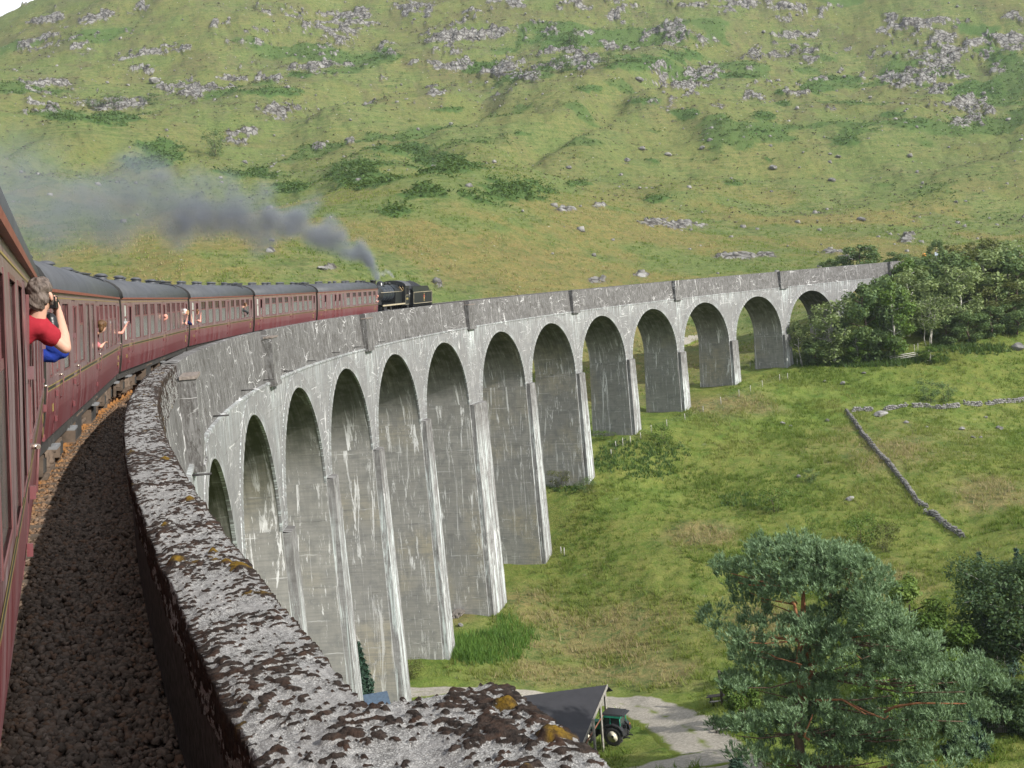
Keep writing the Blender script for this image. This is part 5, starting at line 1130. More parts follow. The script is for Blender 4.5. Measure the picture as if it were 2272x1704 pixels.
TREES = [  # px, base row, top row, width, distance, species, label
    (1776, 808, 706, 48, None, 'b', 'slender birch standing half inside the last clear arch'),
    (1850, 806, 668, 104, None, 'b', 'broad drooping birch in front of the last visible arch'),
    (1922, 800, 632, 112, None, 'd', 'tall dark tree against the end pilaster of the viaduct'),
    (1985, 796, 632, 105, None, 'r', 'bright green young tree with a thin pale trunk above the rail hurdle'),
    (1972, 776, 596, 104, None, 'd', 'dark tree hiding the last arch opening'),
    (2020, 745, 586, 120, None, 'b', 'tall birch next to the wing wall at the viaduct end'),
    (2060, 764, 652, 90, None, 'bm', 'multi stemmed birch with bare white curving stems'),
    (2130, 748, 592, 96, None, 'b', 'birch with one straight white trunk at the edge of the wood'),
    (2100, 714, 560, 130, None, 'd', 'dark broad tree rising in the middle of the wood'),
    (2190, 712, 548, 140, None, 'b', 'tallest birch at the top of the wood'),
    (2216, 730, 630, 100, None, 'o', 'rounded olive green tree at the lower right edge of the wood'),
    (2262, 712, 556, 130, None, 'd', 'dark tree cut by the photo edge at the top of the wood'),
    (2160, 690, 540, 120, None, 'o', 'brownish topped tree at the back of the wood'),
    (2240, 690, 538, 120, None, 'b', 'pale birch crown at the back of the wood by the photo edge'),
    (2060, 690, 566, 110, None, 'd', 'dark tree filling the wood behind the white stemmed birches'),
    (2020, 700, 576, 100, None, 'r', 'light green tree close beside the end of the parapet'),
    (1912, 620, 534, 98, 305, 'd', 'dark rounded tree rising behind the far parapet'),
    (1843, 610, 574, 58, 312, 'd', 'low dark bush peeping over the far parapet'),
    (2000, 640, 556, 80, 318, 'd', 'blue green sapling thicket behind the wing wall'),
    (1980, 640, 572, 66, 320, 'r', 'light green shrub behind the end of the parapet'),
    (2080, 640, 530, 36, 335, 'd', 'thin dark sapling above the wood near the orange board'),
    (1902, 806, 740, 62, None, 'r', 'bright leafy bush at the foot of the wood beside the fence'),
    (2064, 806, 766, 70, None, 'r', 'fresh green bush right of the rail hurdle'),
    (1812, 812, 752, 66, None, 'd', 'dark undergrowth bush below the drooping birch'),
    (1950, 800, 720, 84, None, 'd', 'shadowy bush behind the rail hurdle'),
    (2045, 740, 640, 90, None, 'd', 'dark tree between the wing wall and the white stemmed birches'),
    (2150, 758, 690, 76, None, 'd', 'dark bush under the straight trunked birch'),
    (2255, 742, 660, 80, None, 'd', 'dark bush beside the rounded olive tree'),
    (2200, 748, 672, 80, None, 'd', 'dark bush in the shade left of the rounded olive tree'),
    (2100, 762, 700, 70, None, 'd', 'dark bush between the two white trunked birches'),
]
_var = {}
def species(sp, k):
    key = (sp, k % 3)
    if key in _var: return _var[key]
    s = 40 + 7 * (k % 3) + ord(sp[0])
    if sp == 'b': r = broadleaf(s, 10, 6.2, 3200, 0.21, L_BIRCH, B_WHITE, 0.9)
    elif sp == 'bm': r = broadleaf(s, 10, 7.0, 1900, 0.19, L_BIRCH, B_WHITE, 0.9, stems=4, bare=0.42)
    elif sp == 'd': r = broadleaf(s, 10, 7.0, 3600, 0.23, L_DARK, B_BROWN, 0.3, bare=0.12)
    elif sp == 'r': r = broadleaf(s, 10, 6.4, 2700, 0.24, L_BRIGHT, B_WHITE, 0.2, bare=0.15)
    else: r = broadleaf(s, 10, 7.6, 3200, 0.22, L_OLIVE, B_BROWN, 0.2, bare=0.15)
    _var[key] = r + ((6.2 if sp == 'b' else 7.0),); return _var[key]
for k, (px, py, pt, w, d, sp, lab) in enumerate(TREES):
    b, h, wd = tree_at(px, py, pt, w, d); tr, cr, w0 = species(sp, k)
    t = place_tree({'b': 'birch_tree', 'bm': 'birch_tree'}.get(sp, 'broadleaf_tree' if h > 3 else 'bush'), lab, 'tree' if h > 4.2 else 'bush', tr, cr, (b[0], b[1], b[2] - 0.2), 1.7 * k, h / 9.6, 'trees of the wood at the far end of the viaduct')
    f = wd / (w0 * h / 9.6); f = min(max(f, 0.6), 1.9); t.scale = (h / 9.6 * f, h / 9.6 * f, h / 9.6)
# bushes standing alone
BUSH = [(1724, 1135, 1088, 66, 'r', 'round green bush alone in the middle of the field', 'bush'), (1475, 985, 944, 56, 'r', 'spreading bright bush below the fence posts on the slope', 'bush'), (1335, 975, 955, 50, 'r', 'low bush at the foot of the pier under the fence', 'bush'),
        (1245, 1078, 1040, 56, 'o', 'pale shrub growing against the foot of a pier', 'bush'), (1300, 1090, 1062, 44, 'd', 'dark little bush just right of a pier foot', 'bush'), (2060, 892, 845, 46, 'd', 'dark bush behind the upper stone wall, left one of the two', 'bush'), (2100, 890, 850, 44, 'd', 'dark bush behind the upper stone wall, right one of the two', 'bush'),
        (915, 1500, 1458, 66, 'o', 'olive bush at the foot of the pier beside the farm track', 'bush'), (1905, 1215, 1148, 80, 'r', 'leafy sapling clump behind the top of the pine', 'bush'), (1960, 1225, 1160, 66, 'o', 'yellowing sapling clump behind the right shoulder of the pine', 'bush'), (1810, 1205, 1150, 40, 'r', 'thin sapling left of the leafy clump behind the pine', 'bush'),
        (1800, 1068, 1040, 40, 'd', 'small dark shrub at the lower part of the sloping stone wall', 'bush'), (478, 345, 294, 50, 'd', 'single dark tree high on the hillside above the smoke', 'tree'), (246, 240, 212, 50, 'd', 'dark bush clinging to crags on the left of the hill', 'bush'), (335, 232, 208, 40, 'd', 'dark bush at the right end of the left crags', 'bush'),
        (205, 244, 218, 34, 'd', 'small dark bush at the left end of the left crags', 'bush'), (1252, 160, 124, 44, 'd', 'dark tree at the foot of the central crags', 'tree'), (1268, 100, 70, 50, 'd', 'faint dark tree in the gully of the central crags', 'tree'), (1345, 145, 118, 42, 'd', 'dark bush at the right foot of the central crags', 'bush')]
for k, (px, py, pt, w, sp, lab, cat) in enumerate(BUSH):
    b, h, wd = tree_at(px, py, pt, w)
    key = ('bush', sp)
    if key not in _var: _var[key] = broadleaf(90 + ord(sp[0]), 4, 4.6, 1100, 0.14, {'r': L_BRIGHT, 'o': L_OLIVE, 'd': L_DARK}[sp], B_BROWN, 0.1, stems=3, bare=0.05)
    tr, cr = _var[key][:2]; t = place_tree('bush' if cat == 'bush' else 'broadleaf_tree', lab, cat, tr, cr, (b[0], b[1], b[2] - 0.1), k * 1.3); t.scale = (wd / 4.6, wd / 4.6, h / 3.9)

# ---- the big Scots pine
PD = 84.0
PINE = [(1760, 1215, 48, 24), (1805, 1222, 55, 28), (1722, 1238, 50, 28), (1682, 1252, 45, 24), (1845, 1238, 45, 30), (1882, 1262, 36, 30), (1922, 1278, 36, 30), (1652, 1268, 26, 16), (1600, 1262, 18, 14), (1622, 1290, 28, 16), (1652, 1312, 34, 15), (1682, 1335, 42, 16), (1762, 1285, 60, 26), (1842, 1305, 55, 30), (1902, 1320, 45, 30), (1950, 1330, 32, 30), (1965, 1300, 20, 20), (1720, 1300, 40, 20), (1800, 1260, 50, 24), (1880, 1350, 40, 20),
        (1580, 1385, 22, 18), (1617, 1390, 36, 17), (1660, 1403, 44, 15), (1720, 1380, 45, 15), (1780, 1375, 52, 17), (1832, 1385, 46, 17), (1882, 1370, 44, 22), (1932, 1368, 40, 26), (1976, 1362, 26, 26), (1640, 1425, 36, 10), (1852, 1418, 50, 13), (1792, 1418, 44, 13), (1960, 1400, 36, 18),
        (1660, 1460, 40, 11), (1690, 1490, 52, 16), (1610, 1490, 34, 9), (1742, 1470, 36, 16), (1802, 1448, 52, 16), (2012, 1420, 44, 20), (2062, 1440, 44, 20), (2002, 1462, 52, 18), (2082, 1478, 52, 18), (2132, 1488, 40, 20), (2172, 1482, 18, 22), (1962, 1480, 52, 18), (2122, 1518, 44, 12), (1882, 1480, 52, 16), (2182, 1502, 13, 16), (2040, 1500, 50, 14),
        (1660, 1530, 52, 15), (1720, 1560, 52, 20), (1642, 1570, 40, 12), (1782, 1530, 44, 16), (1820, 1560, 40, 18), (1902, 1600, 52, 24), (1982, 1590, 52, 22), (2052, 1590, 52, 22), (2112, 1600, 46, 20), (2162, 1592, 34, 18), (2182, 1570, 17, 14), (1852, 1580, 44, 16), (1942, 1640, 60, 22), (2032, 1640, 60, 22), (2102, 1650, 34, 20), (2122, 1630, 26, 16), (1862, 1640, 44, 20),
        (1602, 1625, 26, 12), (1642, 1640, 40, 15), (1702, 1645, 52, 16), (1762, 1640, 44, 20), (1722, 1672, 52, 15), (1662, 1662, 36, 10), (1802, 1682, 54, 18), (1902, 1692, 70, 16), (2002, 1692, 70, 18), (1822, 1622, 44, 20)]
_hull = [(1200, 1690, 1900), (1260, 1610, 1960), (1320, 1650, 1985), (1380, 1590, 2000), (1420, 1640, 2060), (1470, 1620, 2150), (1510, 1650, 2190), (1560, 1640, 2180), (1610, 1600, 2180), (1660, 1620, 2140), (1700, 1680, 2080)]
_rp = random.Random(77)
for _k in range(36):
    _y = _rp.uniform(1225, 1695); _a = np.interp(_y, [h[0] for h in _hull], [h[1] for h in _hull]) + 45; _b = np.interp(_y, [h[0] for h in _hull], [h[2] for h in _hull]) - 45
    PINE.append((_rp.uniform(_a, _b), _y, _rp.uniform(32, 48), _rp.uniform(13, 20)))
def pine():
    rng = random.Random(3); base = at(1785, 1790, PD); gz_ = ground_z(base[0], base[1]); rz_ = np.array([RT[0], RT[1], 0]) / math.hypot(RT[0], RT[1]); fz = np.array([-rz_[1], rz_[0], 0.0])
    root = thing('scots_pine', 'large spreading blue green pine with orange bark in the lower right', 'pine tree', (base[0], base[1], gz_)); O = np.array([base[0], base[1], gz_])
    def P(px, py, dd=0.0):
        return at(px, py, PD) + fz * dd - O
    stem = [P(1785, 1800), P(1778, 1700), P(1772, 1630, 0.2), P(1782, 1560, 0.3), P(1800, 1500, 0.2), P(1792, 1440, 0), P(1782, 1370, 0), P(1784, 1318, 0.2), P(1776, 1260, 0.4), P(1770, 1215, 0.6)]; stem[0][2] = -0.6
    tb = MB(); m1 = 6
    tb.tube(stem[:4], [0.40, 0.36, 0.32, 0.28], B_PINELOW, 10); tb.tube(stem[3:], [0.28, 0.25, 0.22, 0.18, 0.13, 0.08, 0.03], B_PINE, 10)
    stem2 = [stem[3], P(1768, 1500, -0.8), P(1764, 1455, -1.0), P(1768, 1410, -1.2), P(1752, 1330, -1.4), P(1720, 1290, -1.4)]; tb.tube(stem2, [0.22, 0.22, 0.20, 0.16, 0.11, 0.04], B_PINE, 9)
    stem3 = [stem[4], P(1840, 1420, 1.0), P(1880, 1350, 1.4), P(1900, 1300, 1.6)]; tb.tube(stem3, [0.18, 0.14, 0.10, 0.04], B_PINE, 8)
    axis = [Vector(p) for a in (stem[1:], stem2, stem3) for p in a]
    cl = []
    for (px, py, rx, ry) in PINE:
        k = PD / FPX
        for rep in range(2):
            dd = rng.uniform(-1, 1) * (3.6 if rep == 0 else 4.6) * (1 - 0.35 * (1450 - py) / 260 if py < 1450 else 1.0); off = (rng.uniform(-10, 10), rng.uniform(-4, 8)) if rep else (0, 0)
            c = P(px + off[0], py + off[1], dd); cl.append((c, rx * k * (1.0 if rep == 0 else 0.8), ry * k * (1.0 if rep == 0 else 0.9)))
            if rep == 0:
                q = Vector(c); cand = [a for a in axis if a.z < q.z + 0.6] or axis; a = min(cand, key=lambda p: (p - q).length + abs(p.z - q.z + 0.8) * 0.6); L = (q - a).length
                mid = a + (q - a) * 0.5 + Vector((rng.uniform(-.3, .3), rng.uniform(-.3, .3), -0.05 * L)); r = min(0.085, 0.022 + 0.010 * L)
                if L > 1.0: tb.tube([a, mid, q - (q - a) * 0.18 - Vector((0, 0, ry * k * 0.4))], [r, r * 0.7, r * 0.35], B_PINELOW if py > 1400 else B_PINE, 6)
    # limbs the photo shows plainly, bare and orange
    for pts, r in (([(1795, 1535), (1850, 1530), (1900, 1560)], 0.10), ([(1945, 1560), (1965, 1545), (2010, 1535), (2060, 1533), (2110, 1530)], 0.10), ([(1860, 1538), (1900, 1555), (1940, 1570), (1945, 1560)], 0.09), ([(1780, 1620), (1768, 1610), (1785, 1560)], 0.10), ([(1640, 1422), (1690, 1430), (1705, 1437), (1760, 1450)], 0.07), ([(1830, 1415), (1870, 1425), (1890, 1440)], 0.06), ([(1880, 1700), (1930, 1680), (1985, 1662), (2050, 1655)], 0.12), ([(1755, 1325), (1735, 1300), (1725, 1280)], 0.06)):
        P3 = [P(x, y, -1.8 - 0.25 * i) for i, (x, y) in enumerate(pts)]; tb.tube(P3, [r * (1 - 0.6 * i / (len(P3) - 1)) for i in range(len(P3))], B_PINE, 7)
    tr = tb.build('trunk', root)
    # shoots: little upright bottle brushes of needles on the skin of each pad
    R = np.random.RandomState(11); C, D = [], []
    for (c, rx, ry) in cl:
        n = int(48 * (rx * rx + rx * ry) + 24); d = R.randn(n, 3); d /= np.linalg.norm(d, axis=1, keepdims=True); d[:, 2] = np.where(R.rand(n) < 0.72, np.abs(d[:, 2]), d[:, 2]); r = 0.55 + 0.5 * R.rand(n)
        m_ = max(3, n // 13); sd_ = d[:m_] * (0.80 + 0.35 * R.rand(m_))[:, None]; pick = R.randint(0, m_, n); near_ = R.rand(n) < 0.8; d = np.where(near_[:, None], sd_[pick] + R.randn(n, 3) * np.array([0.15 / max(rx, .3), 0.15 / max(rx, .3), 0.13 / max(ry, .3)]), d * r[:, None]); r = np.ones(n)
        bump_ = 1 + 0.12 * np.sin(d[:, 0] * 7 + c[0]) * np.sin(d[:, 1] * 7 + c[1])
        C.append(np.asarray(c) + d * np.array([rx, rx, ry * 1.15]) * (r * bump_)[:, None]); D.append(d * np.array([0.55, 0.55, 0.45]) + np.array([0, 0, 0.75]) + R.randn(n, 3) * 0.16)
    C, D = np.concatenate(C), np.concatenate(D); D /= np.linalg.norm(D, axis=1, keepdims=True); n = len(C); m = 7
    a = np.cross(D, R.randn(n, 3)); a /= np.linalg.norm(a, axis=1, keepdims=True); b = np.cross(D, a); L = (0.28 + 0.16 * R.rand(n))[:, None]; Vs = []; 
    for k in range(m):
        t = 2 * math.pi * k / m + R.rand(n)[:, None]; out = a * np.cos(t) + b * np.sin(t); s0 = (k / m) * 0.7; q = C + D * L * s0; w = np.cross(D, out) * 0.034; tip = q + (D * 0.85 + out * 0.62) * L * 0.72
        Vs.append(np.stack([q - w, q + w, tip], 1))
    V = np.stack(Vs, 1).reshape(-1, 3); F = np.arange(len(V)).reshape(-1, 3); tint = np.clip(0.15 + 0.75 * R.rand(n), 0, 1); tint = np.repeat(tint, m * 3) * np.tile(np.array([0.75, 0.75, 1.15]), n * m)
    link('crown', np_mesh('crown', V, F, L_PINE, attrs=dict(tint=np.clip(tint, 0, 1))), root)
    print('pine shoots', n)
pine()
# ---- spruces and the dark trees at the right edge
def spruce(seed, h, w, n, mat):
    rng = random.Random(seed); mb = MB(); mb.tube([(0, 0, -0.4), (0, 0, h * 0.5), (0.02, 0, h)], [0.012 * h + 0.03, 0.008 * h, 0.01], B_BROWN, 6); R = np.random.RandomState(seed); C, N = [], []
    tiers = max(6, int(h * 2.2))
    for k in range(tiers):
        f = k / tiers; z = h * (0.04 + 0.94 * f); L = w * 0.5 * (1 - f) ** 0.85 + 0.06
        for j in range(7):
            a = j * 0.9 + k * 1.3 + rng.uniform(-.3, .3); e = L * rng.uniform(0.75, 1.1); m_ = max(6, int(2.2 * n * e / (w * tiers)))
            t = R.rand(m_) ** 0.7; C.append(np.stack([np.cos(a) * e * t, np.sin(a) * e * t, z - 0.45 * e * t + 0.25 * e * t ** 3], 1) + R.randn(m_, 3) * 0.10 * (0.5 + e)); N.append(np.tile([math.cos(a) * 0.5, math.sin(a) * 0.5, 0.8], (m_, 1)) + R.randn(m_, 3) * 0.8)
    C, N = np.concatenate(C), np.concatenate(N); V, F = leaf_quads(C, N, 0.10 + 0.012 * h, R, 0.5); return mb.data('trunk'), np_mesh('crown', V, F, mat, attrs=dict(tint=np.repeat(R.rand(len(C)), 4)))
for k, (px, py, pt, w, d, mat, lab, nm) in enumerate([(806, 1592, 1408, 96, 98, L_SPRUCE, 'narrow young spruce against the foot of a tall pier', 'spruce_tree'), (2175, 1300, 1212, 36, 118, L_SPRUCE, 'little blue spruce tip above the dark thicket', 'spruce_tree'), (2258, 1290, 1205, 36, 122, L_SPRUCE, 'thin spruce tip at the photo edge above the thicket', 'spruce_tree'),
        (2200, 1520, 1310, 130, 108, L_SPRUCE, 'dark spruce behind the birches at the right edge', 'spruce_tree'), (1640, 1790, 1668, 110, 80, L_SPRUCE, 'top of a dark spruce at the bottom edge left of the pine', 'spruce_tree'), (2150, 1720, 1560, 100, 92, L_SPRUCE, 'bluish spruce low at the right foot of the pine', 'spruce_tree')]):
    b, h, wd = tree_at(px, py, pt, w, d); tr, cr = spruce(300 + k, h, wd, 4200 if w > 70 else 1200, mat); place_tree(nm, lab, 'conifer', tr, cr, (b[0], b[1], b[2] - 0.1))
for k, (px, py, pt, w, d, sp, lab) in enumerate([(2032, 1560, 1272, 165, 102, 'l', 'yellow green feathery tree right behind the pine'), (2205, 1540, 1232, 215, 104, 'bd', 'dark leaved birch with bare pale stems at the right edge'), (2300, 1540, 1236, 200, 102, 'bd', 'dark tree half cut by the right photo edge'), (2092, 1520, 1332, 150, 100, 'r', 'fresh green rowan between the larch and the dark birch'), (1935, 1500, 1290, 90, 110, 'd', 'dark tree hidden close behind the right side of the pine'),
        (2215, 1600, 1490, 150, 97, 'd', 'dark bramble bush below the pale stemmed birch'), (2270, 1610, 1500, 110, 96, 'd', 'dark bush at the photo edge below the half cut tree'), (1960, 1640, 1500, 130, 95, 'r', 'bright bush glimpsed between the lower pine limbs'), (1650, 1560, 1490, 80, 100, 'r', 'light green bush behind the left lower limbs of the pine'), (2130, 1640, 1540, 90, 96, 'd', 'dark bush filling the gap right of the pine')]):
    b, h, wd = tree_at(px, py, pt, w, d)
    tr, cr = broadleaf(500 + k, h, wd, 13000 if w >= 150 else 6000, 0.10 + 0.004 * h, {'bd': L_DEEP, 'r': L_BRIGHT, 'd': L_DEEP, 'l': L_LARCH}[sp], B_WHITE if sp == 'bd' else B_BROWN, 0.4, stems=4 if sp == 'bd' else 1, bare=0.30 if sp == 'bd' else 0.05)
    place_tree('birch_tree' if sp == 'bd' else ('broadleaf_tree' if h > 4 else 'bush'), lab, 'tree' if h > 4 else 'bush', tr, cr, (b[0], b[1], b[2] - 0.1))

# ---- ground cover
def scatter_on_land(n, weight, rng):
    """random points of the land, chosen by a weight given per grid node"""
    w = weight.ravel() * (RR * RR).ravel() ** 0.5; k = rng.choice(w.size, n, p=w / w.sum()); j = rng.rand(n, 2)
    th_, r_ = TH.ravel()[k] + (j[:, 0] - 0.5) * 0.001, RR.ravel()[k] * (1 + (j[:, 1] - 0.5) * 0.0037); x, y = r_ * np.sin(th_), r_ * np.cos(th_); return np.stack([x, y, Zt.ravel()[k]], 1), k
R = np.random.RandomState(21)
vis = (PXa > -80) & (PXa < 2350) & (PYa > -60) & (PYa < 1800)
def blades(C, h, w, per, rng, spread, lean=0.5):
    n = len(C) * per; c = np.repeat(C, per, 0) + rng.randn(n, 3) * np.array([spread, spread, 0]); hh = (np.repeat(h, per) if hasattr(h, '__len__') else h) * (0.6 + 0.7 * rng.rand(n)); a = rng.rand(n) * 6.28; ww = w * (0.7 + 0.6 * rng.rand(n))
    d = np.stack([np.cos(a), np.sin(a), 0 * a], 1); t = rng.randn(n, 3) * lean; t[:, 2] = 0; top = c + t * hh[:, None] + np.array([0, 0, 1]) * hh[:, None]
    V = np.stack([c - d * ww[:, None] - [0, 0, .05], c + d * ww[:, None] - [0, 0, .05], top], 1).reshape(-1, 3); return V, np.arange(n * 3).reshape(-1, 3)
PATHM = None
# tussocky field grass
wt = (vis & inside & (RR > 80) & (RR < 300)) * (0.25 + sstep(0.42, 0.62, fbm(X / 6, Y / 6, 3, 401))) * np.clip(RR / 150, 0.5, 1.4)
trk = [(870, 1530), (1000, 1533), (1150, 1538), (1330, 1548), (1420, 1562), (1480, 1592), (1540, 1640), (1600, 1692), (1680, 1760)]
for a, b in zip(trk[:-1], trk[1:]):
    for f in np.linspace(0, 1, 12): wt = wt * (1 - np.exp(-(((PXa - a[0] - (b[0] - a[0]) * f) / 48) ** 2 + ((PYa - a[1] - (b[1] - a[1]) * f) / 17) ** 2)))
wt = wt * (1 - np.exp(-(((PXa - 1440) / 110) ** 2 + ((PYa - 1660) / 60) ** 2)))
C, kk = scatter_on_land(17000, wt, R); hgt_ = 0.30 + 0.35 * fbm(C[:, 0] / 9, C[:, 1] / 9, 2, 405); V, F = blades(C, hgt_ * 1.15, 0.05, 7, R, 0.16, 0.5)
strw = np.maximum(0.8 * sstep(0.50, 0.68, fbm(C[:, 0] / 12 + 4, C[:, 1] / 12, 3, 407)), 1.25 * straw.ravel()[kk]); tn = np.clip(np.repeat(0.65 * strw, 7) + 0.45 * R.rand(len(C) * 7), 0, 1)
tag(link('grass_tufts', np_mesh('grass_tufts', V, F, L_GRASS, attrs=dict(tint=np.repeat(tn, 3)))), 'rough field grass growing in tussocks below the viaduct', None, kind='stuff')
# moor grass on the hill side
wt = vis * hill * (RR > 160) * (RR < 520) * (0.3 + sstep(0.45, 0.62, fbm(X / 9, Y / 9, 3, 411))) * (1 - np.clip(fern + rock, 0, 1)); C, kk = scatter_on_land(17000, wt, R); V, F = blades(C, 0.55, 0.11, 5, R, 0.30, 0.5); br = brown.ravel()[kk]; tn = np.clip(np.repeat(0.15 + 0.75 * br, 5) + 0.35 * (R.rand(len(C) * 5) - 0.3), 0, 1)
tag(link('moor_grass', np_mesh('moor_grass', V, F, L_GRASS, attrs=dict(tint=np.repeat(tn, 3)))), 'coarse moor grass on the lower hillside', None, kind='stuff')
wt = vis * (fern > 0.2) * fern ** 2 * (RR < 800); C, kk = scatter_on_land(9000, wt, R); C[:, 2] += 0.35; n = len(C); C = np.repeat(C, 4, 0) + R.randn(n * 4, 3) * np.array([0.7, 0.7, 0.25]); V, F = leaf_quads(C, R.randn(n * 4, 3) * 0.6 + np.array([0, 0, 1.0]), 0.62, R, 0.8)
tag(link('bracken', np_mesh('bracken', V, F, L_FERN, attrs=dict(tint=np.repeat(R.rand(n * 4), 4)))), 'dark green bracken in patches on the hillside', None, kind='stuff')
# tall flag leaves by the pier foot, and smaller clumps up the bank
def patch(lst, n, h, w, mat, name, label, seed, lean=0.28):
    Rr = np.random.RandomState(seed); pts = []
    wts = np.array([a[2] * a[3] for a in lst], float); ks = Rr.choice(len(lst), n, p=wts / wts.sum())
    for k in ks:
        cx, cy, rx, ry = lst[k]; a, q = Rr.rand() * 6.28, math.sqrt(Rr.rand()); pts.append((cx + rx * q * math.cos(a), cy + ry * q * math.sin(a)))
    base = {}; out = []
    for px, py in pts:
        key = (round(px / 14), round(py / 7)); 
        if key not in base: base[key] = ground_at(key[0] * 14, key[1] * 7)
        g = base[key]; d = math.hypot(g[0], g[1]); v = ray(px, py) - ray(key[0] * 14, key[1] * 7); x, y = g[0] + (RT[0] * v @ RT) * d, g[1] + (RT[1] * v @ RT) * d + (Rr.rand() - .5) * 1.6; x += (Rr.rand() - .5) * 1.0; out.append((x, y))
    out = np.array(out); C = np.stack([out[:, 0], out[:, 1], H(out[:, 0], out[:, 1])], 1); V, F = blades(C, h, w, 4, Rr, 0.10, lean); tn = Rr.rand(len(C) * 4)
    tag(link(name, np_mesh(name, V, F, mat, attrs=dict(tint=np.repeat(tn, 3)))), label, None, kind='stuff')
patch([(1085, 1440, 85, 34), (1130, 1415, 60, 24), (1040, 1450, 40, 22), (1125, 1385, 24, 16)], 1100, 0.85, 0.05, L_REED, 'flag_leaves', 'bed of tall bright green leaves beside the pier foot', 61)
patch([(1400, 1000, 70, 22), (1440, 1040, 60, 26), (1345, 1030, 40, 20), (1480, 1000, 50, 18), (1250, 1085, 40, 12), (1650, 1110, 60, 16)], 800, 0.5, 0.09, L_FERN, 'bank_undergrowth', 'low leafy undergrowth on the bank beside the piers', 62, 0.5)
patch([(1850, 806, 180, 8), (2020, 800, 90, 7), (2150, 775, 90, 9)], 1200, 0.8, 0.12, L_FERN, 'wood_edge_undergrowth', 'low green growth along the foot of the wood', 63, 0.5)

# small stones and dark heather clumps strewn over the hillside
wt = vis * hill * (RR > 300) * (RR < 900) * (0.15 + 1.6 * sstep(0.03, 0.3, rock) + 0.8 * sstep(0.5, 0.62, n_m) + 0.8 * far); C, kk = scatter_on_land(1300, wt, R); n = len(C)
base = np.array([(-1, -1, -1), (1, -1, -1), (1, 1, -1), (-1, 1, -1), (-.7, -.7, 1), (.7, -.7, 1), (.7, .7, 1), (-.7, .7, 1)], float) * 0.5; sz = 0.45 + 1.3 * R.rand(n) ** 3
Vq = base[None] * (1 + 0.6 * (R.rand(n, 8, 3) - 0.5)) * np.stack([sz * 1.3, sz, sz * 0.8], 1)[:, None, :]; a = R.rand(n) * 6.28; ca, sa = np.cos(a)[:, None], np.sin(a)[:, None]; W_ = Vq.copy(); W_[:, :, 0] = Vq[:, :, 0] * ca - Vq[:, :, 1] * sa; W_[:, :, 1] = Vq[:, :, 0] * sa + Vq[:, :, 1] * ca
F0 = np.array([(3, 2, 1, 0), (4, 5, 6, 7), (0, 1, 5, 4), (1, 2, 6, 5), (2, 3, 7, 6), (3, 0, 4, 7)]); M_SCREE = plain('scree_stone', (0.20, 0.193, 0.182), 0.9, spec=0.1, var=0.5, scale=0.6)
tag(link('scree', np_mesh('scree', (W_ + C[:, None, :] + [0, 0, .15]).reshape(-1, 3), (F0[None] + (np.arange(n) * 8)[:, None, None]).reshape(-1, 4), M_SCREE)), 'countless small pale stones strewn over the hillside', None, kind='stuff')
wt = vis * hill * (RR > 430) * (RR < 900) * (0.25 + 1.5 * sstep(0.03, 0.3, rock) + 0.9 * heath) * (1 - fern); C, kk = scatter_on_land(9000, wt, R); n = len(C); C = np.repeat(C, 3, 0) + R.randn(n * 3, 3) * np.array([0.45, 0.45, 0.1]) + [0, 0, .2]; V, F = leaf_quads(C, R.randn(n * 3, 3) * 0.5 + np.array([0, 0, 0.8]), 0.50, R, 0.8)
L_HEATH = leaf_mat('heather', (0.045, 0.042, 0.022), (0.110, 0.090, 0.055), 0.1)
tag(link('heather', np_mesh('heather', V, F, L_HEATH, attrs=dict(tint=np.repeat(R.rand(n * 3), 4)))), 'dark heather clumps among the rocks of the hillside', None, kind='stuff')
# ================================================================== FARM TRACK, SHELTER, TRACTOR, WALLS, FENCES, BOULDERS
def gravel_material():
    t = NT('pale_gravel'); v = t.coord('Object'); n1 = t.noise(v, 0.5, 5, 0.65); n2 = t.noise(v, 4, 4, 0.7); n3 = t.noise(v, 14, 3, 0.7)
    c = t.mix(t.ramp(n2, (0.35, 0), (0.65, 1)), (0.235, 0.215, 0.180), (0.400, 0.375, 0.325)); c = t.mix(t.ramp(n3, (0.35, 0.5), (0.6, 0)), c, (0.15, 0.135, 0.11))
    e = t.ramp(t.math('ADD', t.attr('edge'), t.math('MULTIPLY_ADD', n1, 1.0, -0.5)), (0.42, 0), (0.62, 1)); c = t.mix(e, c, t.mix(n2, (0.075, 0.110, 0.018), (0.150, 0.175, 0.034)))
    return t.surf(c, 0.95, t.bump(n3, 0.6, 0.04), spec=0.1)
M_GRAVEL = gravel_material()
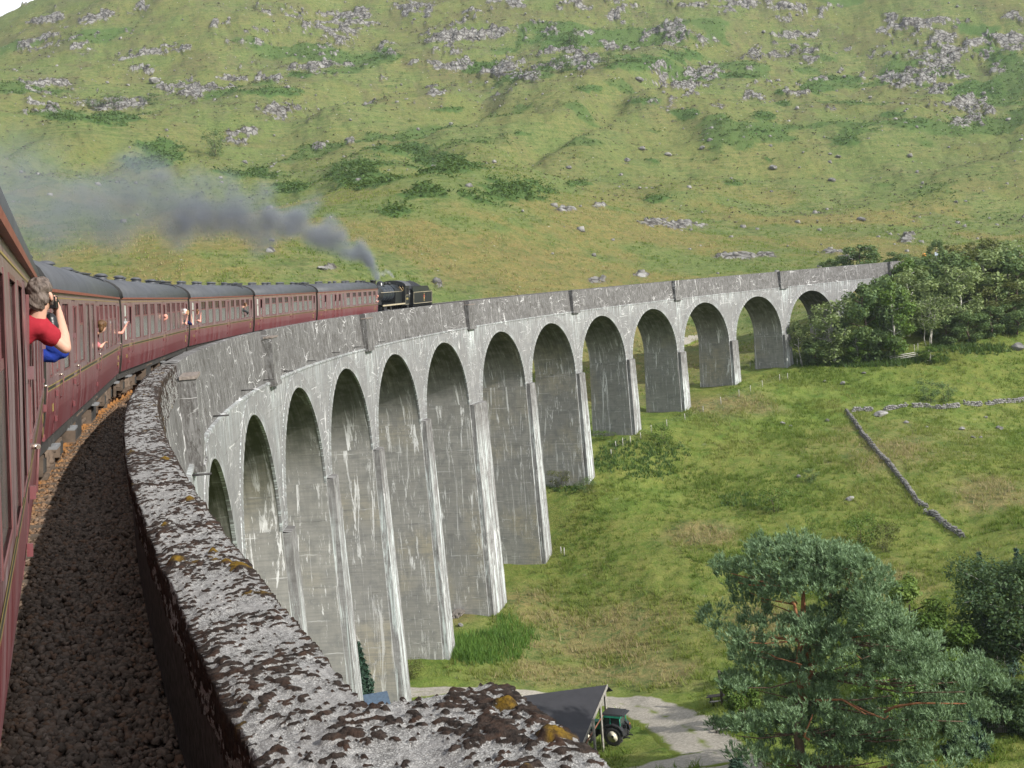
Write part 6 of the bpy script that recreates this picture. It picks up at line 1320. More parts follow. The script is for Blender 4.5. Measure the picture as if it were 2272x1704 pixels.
def drape(name, pts, widths, label, nv=15, mid=0.0, lift=0.07):
    P = np.array([ground_at(*p)[:2] for p in pts]); d = np.r_[0, np.cumsum(np.hypot(*np.diff(P, axis=0).T))]; n = int(d[-1] / 0.7) + 2; t = np.linspace(0, d[-1], n)
    c = np.stack([np.interp(t, d, P[:, 0]), np.interp(t, d, P[:, 1])], 1); k = np.ones(9) / 9
    for q in range(2): c[4:-4] = np.stack([np.convolve(c[:, j], k, 'valid') for j in (0, 1)], 1)
    w = np.interp(t, d, widths); tg = np.gradient(c, axis=0); tg /= np.linalg.norm(tg, axis=1, keepdims=True); nrm = np.stack([-tg[:, 1], tg[:, 0]], 1); u = np.linspace(-1, 1, nv)
    XY = c[:, None, :] + nrm[:, None, :] * (u[None, :, None] * (w[:, None, None] / 2)); Z = H(XY[..., 0], XY[..., 1]); Zs = Z.copy(); Zs[:, 1:-1] = (Z[:, :-2] + Z[:, 1:-1] + Z[:, 2:]) / 3; Zs = Zs + lift; Zs[:, 0] -= lift + 0.15; Zs[:, -1] -= lift + 0.15
    edge = np.repeat(np.abs(u)[None, :] ** 2.2, n, 0) * 0.95 + mid * np.exp(-(u[None, :] / 0.22) ** 2)
    me = np_mesh(name, np.concatenate([XY, Zs[..., None]], -1).reshape(-1, 3), grid_faces(n, nv), M_GRAVEL, True, attrs=dict(edge=edge.ravel())); tag(link(name, me), label, None, kind='structure')
drape('farm_track', [(790, 1560), (880, 1532), (1000, 1534), (1150, 1540), (1330, 1550), (1430, 1566), (1500, 1600), (1560, 1650), (1620, 1705), (1700, 1770)], [3.0, 3.2, 3.4, 3.6, 4.4, 5.6, 6.6, 6.8, 6.0, 6], 'pale gravel farm track curving past the shelter', mid=0.5)
drape('gravel_yard', [(1600, 1680), (1500, 1700), (1400, 1712), (1310, 1725)], [5.0, 5.5, 4.5, 3.5], 'worn gravel patch in front of the shelter', mid=0.2, lift=0.10)
drape('access_road', [(1500, 768), (1530, 755), (1560, 748), (1600, 738)], [3, 3.4, 3.4, 3], 'grey lane seen through an arch', lift=0.2)

M_FELT = plain('black_roofing_felt', (0.026, 0.026, 0.030), 0.75, var=0.15, scale=1.2); M_GREYW = plain('weathered_timber', (0.25, 0.235, 0.21), 0.85, var=0.35, scale=5); M_DARKW = plain('dark_timber', (0.060, 0.050, 0.042), 0.85, var=0.35)
SG = -34.6
def zhit(px, py, z): v = ray(px, py); return Vector(EYE + v * ((z - EYE[2]) / v[2]))
Rr_, Rl_, Er_ = zhit(1346, 1519.5, SG + 4.6), zhit(1161, 1544, SG + 4.6), zhit(1283, 1669, SG + 2.0); El_ = Rl_ + (Er_ - Rr_)
gA = Vector((40.3, 88.0, ground_z(40.3, 88.0))); SH_O = gA
SHD = thing('shelter', 'open sided farm shelter with a sloping black felt roof', 'shed', gA)
def L(p): return Vector(p) - SH_O
mb = MB(); nrm = (Rl_ - Rr_).cross(Er_ - Rr_).normalized(); nrm = nrm if nrm.z > 0 else -nrm
top = [L(p) for p in (Rr_, Rl_, El_, Er_)]; bot = [p - nrm * 0.07 for p in top]; mb.mesh(top + bot, [(0, 1, 2, 3), (7, 6, 5, 4), (0, 4, 5, 1), (1, 5, 6, 2), (2, 6, 7, 3), (3, 7, 4, 0)], M_FELT)
bk = (Rr_ - Er_); bk = Vector((bk.x, bk.y, 0)).normalized() * 1.6; f0, f1 = L(Rr_) + bk - Vector((0, 0, 1.0)), L(Rl_) + bk - Vector((0, 0, 1.0)); mb.mesh([top[0], top[1], f1, f0, top[0] - Vector((0, 0, .07)), top[1] - Vector((0, 0, .07)), f1 - Vector((0, 0, .07)), f0 - Vector((0, 0, .07))], [(0, 3, 2, 1), (4, 5, 6, 7), (0, 4, 7, 3), (1, 2, 6, 5), (2, 3, 7, 6)], M_FELT); roof_ = mb.build('roof', SHD)
mb = MB(); dv = (top[3] - top[0]).normalized(); sd = (Rr_ - Rl_).normalized()
for a, b in ((top[0], top[3]),):
    o = sd * 0.05; mb.mesh([a + o + Vector((0, 0, .06)), b + o + Vector((0, 0, .06)), b + o - Vector((0, 0, .24)), a + o - Vector((0, 0, .24)), a + o * 2 + Vector((0, 0, .06)), b + o * 2 + Vector((0, 0, .06)), b + o * 2 - Vector((0, 0, .24)), a + o * 2 - Vector((0, 0, .24))], [(0, 1, 2, 3), (7, 6, 5, 4), (0, 4, 5, 1), (1, 5, 6, 2), (2, 6, 7, 3), (3, 7, 4, 0)], M_GREYW)
mb.build('bargeboard', roof_)
for (bx, by), h in (((1338, 1658), 3.75), ((1323, 1697), 3.75), ((1305, 1680), 1.95), ((1349, 1640), 4.45)):
    p = zhit(bx, by, SG); g = ground_z(p.x, p.y); mb = MB(); mb.box(L((p.x, p.y, (g - 0.3 + SG + h) / 2)), (0.16, 0.16, SG + h - g + 0.3), M_GREYW, Matrix.Rotation(0.4, 3, 'Z')); mb.build('post', SHD)
for q in (El_ * 0.9 + Rl_ * 0.1, El_ * 0.1 + Rl_ * 0.9):
    g = ground_z(q.x, q.y); mb = MB(); mb.box(L((q.x + .3, q.y + .1, (g - 0.3 + q.z - 0.1) / 2)), (0.16, 0.16, q.z - 0.1 - g + 0.3), M_GREYW); mb.build('post', SHD)
mb = MB(); a, b = L(Rr_) - Vector((0.3, 0.2, 1.6)), L(Er_) + (L(Rr_) - L(Er_)) * 0.12 - Vector((-0.1, 0, 0.35)); mb.tube([a - Vector((0, 0, .4)), b], 0.06, plain('red_brown_beam', (0.20, 0.085, 0.05), 0.8), 6); mb.build('beam', SHD)
mb = MB(); wv = [L(Rl_) - Vector((0, 0, .2)), L(El_) - Vector((0, 0, .2))]; gl = SG - gA.z; mb.mesh([wv[0], wv[1], Vector((wv[1].x, wv[1].y, gl - .3)), Vector((wv[0].x, wv[0].y, gl - .3))], [(0, 1, 2, 3)], M_DARKW); mb.build('end_boarding', SHD)

# tractor, tail outwards
wc = zhit(1361, 1633, SG + 0.82); lat = np.array([RT[0], RT[1]]) / math.hypot(RT[0], RT[1]); dep = np.array([-lat[1], lat[0]]); fwd2 = -0.905 * lat + 0.425 * dep; ang = math.atan2(fwd2[1], fwd2[0]) - math.pi / 2
rg = Vector((math.cos(ang), math.sin(ang), 0)); ctr = Vector((wc.x, wc.y, 0)) + rg * 0.78 if rg.dot(Vector((dep[0], dep[1], 0))) > 0 else Vector((wc.x, wc.y, 0)) - rg * 0.78
TR = thing('tractor', 'green and black tractor parked tail out under the end of the shelter', 'tractor', (ctr.x, ctr.y, SG), ang)
M_TGREEN = plain('tractor_green', (0.030, 0.300, 0.200), 0.4); M_TDARK = plain('tractor_black', (0.022, 0.022, 0.024), 0.5); M_TYRE = plain('tyre_rubber', (0.035, 0.034, 0.033), 0.85); M_RIM = plain('cream_rim', (0.62, 0.58, 0.46), 0.5); M_TGLASS = glass('cab_glass', (0.035, 0.045, 0.042), 0.06)
def tyre(r, w, parent, loc, face):
    mb = MB(); My = Matrix.Rotation(math.pi / 2, 4, 'Y'); ri = r * 0.56; mb.lathe([(ri, -w * 0.38), (r * 0.86, -w / 2), (r * 0.97, -w * 0.36), (r, 0), (r * 0.97, w * 0.36), (r * 0.86, w / 2), (ri, w * 0.38)], M_TYRE, My, 30)
    for k in range(22):
        a = 2 * math.pi * k / 22; s = 1 if k % 2 else -1; mb.box((s * w * 0.22, math.cos(a) * r, math.sin(a) * r), (w * 0.5, 0.055, 0.075), M_TYRE, Matrix.Rotation(a - math.pi / 2, 3, 'X') @ Matrix.Rotation(0.5 * s, 3, 'Z'))
    o = mb.build('wheel', parent, loc=loc); mb = MB(); mb.lathe([(0.01, 0.02), (ri * 0.35, 0.03), (ri * 0.5, -0.05), (ri * 0.85, -0.07), (ri * 0.92, 0.02), (ri * 1.02, 0.03)], M_RIM, Matrix.Translation((face * w * 0.36, 0, 0)) @ Matrix.Rotation(face * math.pi / 2, 4, 'Y'), 26); mb.lathe([(0.01, 0.07), (0.10, 0.07), (0.13, 0.0)], M_TDARK, Matrix.Translation((face * w * 0.36, 0, 0)) @ Matrix.Rotation(face * math.pi / 2, 4, 'Y'), 14); mb.build('rim', o)
for sx in (-1, 1): tyre(0.82, 0.46, TR, (sx * 0.78, 0, 0.82), sx); tyre(0.56, 0.34, TR, (sx * 0.74, 2.35, 0.56), sx)
mb = MB(); mb.box((0, 0.5, 0.92), (0.6, 2.6, 0.5), M_TDARK); mb.box((0, 2.0, 1.42), (0.74, 1.65, 0.62), M_TGREEN, taper=0.92); mb.box((0, 2.84, 1.35), (0.70, 0.05, 0.5), M_TDARK); mb.tube([(0.42, 1.5, 1.7), (0.42, 1.5, 2.5)], 0.05, M_TDARK, 8); bm_ = mb.build('body', TR)
mb = MB()
for sx in (-1, 1):
    pts = [(-0.98, 0.95), (-0.9, 1.35), (-0.6, 1.68), (0.0, 1.84), (0.6, 1.72), (0.85, 1.4), (0.75, 1.36), (0.5, 1.62), (0, 1.74), (-0.55, 1.58), (-0.84, 1.3), (-0.92, 0.95)]; mb.prism(pts, sx * 0.55, sx * 1.02, M_TDARK, 0)
mb.build('mudguard', TR)
mb = MB()
for x in (-0.72, 0.72):
    for y in (-0.62, 0.25, 0.92): mb.tube([(x, y, 1.5), (x * 0.94, y * 0.95, 2.48)], 0.04, M_TGREEN if y < 0.5 else M_TDARK, 6)
mb.box((0, 0.15, 1.45), (1.42, 1.5, 0.10), M_TDARK); cb = mb.build('cab', TR)
mb = MB(); mb.box((0, 0.12, 2.58), (1.62, 1.75, 0.13), M_TDARK, taper=0.9); mb.box((0, 0.12, 2.43), (1.60, 1.72, 0.18), M_TGREEN); mb.box((0, -0.86, 2.56), (1.4, 0.28, 0.05), M_TDARK, Matrix.Rotation(0.2, 3, 'X')); mb.build('cab_roof', cb)
mb = MB(); mb.box((0, 0.15, 1.98), (1.34, 1.40, 0.94), M_TGLASS, taper=0.95); mb.build('cab_glass', cb)
mb = MB()
for x in (-0.36, 0.36): mb.box((x, -0.9, 0.62), (0.07, 0.8, 0.08), M_TDARK); mb.tube([(x, -0.6, 1.2), (x, -1.15, 0.7)], 0.03, M_TDARK, 6)
mb.box((0, -0.55, 1.0), (0.5, 0.4, 0.5), M_TDARK); mb.box((0.66, -0.95, 1.45), (0.10, 0.05, 0.14), plain('orange_lamp', (0.6, 0.22, 0.03), 0.4)); mb.box((0, -0.75, 1.45), (0.12, 0.3, 0.3), M_TDARK); mb.build('hitch', TR)

# ---- dry stone walls
M_STONE = None
def stone_material(name, a, b):
    t = NT(name); v = t.coord('Object'); n = t.noise(v, 1.6, 5, 0.65); r = t.n('ObjectInfo').outputs['Random']; c = t.mix(t.ramp(n, (0.35, 0), (0.62, 1)), a, b); c = t.mix(t.math('MULTIPLY', r, 0.6), c, tuple(0.45 * x for x in a)); return t.surf(c, 0.9, t.bump(n, 0.6, 0.08), spec=0.15)
M_STONE = stone_material('field_stone', (0.110, 0.106, 0.100), (0.340, 0.332, 0.318))
def rock_mesh(seed, sub=2, jag=0.35, flat_=0.8, mat=None):
    bm = bmesh.new(); bmesh.ops.create_icosphere(bm, subdivisions=sub, radius=0.5); rng = np.random.RandomState(seed); pl = rng.randn(9, 3); pl /= np.linalg.norm(pl, axis=1, keepdims=True); dd = 0.30 + 0.16 * rng.rand(9)
    for v in bm.verts:
        p = np.array(v.co)
        for q, e in zip(pl, dd):
            k = p @ q - e
            if k > 0: p = p - q * k * 0.92
        p += rng.randn(3) * 0.02 * jag; p[2] *= flat_; v.co = p
    me = bpy.data.meshes.new('rock'); bm.to_mesh(me); bm.free(); me.materials.append(mat or M_STONE); return me
STN = [rock_mesh(700 + k, 1, 0.6, 0.75) for k in range(8)]
def stone_wall(label, runs, courses, size, seed, limit=300):
    rng = random.Random(seed); p0 = ground_at(*runs[0][0]); root = thing('dry_stone_wall', label, 'stone wall', p0); items = []
    for run in runs:
        P = [ground_at(*q) for q in run]; 
        for a, b in zip(P[:-1], P[1:]):
            d = b - a; Lw = math.hypot(d[0], d[1]); n = max(1, int(Lw / (size * 0.82))); yaw = math.atan2(d[1], d[0])
            for i in range(n):
                for c in range(courses):
                    if c == courses - 1 and rng.random() < 0.22: continue
                    for side in (-1, 1):
                        f = (i + 0.5 * (c % 2) + rng.uniform(-.15, .15)) / n; x, y = a[0] + d[0] * f, a[1] + d[1] * f; w = 0.19 - 0.045 * c; x += -math.sin(yaw) * side * w; y += math.cos(yaw) * side * w
                        items.append((x, y, c, yaw + rng.uniform(-.4, .4), size * rng.uniform(0.75, 1.25), rng.uniform(0.8, 1.2), math.hypot(x, y)))
    xy = np.array([(q[0], q[1]) for q in items]); gzv = H(xy[:, 0], xy[:, 1]); order = sorted(range(len(items)), key=lambda k: (items[k][6] * (1 - 0.06 * items[k][2])))
    rest_v, rest_f, nb = [], [], 0
    for r_, k in enumerate(order):
        x, y, c, yaw, s, q, _ = items[k]; z = gzv[k] + size * 0.26 + c * size * 0.56; me = STN[k % 8]; M_ = Matrix.Translation(Vector((x, y, z)) - Vector(p0)) @ Matrix.Rotation(yaw, 4, 'Z') @ Matrix.Rotation((k % 7 - 3) * 0.06, 4, 'X') @ Matrix.Diagonal((s * 1.15, s * 0.85, s * q, 1))
        if r_ < limit:
            o = link('stone', me, root); o.matrix_local = M_
        else:
            vs = np.empty(len(me.vertices) * 3, np.float32); me.vertices.foreach_get('co', vs); vs = vs.reshape(-1, 3); mm = np.array(M_); rest_v.append(vs @ mm[:3, :3].T + mm[:3, 3]); rest_f.append(np.array([p.vertices[:] for p in me.polygons]) + nb); nb += len(vs)
    if rest_v: tag(link('stonework', np_mesh('stonework', np.concatenate(rest_v), np.concatenate(rest_f), M_STONE), root), kind='stuff')
stone_wall('level broken field wall with gaps near the right edge', [[(1891, 914), (1937, 912)], [(1963, 912), (1985, 907), (2015, 903)], [(2026, 904), (2050, 904), (2085, 908), (2130, 903)], [(2140, 898), (2180, 899)], [(2187, 898), (2225, 894), (2272, 890), (2330, 886)]], 3, 0.46, 5)
stone_wall('tumbled field wall running diagonally down the slope', [[(1878, 914), (1892, 934), (1905, 952), (1925, 978), (1958, 1018), (1985, 1048), (2010, 1078), (2030, 1108), (2042, 1122), (2060, 1130)], [(2052, 1140), (2085, 1148)], [(2080, 1152), (2105, 1172), (2138, 1196)]], 3, 0.40, 6)

# ---- fences
M_POST = plain('grey_post', (0.40, 0.385, 0.35), 0.8, var=0.3); M_WIRE = plain('fence_wire', (0.25, 0.25, 0.25), 0.5, metal=0.6)
def post_fence(label, pts, h=1.15, wires=3, r=0.055):
    P = [ground_at(*p) for p in pts]; root = thing('wire_fence', label, 'fence', P[0])
    for k, p in enumerate(P):
        mb = MB(); q = Vector(p) - Vector(P[0]); ln = math.sin(k * 2.3) * 0.05; mb.tube([q - Vector((0, 0, .3)), q + Vector((ln, 0, h * (1 + 0.12 * math.sin(k * 1.7))))], r, M_POST, 6); mb.build('post', root)
    for w in range(wires):
        mb = MB(); mb.tube([Vector(p) - Vector(P[0]) + Vector((0, 0, h * (0.35 + 0.28 * w))) for p in P], 0.006, M_WIRE, 3, cap=False); mb.build('wire', root)
post_fence('line of thin posts running down the grassy slope beside the piers', [(1748, 842), (1730, 846), (1692, 858), (1665, 868), (1640, 880), (1600, 897), (1560, 915), (1520, 932), (1480, 948), (1445, 960), (1422, 974), (1399, 984), (1382, 990), (1367, 995), (1356, 1012)])
post_fence('fence of pale posts along the foot of the wood', [(1665, 818), (1769, 811), (1780, 813), (1796, 812), (1809, 810), (1850, 808), (1901, 803), (1930, 799), (1960, 796), (1967, 796)])
post_fence('two tall posts right of the rail hurdle', [(2029, 782), (2037, 781)], 1.5)
post_fence('short lone stake in the grass right of a tall pier', [(1245, 1228), (1252, 1232)], 0.9, 1)
P = [ground_at(*q) for q in ((1975, 802), (2005, 799), (2036, 795))]; HU = thing('rail_hurdle', 'weathered wooden rail hurdle at the foot of the wood', 'fence', P[0])
for p in P: mb = MB(); q = Vector(p) - Vector(P[0]); mb.box(q + Vector((0, 0, 0.5)), (0.12, 0.12, 1.3), M_GREYW); mb.build('post', HU)
for w in range(3):
    mb = MB(); a, b = Vector(P[0]) - Vector(P[0]), Vector(P[2]) - Vector(P[0]); z = 0.25 + 0.33 * w
    mb.tube([a + Vector((0, -0.08, z)), b + Vector((0, -0.08, z + 0.25))], 0.075, M_POST, 6); mb.build('rail', HU)
# vertical paling fence at the lower right corner
P = [zhit(px, py, -33.2) for px, py in ((2180, 1640), (2240, 1648), (2300, 1656))]; PF = thing('paling_fence', 'grey paling fence in the lower right corner', 'fence', P[0])
a, b = P[0], P[2]; n = 26
for k in range(n):
    f = k / (n - 1); q = a + (b - a) * f; g = ground_z(q.x, q.y); mb = MB(); mb.box((0, 0, 0.7), (0.09, 0.025, 1.7), M_GREYW, Matrix.Rotation(math.atan2((b - a).y, (b - a).x), 3, 'Z')); o = mb.build('paling', PF); o.location = Vector((q.x, q.y, g)) - a
for z in (0.4, 1.2):
    mb = MB(); mb.tube([Vector((q.x, q.y, ground_z(q.x, q.y) + z)) - a for q in (a, P[1], b)], 0.045, M_GREYW, 4); mb.build('rail', PF)

# ---- boards beside the line, timber pile, playground frame, bench, roof by the pier
M_ORANGE = plain('orange_board', (0.62, 0.22, 0.02), 0.5, var=0.1); M_WPOST = plain('white_post', (0.62, 0.62, 0.60), 0.6, var=0.1)
b = at(2051, 588, 300); g = ground_z(b[0], b[1]); zt = at(2051, 566, 300)[2]; SI = thing('speed_board', 'round orange speed board on a white post beyond the viaduct', 'sign', (b[0], b[1], min(g, zt - 3)))
mb = MB(); hz_ = zt - min(g, zt - 3); mb.tube([(0, 0, 0), (0, 0, hz_ - 0.3)], 0.07, M_WPOST, 8); mb.build('post', SI); mb = MB(); mb.lathe([(0.46, -0.02), (0.46, 0.02)], M_ORANGE, Matrix.Translation((0, -0.08, hz_)) @ Matrix.Rotation(YAW, 4, 'Z').inverted() @ Matrix.Rotation(math.pi / 2, 4, 'X'), 20); mb.build('board', SI)
b = at(2078, 580, 306); g = ground_z(b[0], b[1]); zt = at(2078, 563, 306)[2]; SI = thing('lineside_board', 'pale blue board on a short post right of the orange one', 'sign', (b[0], b[1], min(g, zt - 2)))
mb = MB(); hz_ = zt - min(g, zt - 2); mb.tube([(0, 0, 0), (0, 0, hz_)], 0.07, M_GREYW, 6); mb.build('post', SI); mb = MB(); mb.box((0, -0.08, hz_), (0.8, 0.04, 0.8), plain('pale_blue_board', (0.40, 0.46, 0.55), 0.5), Matrix.Rotation(-YAW, 3, 'Z')); mb.build('board', SI)
M_OLDW = plain('old_grey_sleeper_wood', (0.15, 0.135, 0.12), 0.9, var=0.5)
p = ground_at(1020, 1366); TP = thing('timber_pile', 'weathered grey timbers heaped by the foot of a pier', 'timber pile', p)
rng = random.Random(4)
for k in range(10):
    mb = MB(); mb.box((0, 0, 0), (0.26, 3.4 + rng.uniform(-.6, .4), 0.16), M_OLDW, Matrix.Rotation(-0.75 + rng.uniform(-.12, .12), 3, 'Z') @ Matrix.Rotation(rng.uniform(-.05, .12), 3, 'X')); mb.build('plank', TP, loc=((k % 5) * 0.36 - 0.7 + rng.uniform(-.05, .05), (k % 5) * 0.12, 0.25 + 0.16 * (k // 5) + rng.uniform(0, .05)))
mb = MB(); mb.box((0, 0, 0.3), (0.35, 1.0, 0.6), M_GREYW, Matrix.Rotation(0.35, 3, 'X')); mb.build('plank', TP, loc=(-1.7, -0.3, 0))
def camp(px, py): g = ground_at(px, py); return Vector(g)
p = camp(1604, 1565); SW_ = thing('climbing_post', 'dark timber post frame with a top arm by the left edge of the pine', 'frame', p); lt = Vector((lat[0], lat[1], 0))
for nm, pts, r in (('post', [(0, 0, -0.3), (-0.15, 0, 3.2)], 0.15), ('arm', [(-0.3, 0, 3.0), (0.5, 0, 2.85), (1.1, 0, 2.65)], 0.07), ('brace', [(-0.05, 0, 1.0), (0.3, 0, 2.2)], 0.05), ('brace', [(0, 0.1, 0.9), (-0.25, 0.1, 2.0)], 0.045)):
    mb = MB(); mb.tube([lt * q[0] + Vector((0, q[1], q[2])) for q in pts], r, M_DARKW, 8); mb.build(nm, SW_)
def bench(px, py, label, w):
    p = camp(px, py); B = thing('picnic_bench', label, 'bench', p, math.atan2(lat[1], lat[0]) + 0.15)
    mb = MB(); mb.box((0, 0, 0.74), (w, 0.7, 0.05), M_DARKW); mb.build('table_top', B)
    for y in (-0.62, 0.62): mb = MB(); mb.box((0, y, 0.44), (w, 0.26, 0.05), M_GREYW if y < 0 else M_DARKW); mb.build('seat', B)
    for x in (-w * 0.36, w * 0.36):
        mb = MB(); mb.box((x, 0, 0.42), (0.08, 1.5, 0.08), M_DARKW); mb.tube([(x, -0.55, -0.1), (x, -0.12, 0.74)], 0.05, M_DARKW, 6); mb.tube([(x, 0.55, -0.1), (x, 0.12, 0.74)], 0.05, M_DARKW, 6); mb.build('leg', B)
bench(1598, 1560, 'dark low bench at the foot of the timber frame', 2.2); bench(1600, 1622, 'bench with a pale seat at the left edge of the lower pine limbs', 1.5)
p = at(838, 1560, 92); g = ground_z(p[0], p[1]); SR = thing('small_hut', 'small dark blue hut roof behind the spruce at a pier foot', 'hut', (p[0], p[1], g)); M_BROOF = plain('blue_grey_roof', (0.055, 0.085, 0.125), 0.5); rz0 = -YAW + 0.3
hh = max(1.6, at(838, 1560, 92)[2] - g); mb = MB(); mb.box((0, 0, hh / 2 - 0.4), (1.5, 1.6, hh + 0.2 - 0.4), M_DARKW, Matrix.Rotation(rz0, 3, 'Z')); mb.build('walls', SR); mb = MB(); mb.box((0, 0, hh), (1.9, 2.0, 0.08), M_BROOF, Matrix.Rotation(rz0, 3, 'Z') @ Matrix.Rotation(0.55, 3, 'X')); mb.build('roof', SR)

# ---- boulders one can point to
BLD = [rock_mesh(800 + k, 3, 0.9, 0.72, M_STONE) for k in range(6)]
def boulder(px, py, w, label, ratio=1.0, g=None):
    p = ground_at(px, py); d = math.hypot(p[0], p[1]); s = w / FPX * d; o = link('boulder', BLD[(px + py) % 6]); o.location = (p[0], p[1], p[2] + s * 0.12); o.scale = (s, s * 0.8, s * 0.8 * ratio); o.rotation_euler = (0.1, -0.15, (px % 63) / 10); tag(o, label, 'boulder', g or 'boulders on the grass')
for a in [(1022, 1389, 16, 'white boulder in the grass between the timber pile and the tall leaves'), (1870, 852, 15, 'pale boulder in the field below the broad drooping birch'), (1829, 847, 10, 'flat stone left of the pale boulder below the birches'), (1917, 829, 10, 'small flat stone in the field below the rail hurdle'), (1736, 941, 15, 'grey boulder in the field well left of the wall corner'), (1754, 946, 8, 'little stone just right of that grey field boulder'),
          (1886, 1109, 20, 'low grey boulder between the lone bush and the diagonal wall'), (1836, 934, 12, 'low stone in the grass left of the wall corner'), (2010, 939, 14, 'stone below the first gap of the level wall'), (2055, 950, 12, 'pointed stone in the field below the middle of the level wall'), (2187, 928, 12, 'upright stone below the right part of the level wall'), (2134, 953, 15, 'flat slab lying in the upper right field'),
          (2159, 972, 12, 'left stone of a small cluster in the right field'), (2176, 971, 9, 'right stone of a small cluster in the right field'), (2218, 952, 18, 'broken stones near the right edge of the field'), (1955, 922, 36, 'bare rock slab in the gap of the level wall', 0.5), (2258, 775, 30, 'grass topped outcrop at the right edge below the wood', 1.2), (1772, 1058, 12, 'half sunk stone in the middle of the field'),
          (344, 183, 26, 'large pale boulder high above the curly smoke on the left hill'), (709, 330, 22, 'grey block on the slope straight above the smoke bend'), (775, 315, 24, 'lone leaning block right of the slope above the smoke'), (1418, 180, 22, 'pale boulder at the toe of the green gully'), (1716, 374, 20, 'heather capped boulder on the right hillside'), (1860, 349, 13, 'small pale boulder on the right hillside under a bracken patch'), (2008, 275, 11, 'pale stone beside a long bracken patch on the right hill'),
          (1558, 330, 16, 'grey boulder on the slope above the seventh arch'), (1575, 312, 15, 'boulder just above the grey one over the seventh arch'), (1425, 333, 20, 'leaning pale slab above the sixth arch'), (1392, 357, 18, 'dark streaked stones low above the sixth arch'), (1482, 346, 18, 'broad stones above the seventh arch at mid slope'), (1262, 374, 16, 'heathery stones above the fifth arch at mid slope'), (1395, 225, 9, 'small white stone left of the long fern patch'), (1930, 218, 12, 'pale stone right of centre on the upper slope'), (1995, 188, 11, 'stone under the crags at the upper right'),
          (1250, 467, 28, 'flat pale slab on the moor above the fifth arch', 0.5), (1842, 343, 10, 'stone left of the small pale boulder on the right hillside'), (1650, 306, 9, 'white stone at the foot of a round fern patch'), (1846, 402, 18, 'boulder on the moor above the ninth arch'), (1712, 426, 10, 'small stone on the moor above the eighth arch'), (970, 628, 22, 'rough grey outcrop just right of the tender', 1.7), (716, 598, 26, 'pale slab on the slope above the foremost carriage', 0.6), (603, 535, 14, 'small pale stone beneath the smoke'), (1912, 490, 22, 'pair of grey stones above the end of the viaduct'), (2120, 450, 12, 'white stone on the right moor'), (2142, 448, 9, 'second white stone on the right moor')]: boulder(*a)
# ================================================================== PEOPLE
def skin_mat(name, c):
    t = NT(name); n = t.noise(t.coord('Object'), 18, 3); return t.surf(t.mix(n, tuple(x * 0.88 for x in c), tuple(min(1, x * 1.1) for x in c)), 0.5, spec=0.35)
M_SKIN = skin_mat('skin', (0.53, 0.30, 0.22)); M_PINK = skin_mat('sunburnt_skin', (0.60, 0.28, 0.22))
def cloth(name, c):
    t = NT(name); n = t.noise(t.coord('Object'), 9, 4, 0.6); return t.surf(t.mix(n, tuple(x * 0.75 for x in c), tuple(min(1, x * 1.2) for x in c)), 0.85, t.bump(n, 0.5, 0.02), spec=0.1)
M_RED = cloth('red_cotton', (0.30, 0.022, 0.034)); M_BLUE = cloth('royal_blue_cotton', (0.016, 0.035, 0.215)); M_NAVY = cloth('navy_cotton', (0.016, 0.020, 0.070)); M_GREYC = cloth('dark_grey_cloth', (0.035, 0.038, 0.042)); M_WHITEC = cloth('white_cloth', (0.62, 0.60, 0.58)); M_PINKC = cloth('pink_cloth', (0.50, 0.16, 0.17))
def hair_mat(name, a, b):
    t = NT(name); n = t.noise(t.coord('Object', (1, 1, 0.4)), 38, 4, 0.7); return t.surf(t.mix(t.ramp(n, (0.35, 0), (0.65, 1)), a, b), 0.6, t.bump(n, 0.8, 0.01), spec=0.3)
H_GREYB = hair_mat('grey_brown_hair', (0.040, 0.028, 0.022), (0.165, 0.130, 0.110)); H_BROWN = hair_mat('brown_hair', (0.045, 0.022, 0.010), (0.165, 0.085, 0.035)); H_BLOND = hair_mat('blond_hair', (0.22, 0.13, 0.05), (0.42, 0.29, 0.13))
M_CAMB = plain('camera_black', (0.014, 0.014, 0.016), 0.35, var=0.2, scale=30); M_SILV = plain('camera_silver', (0.45, 0.46, 0.48), 0.35, metal=0.4)
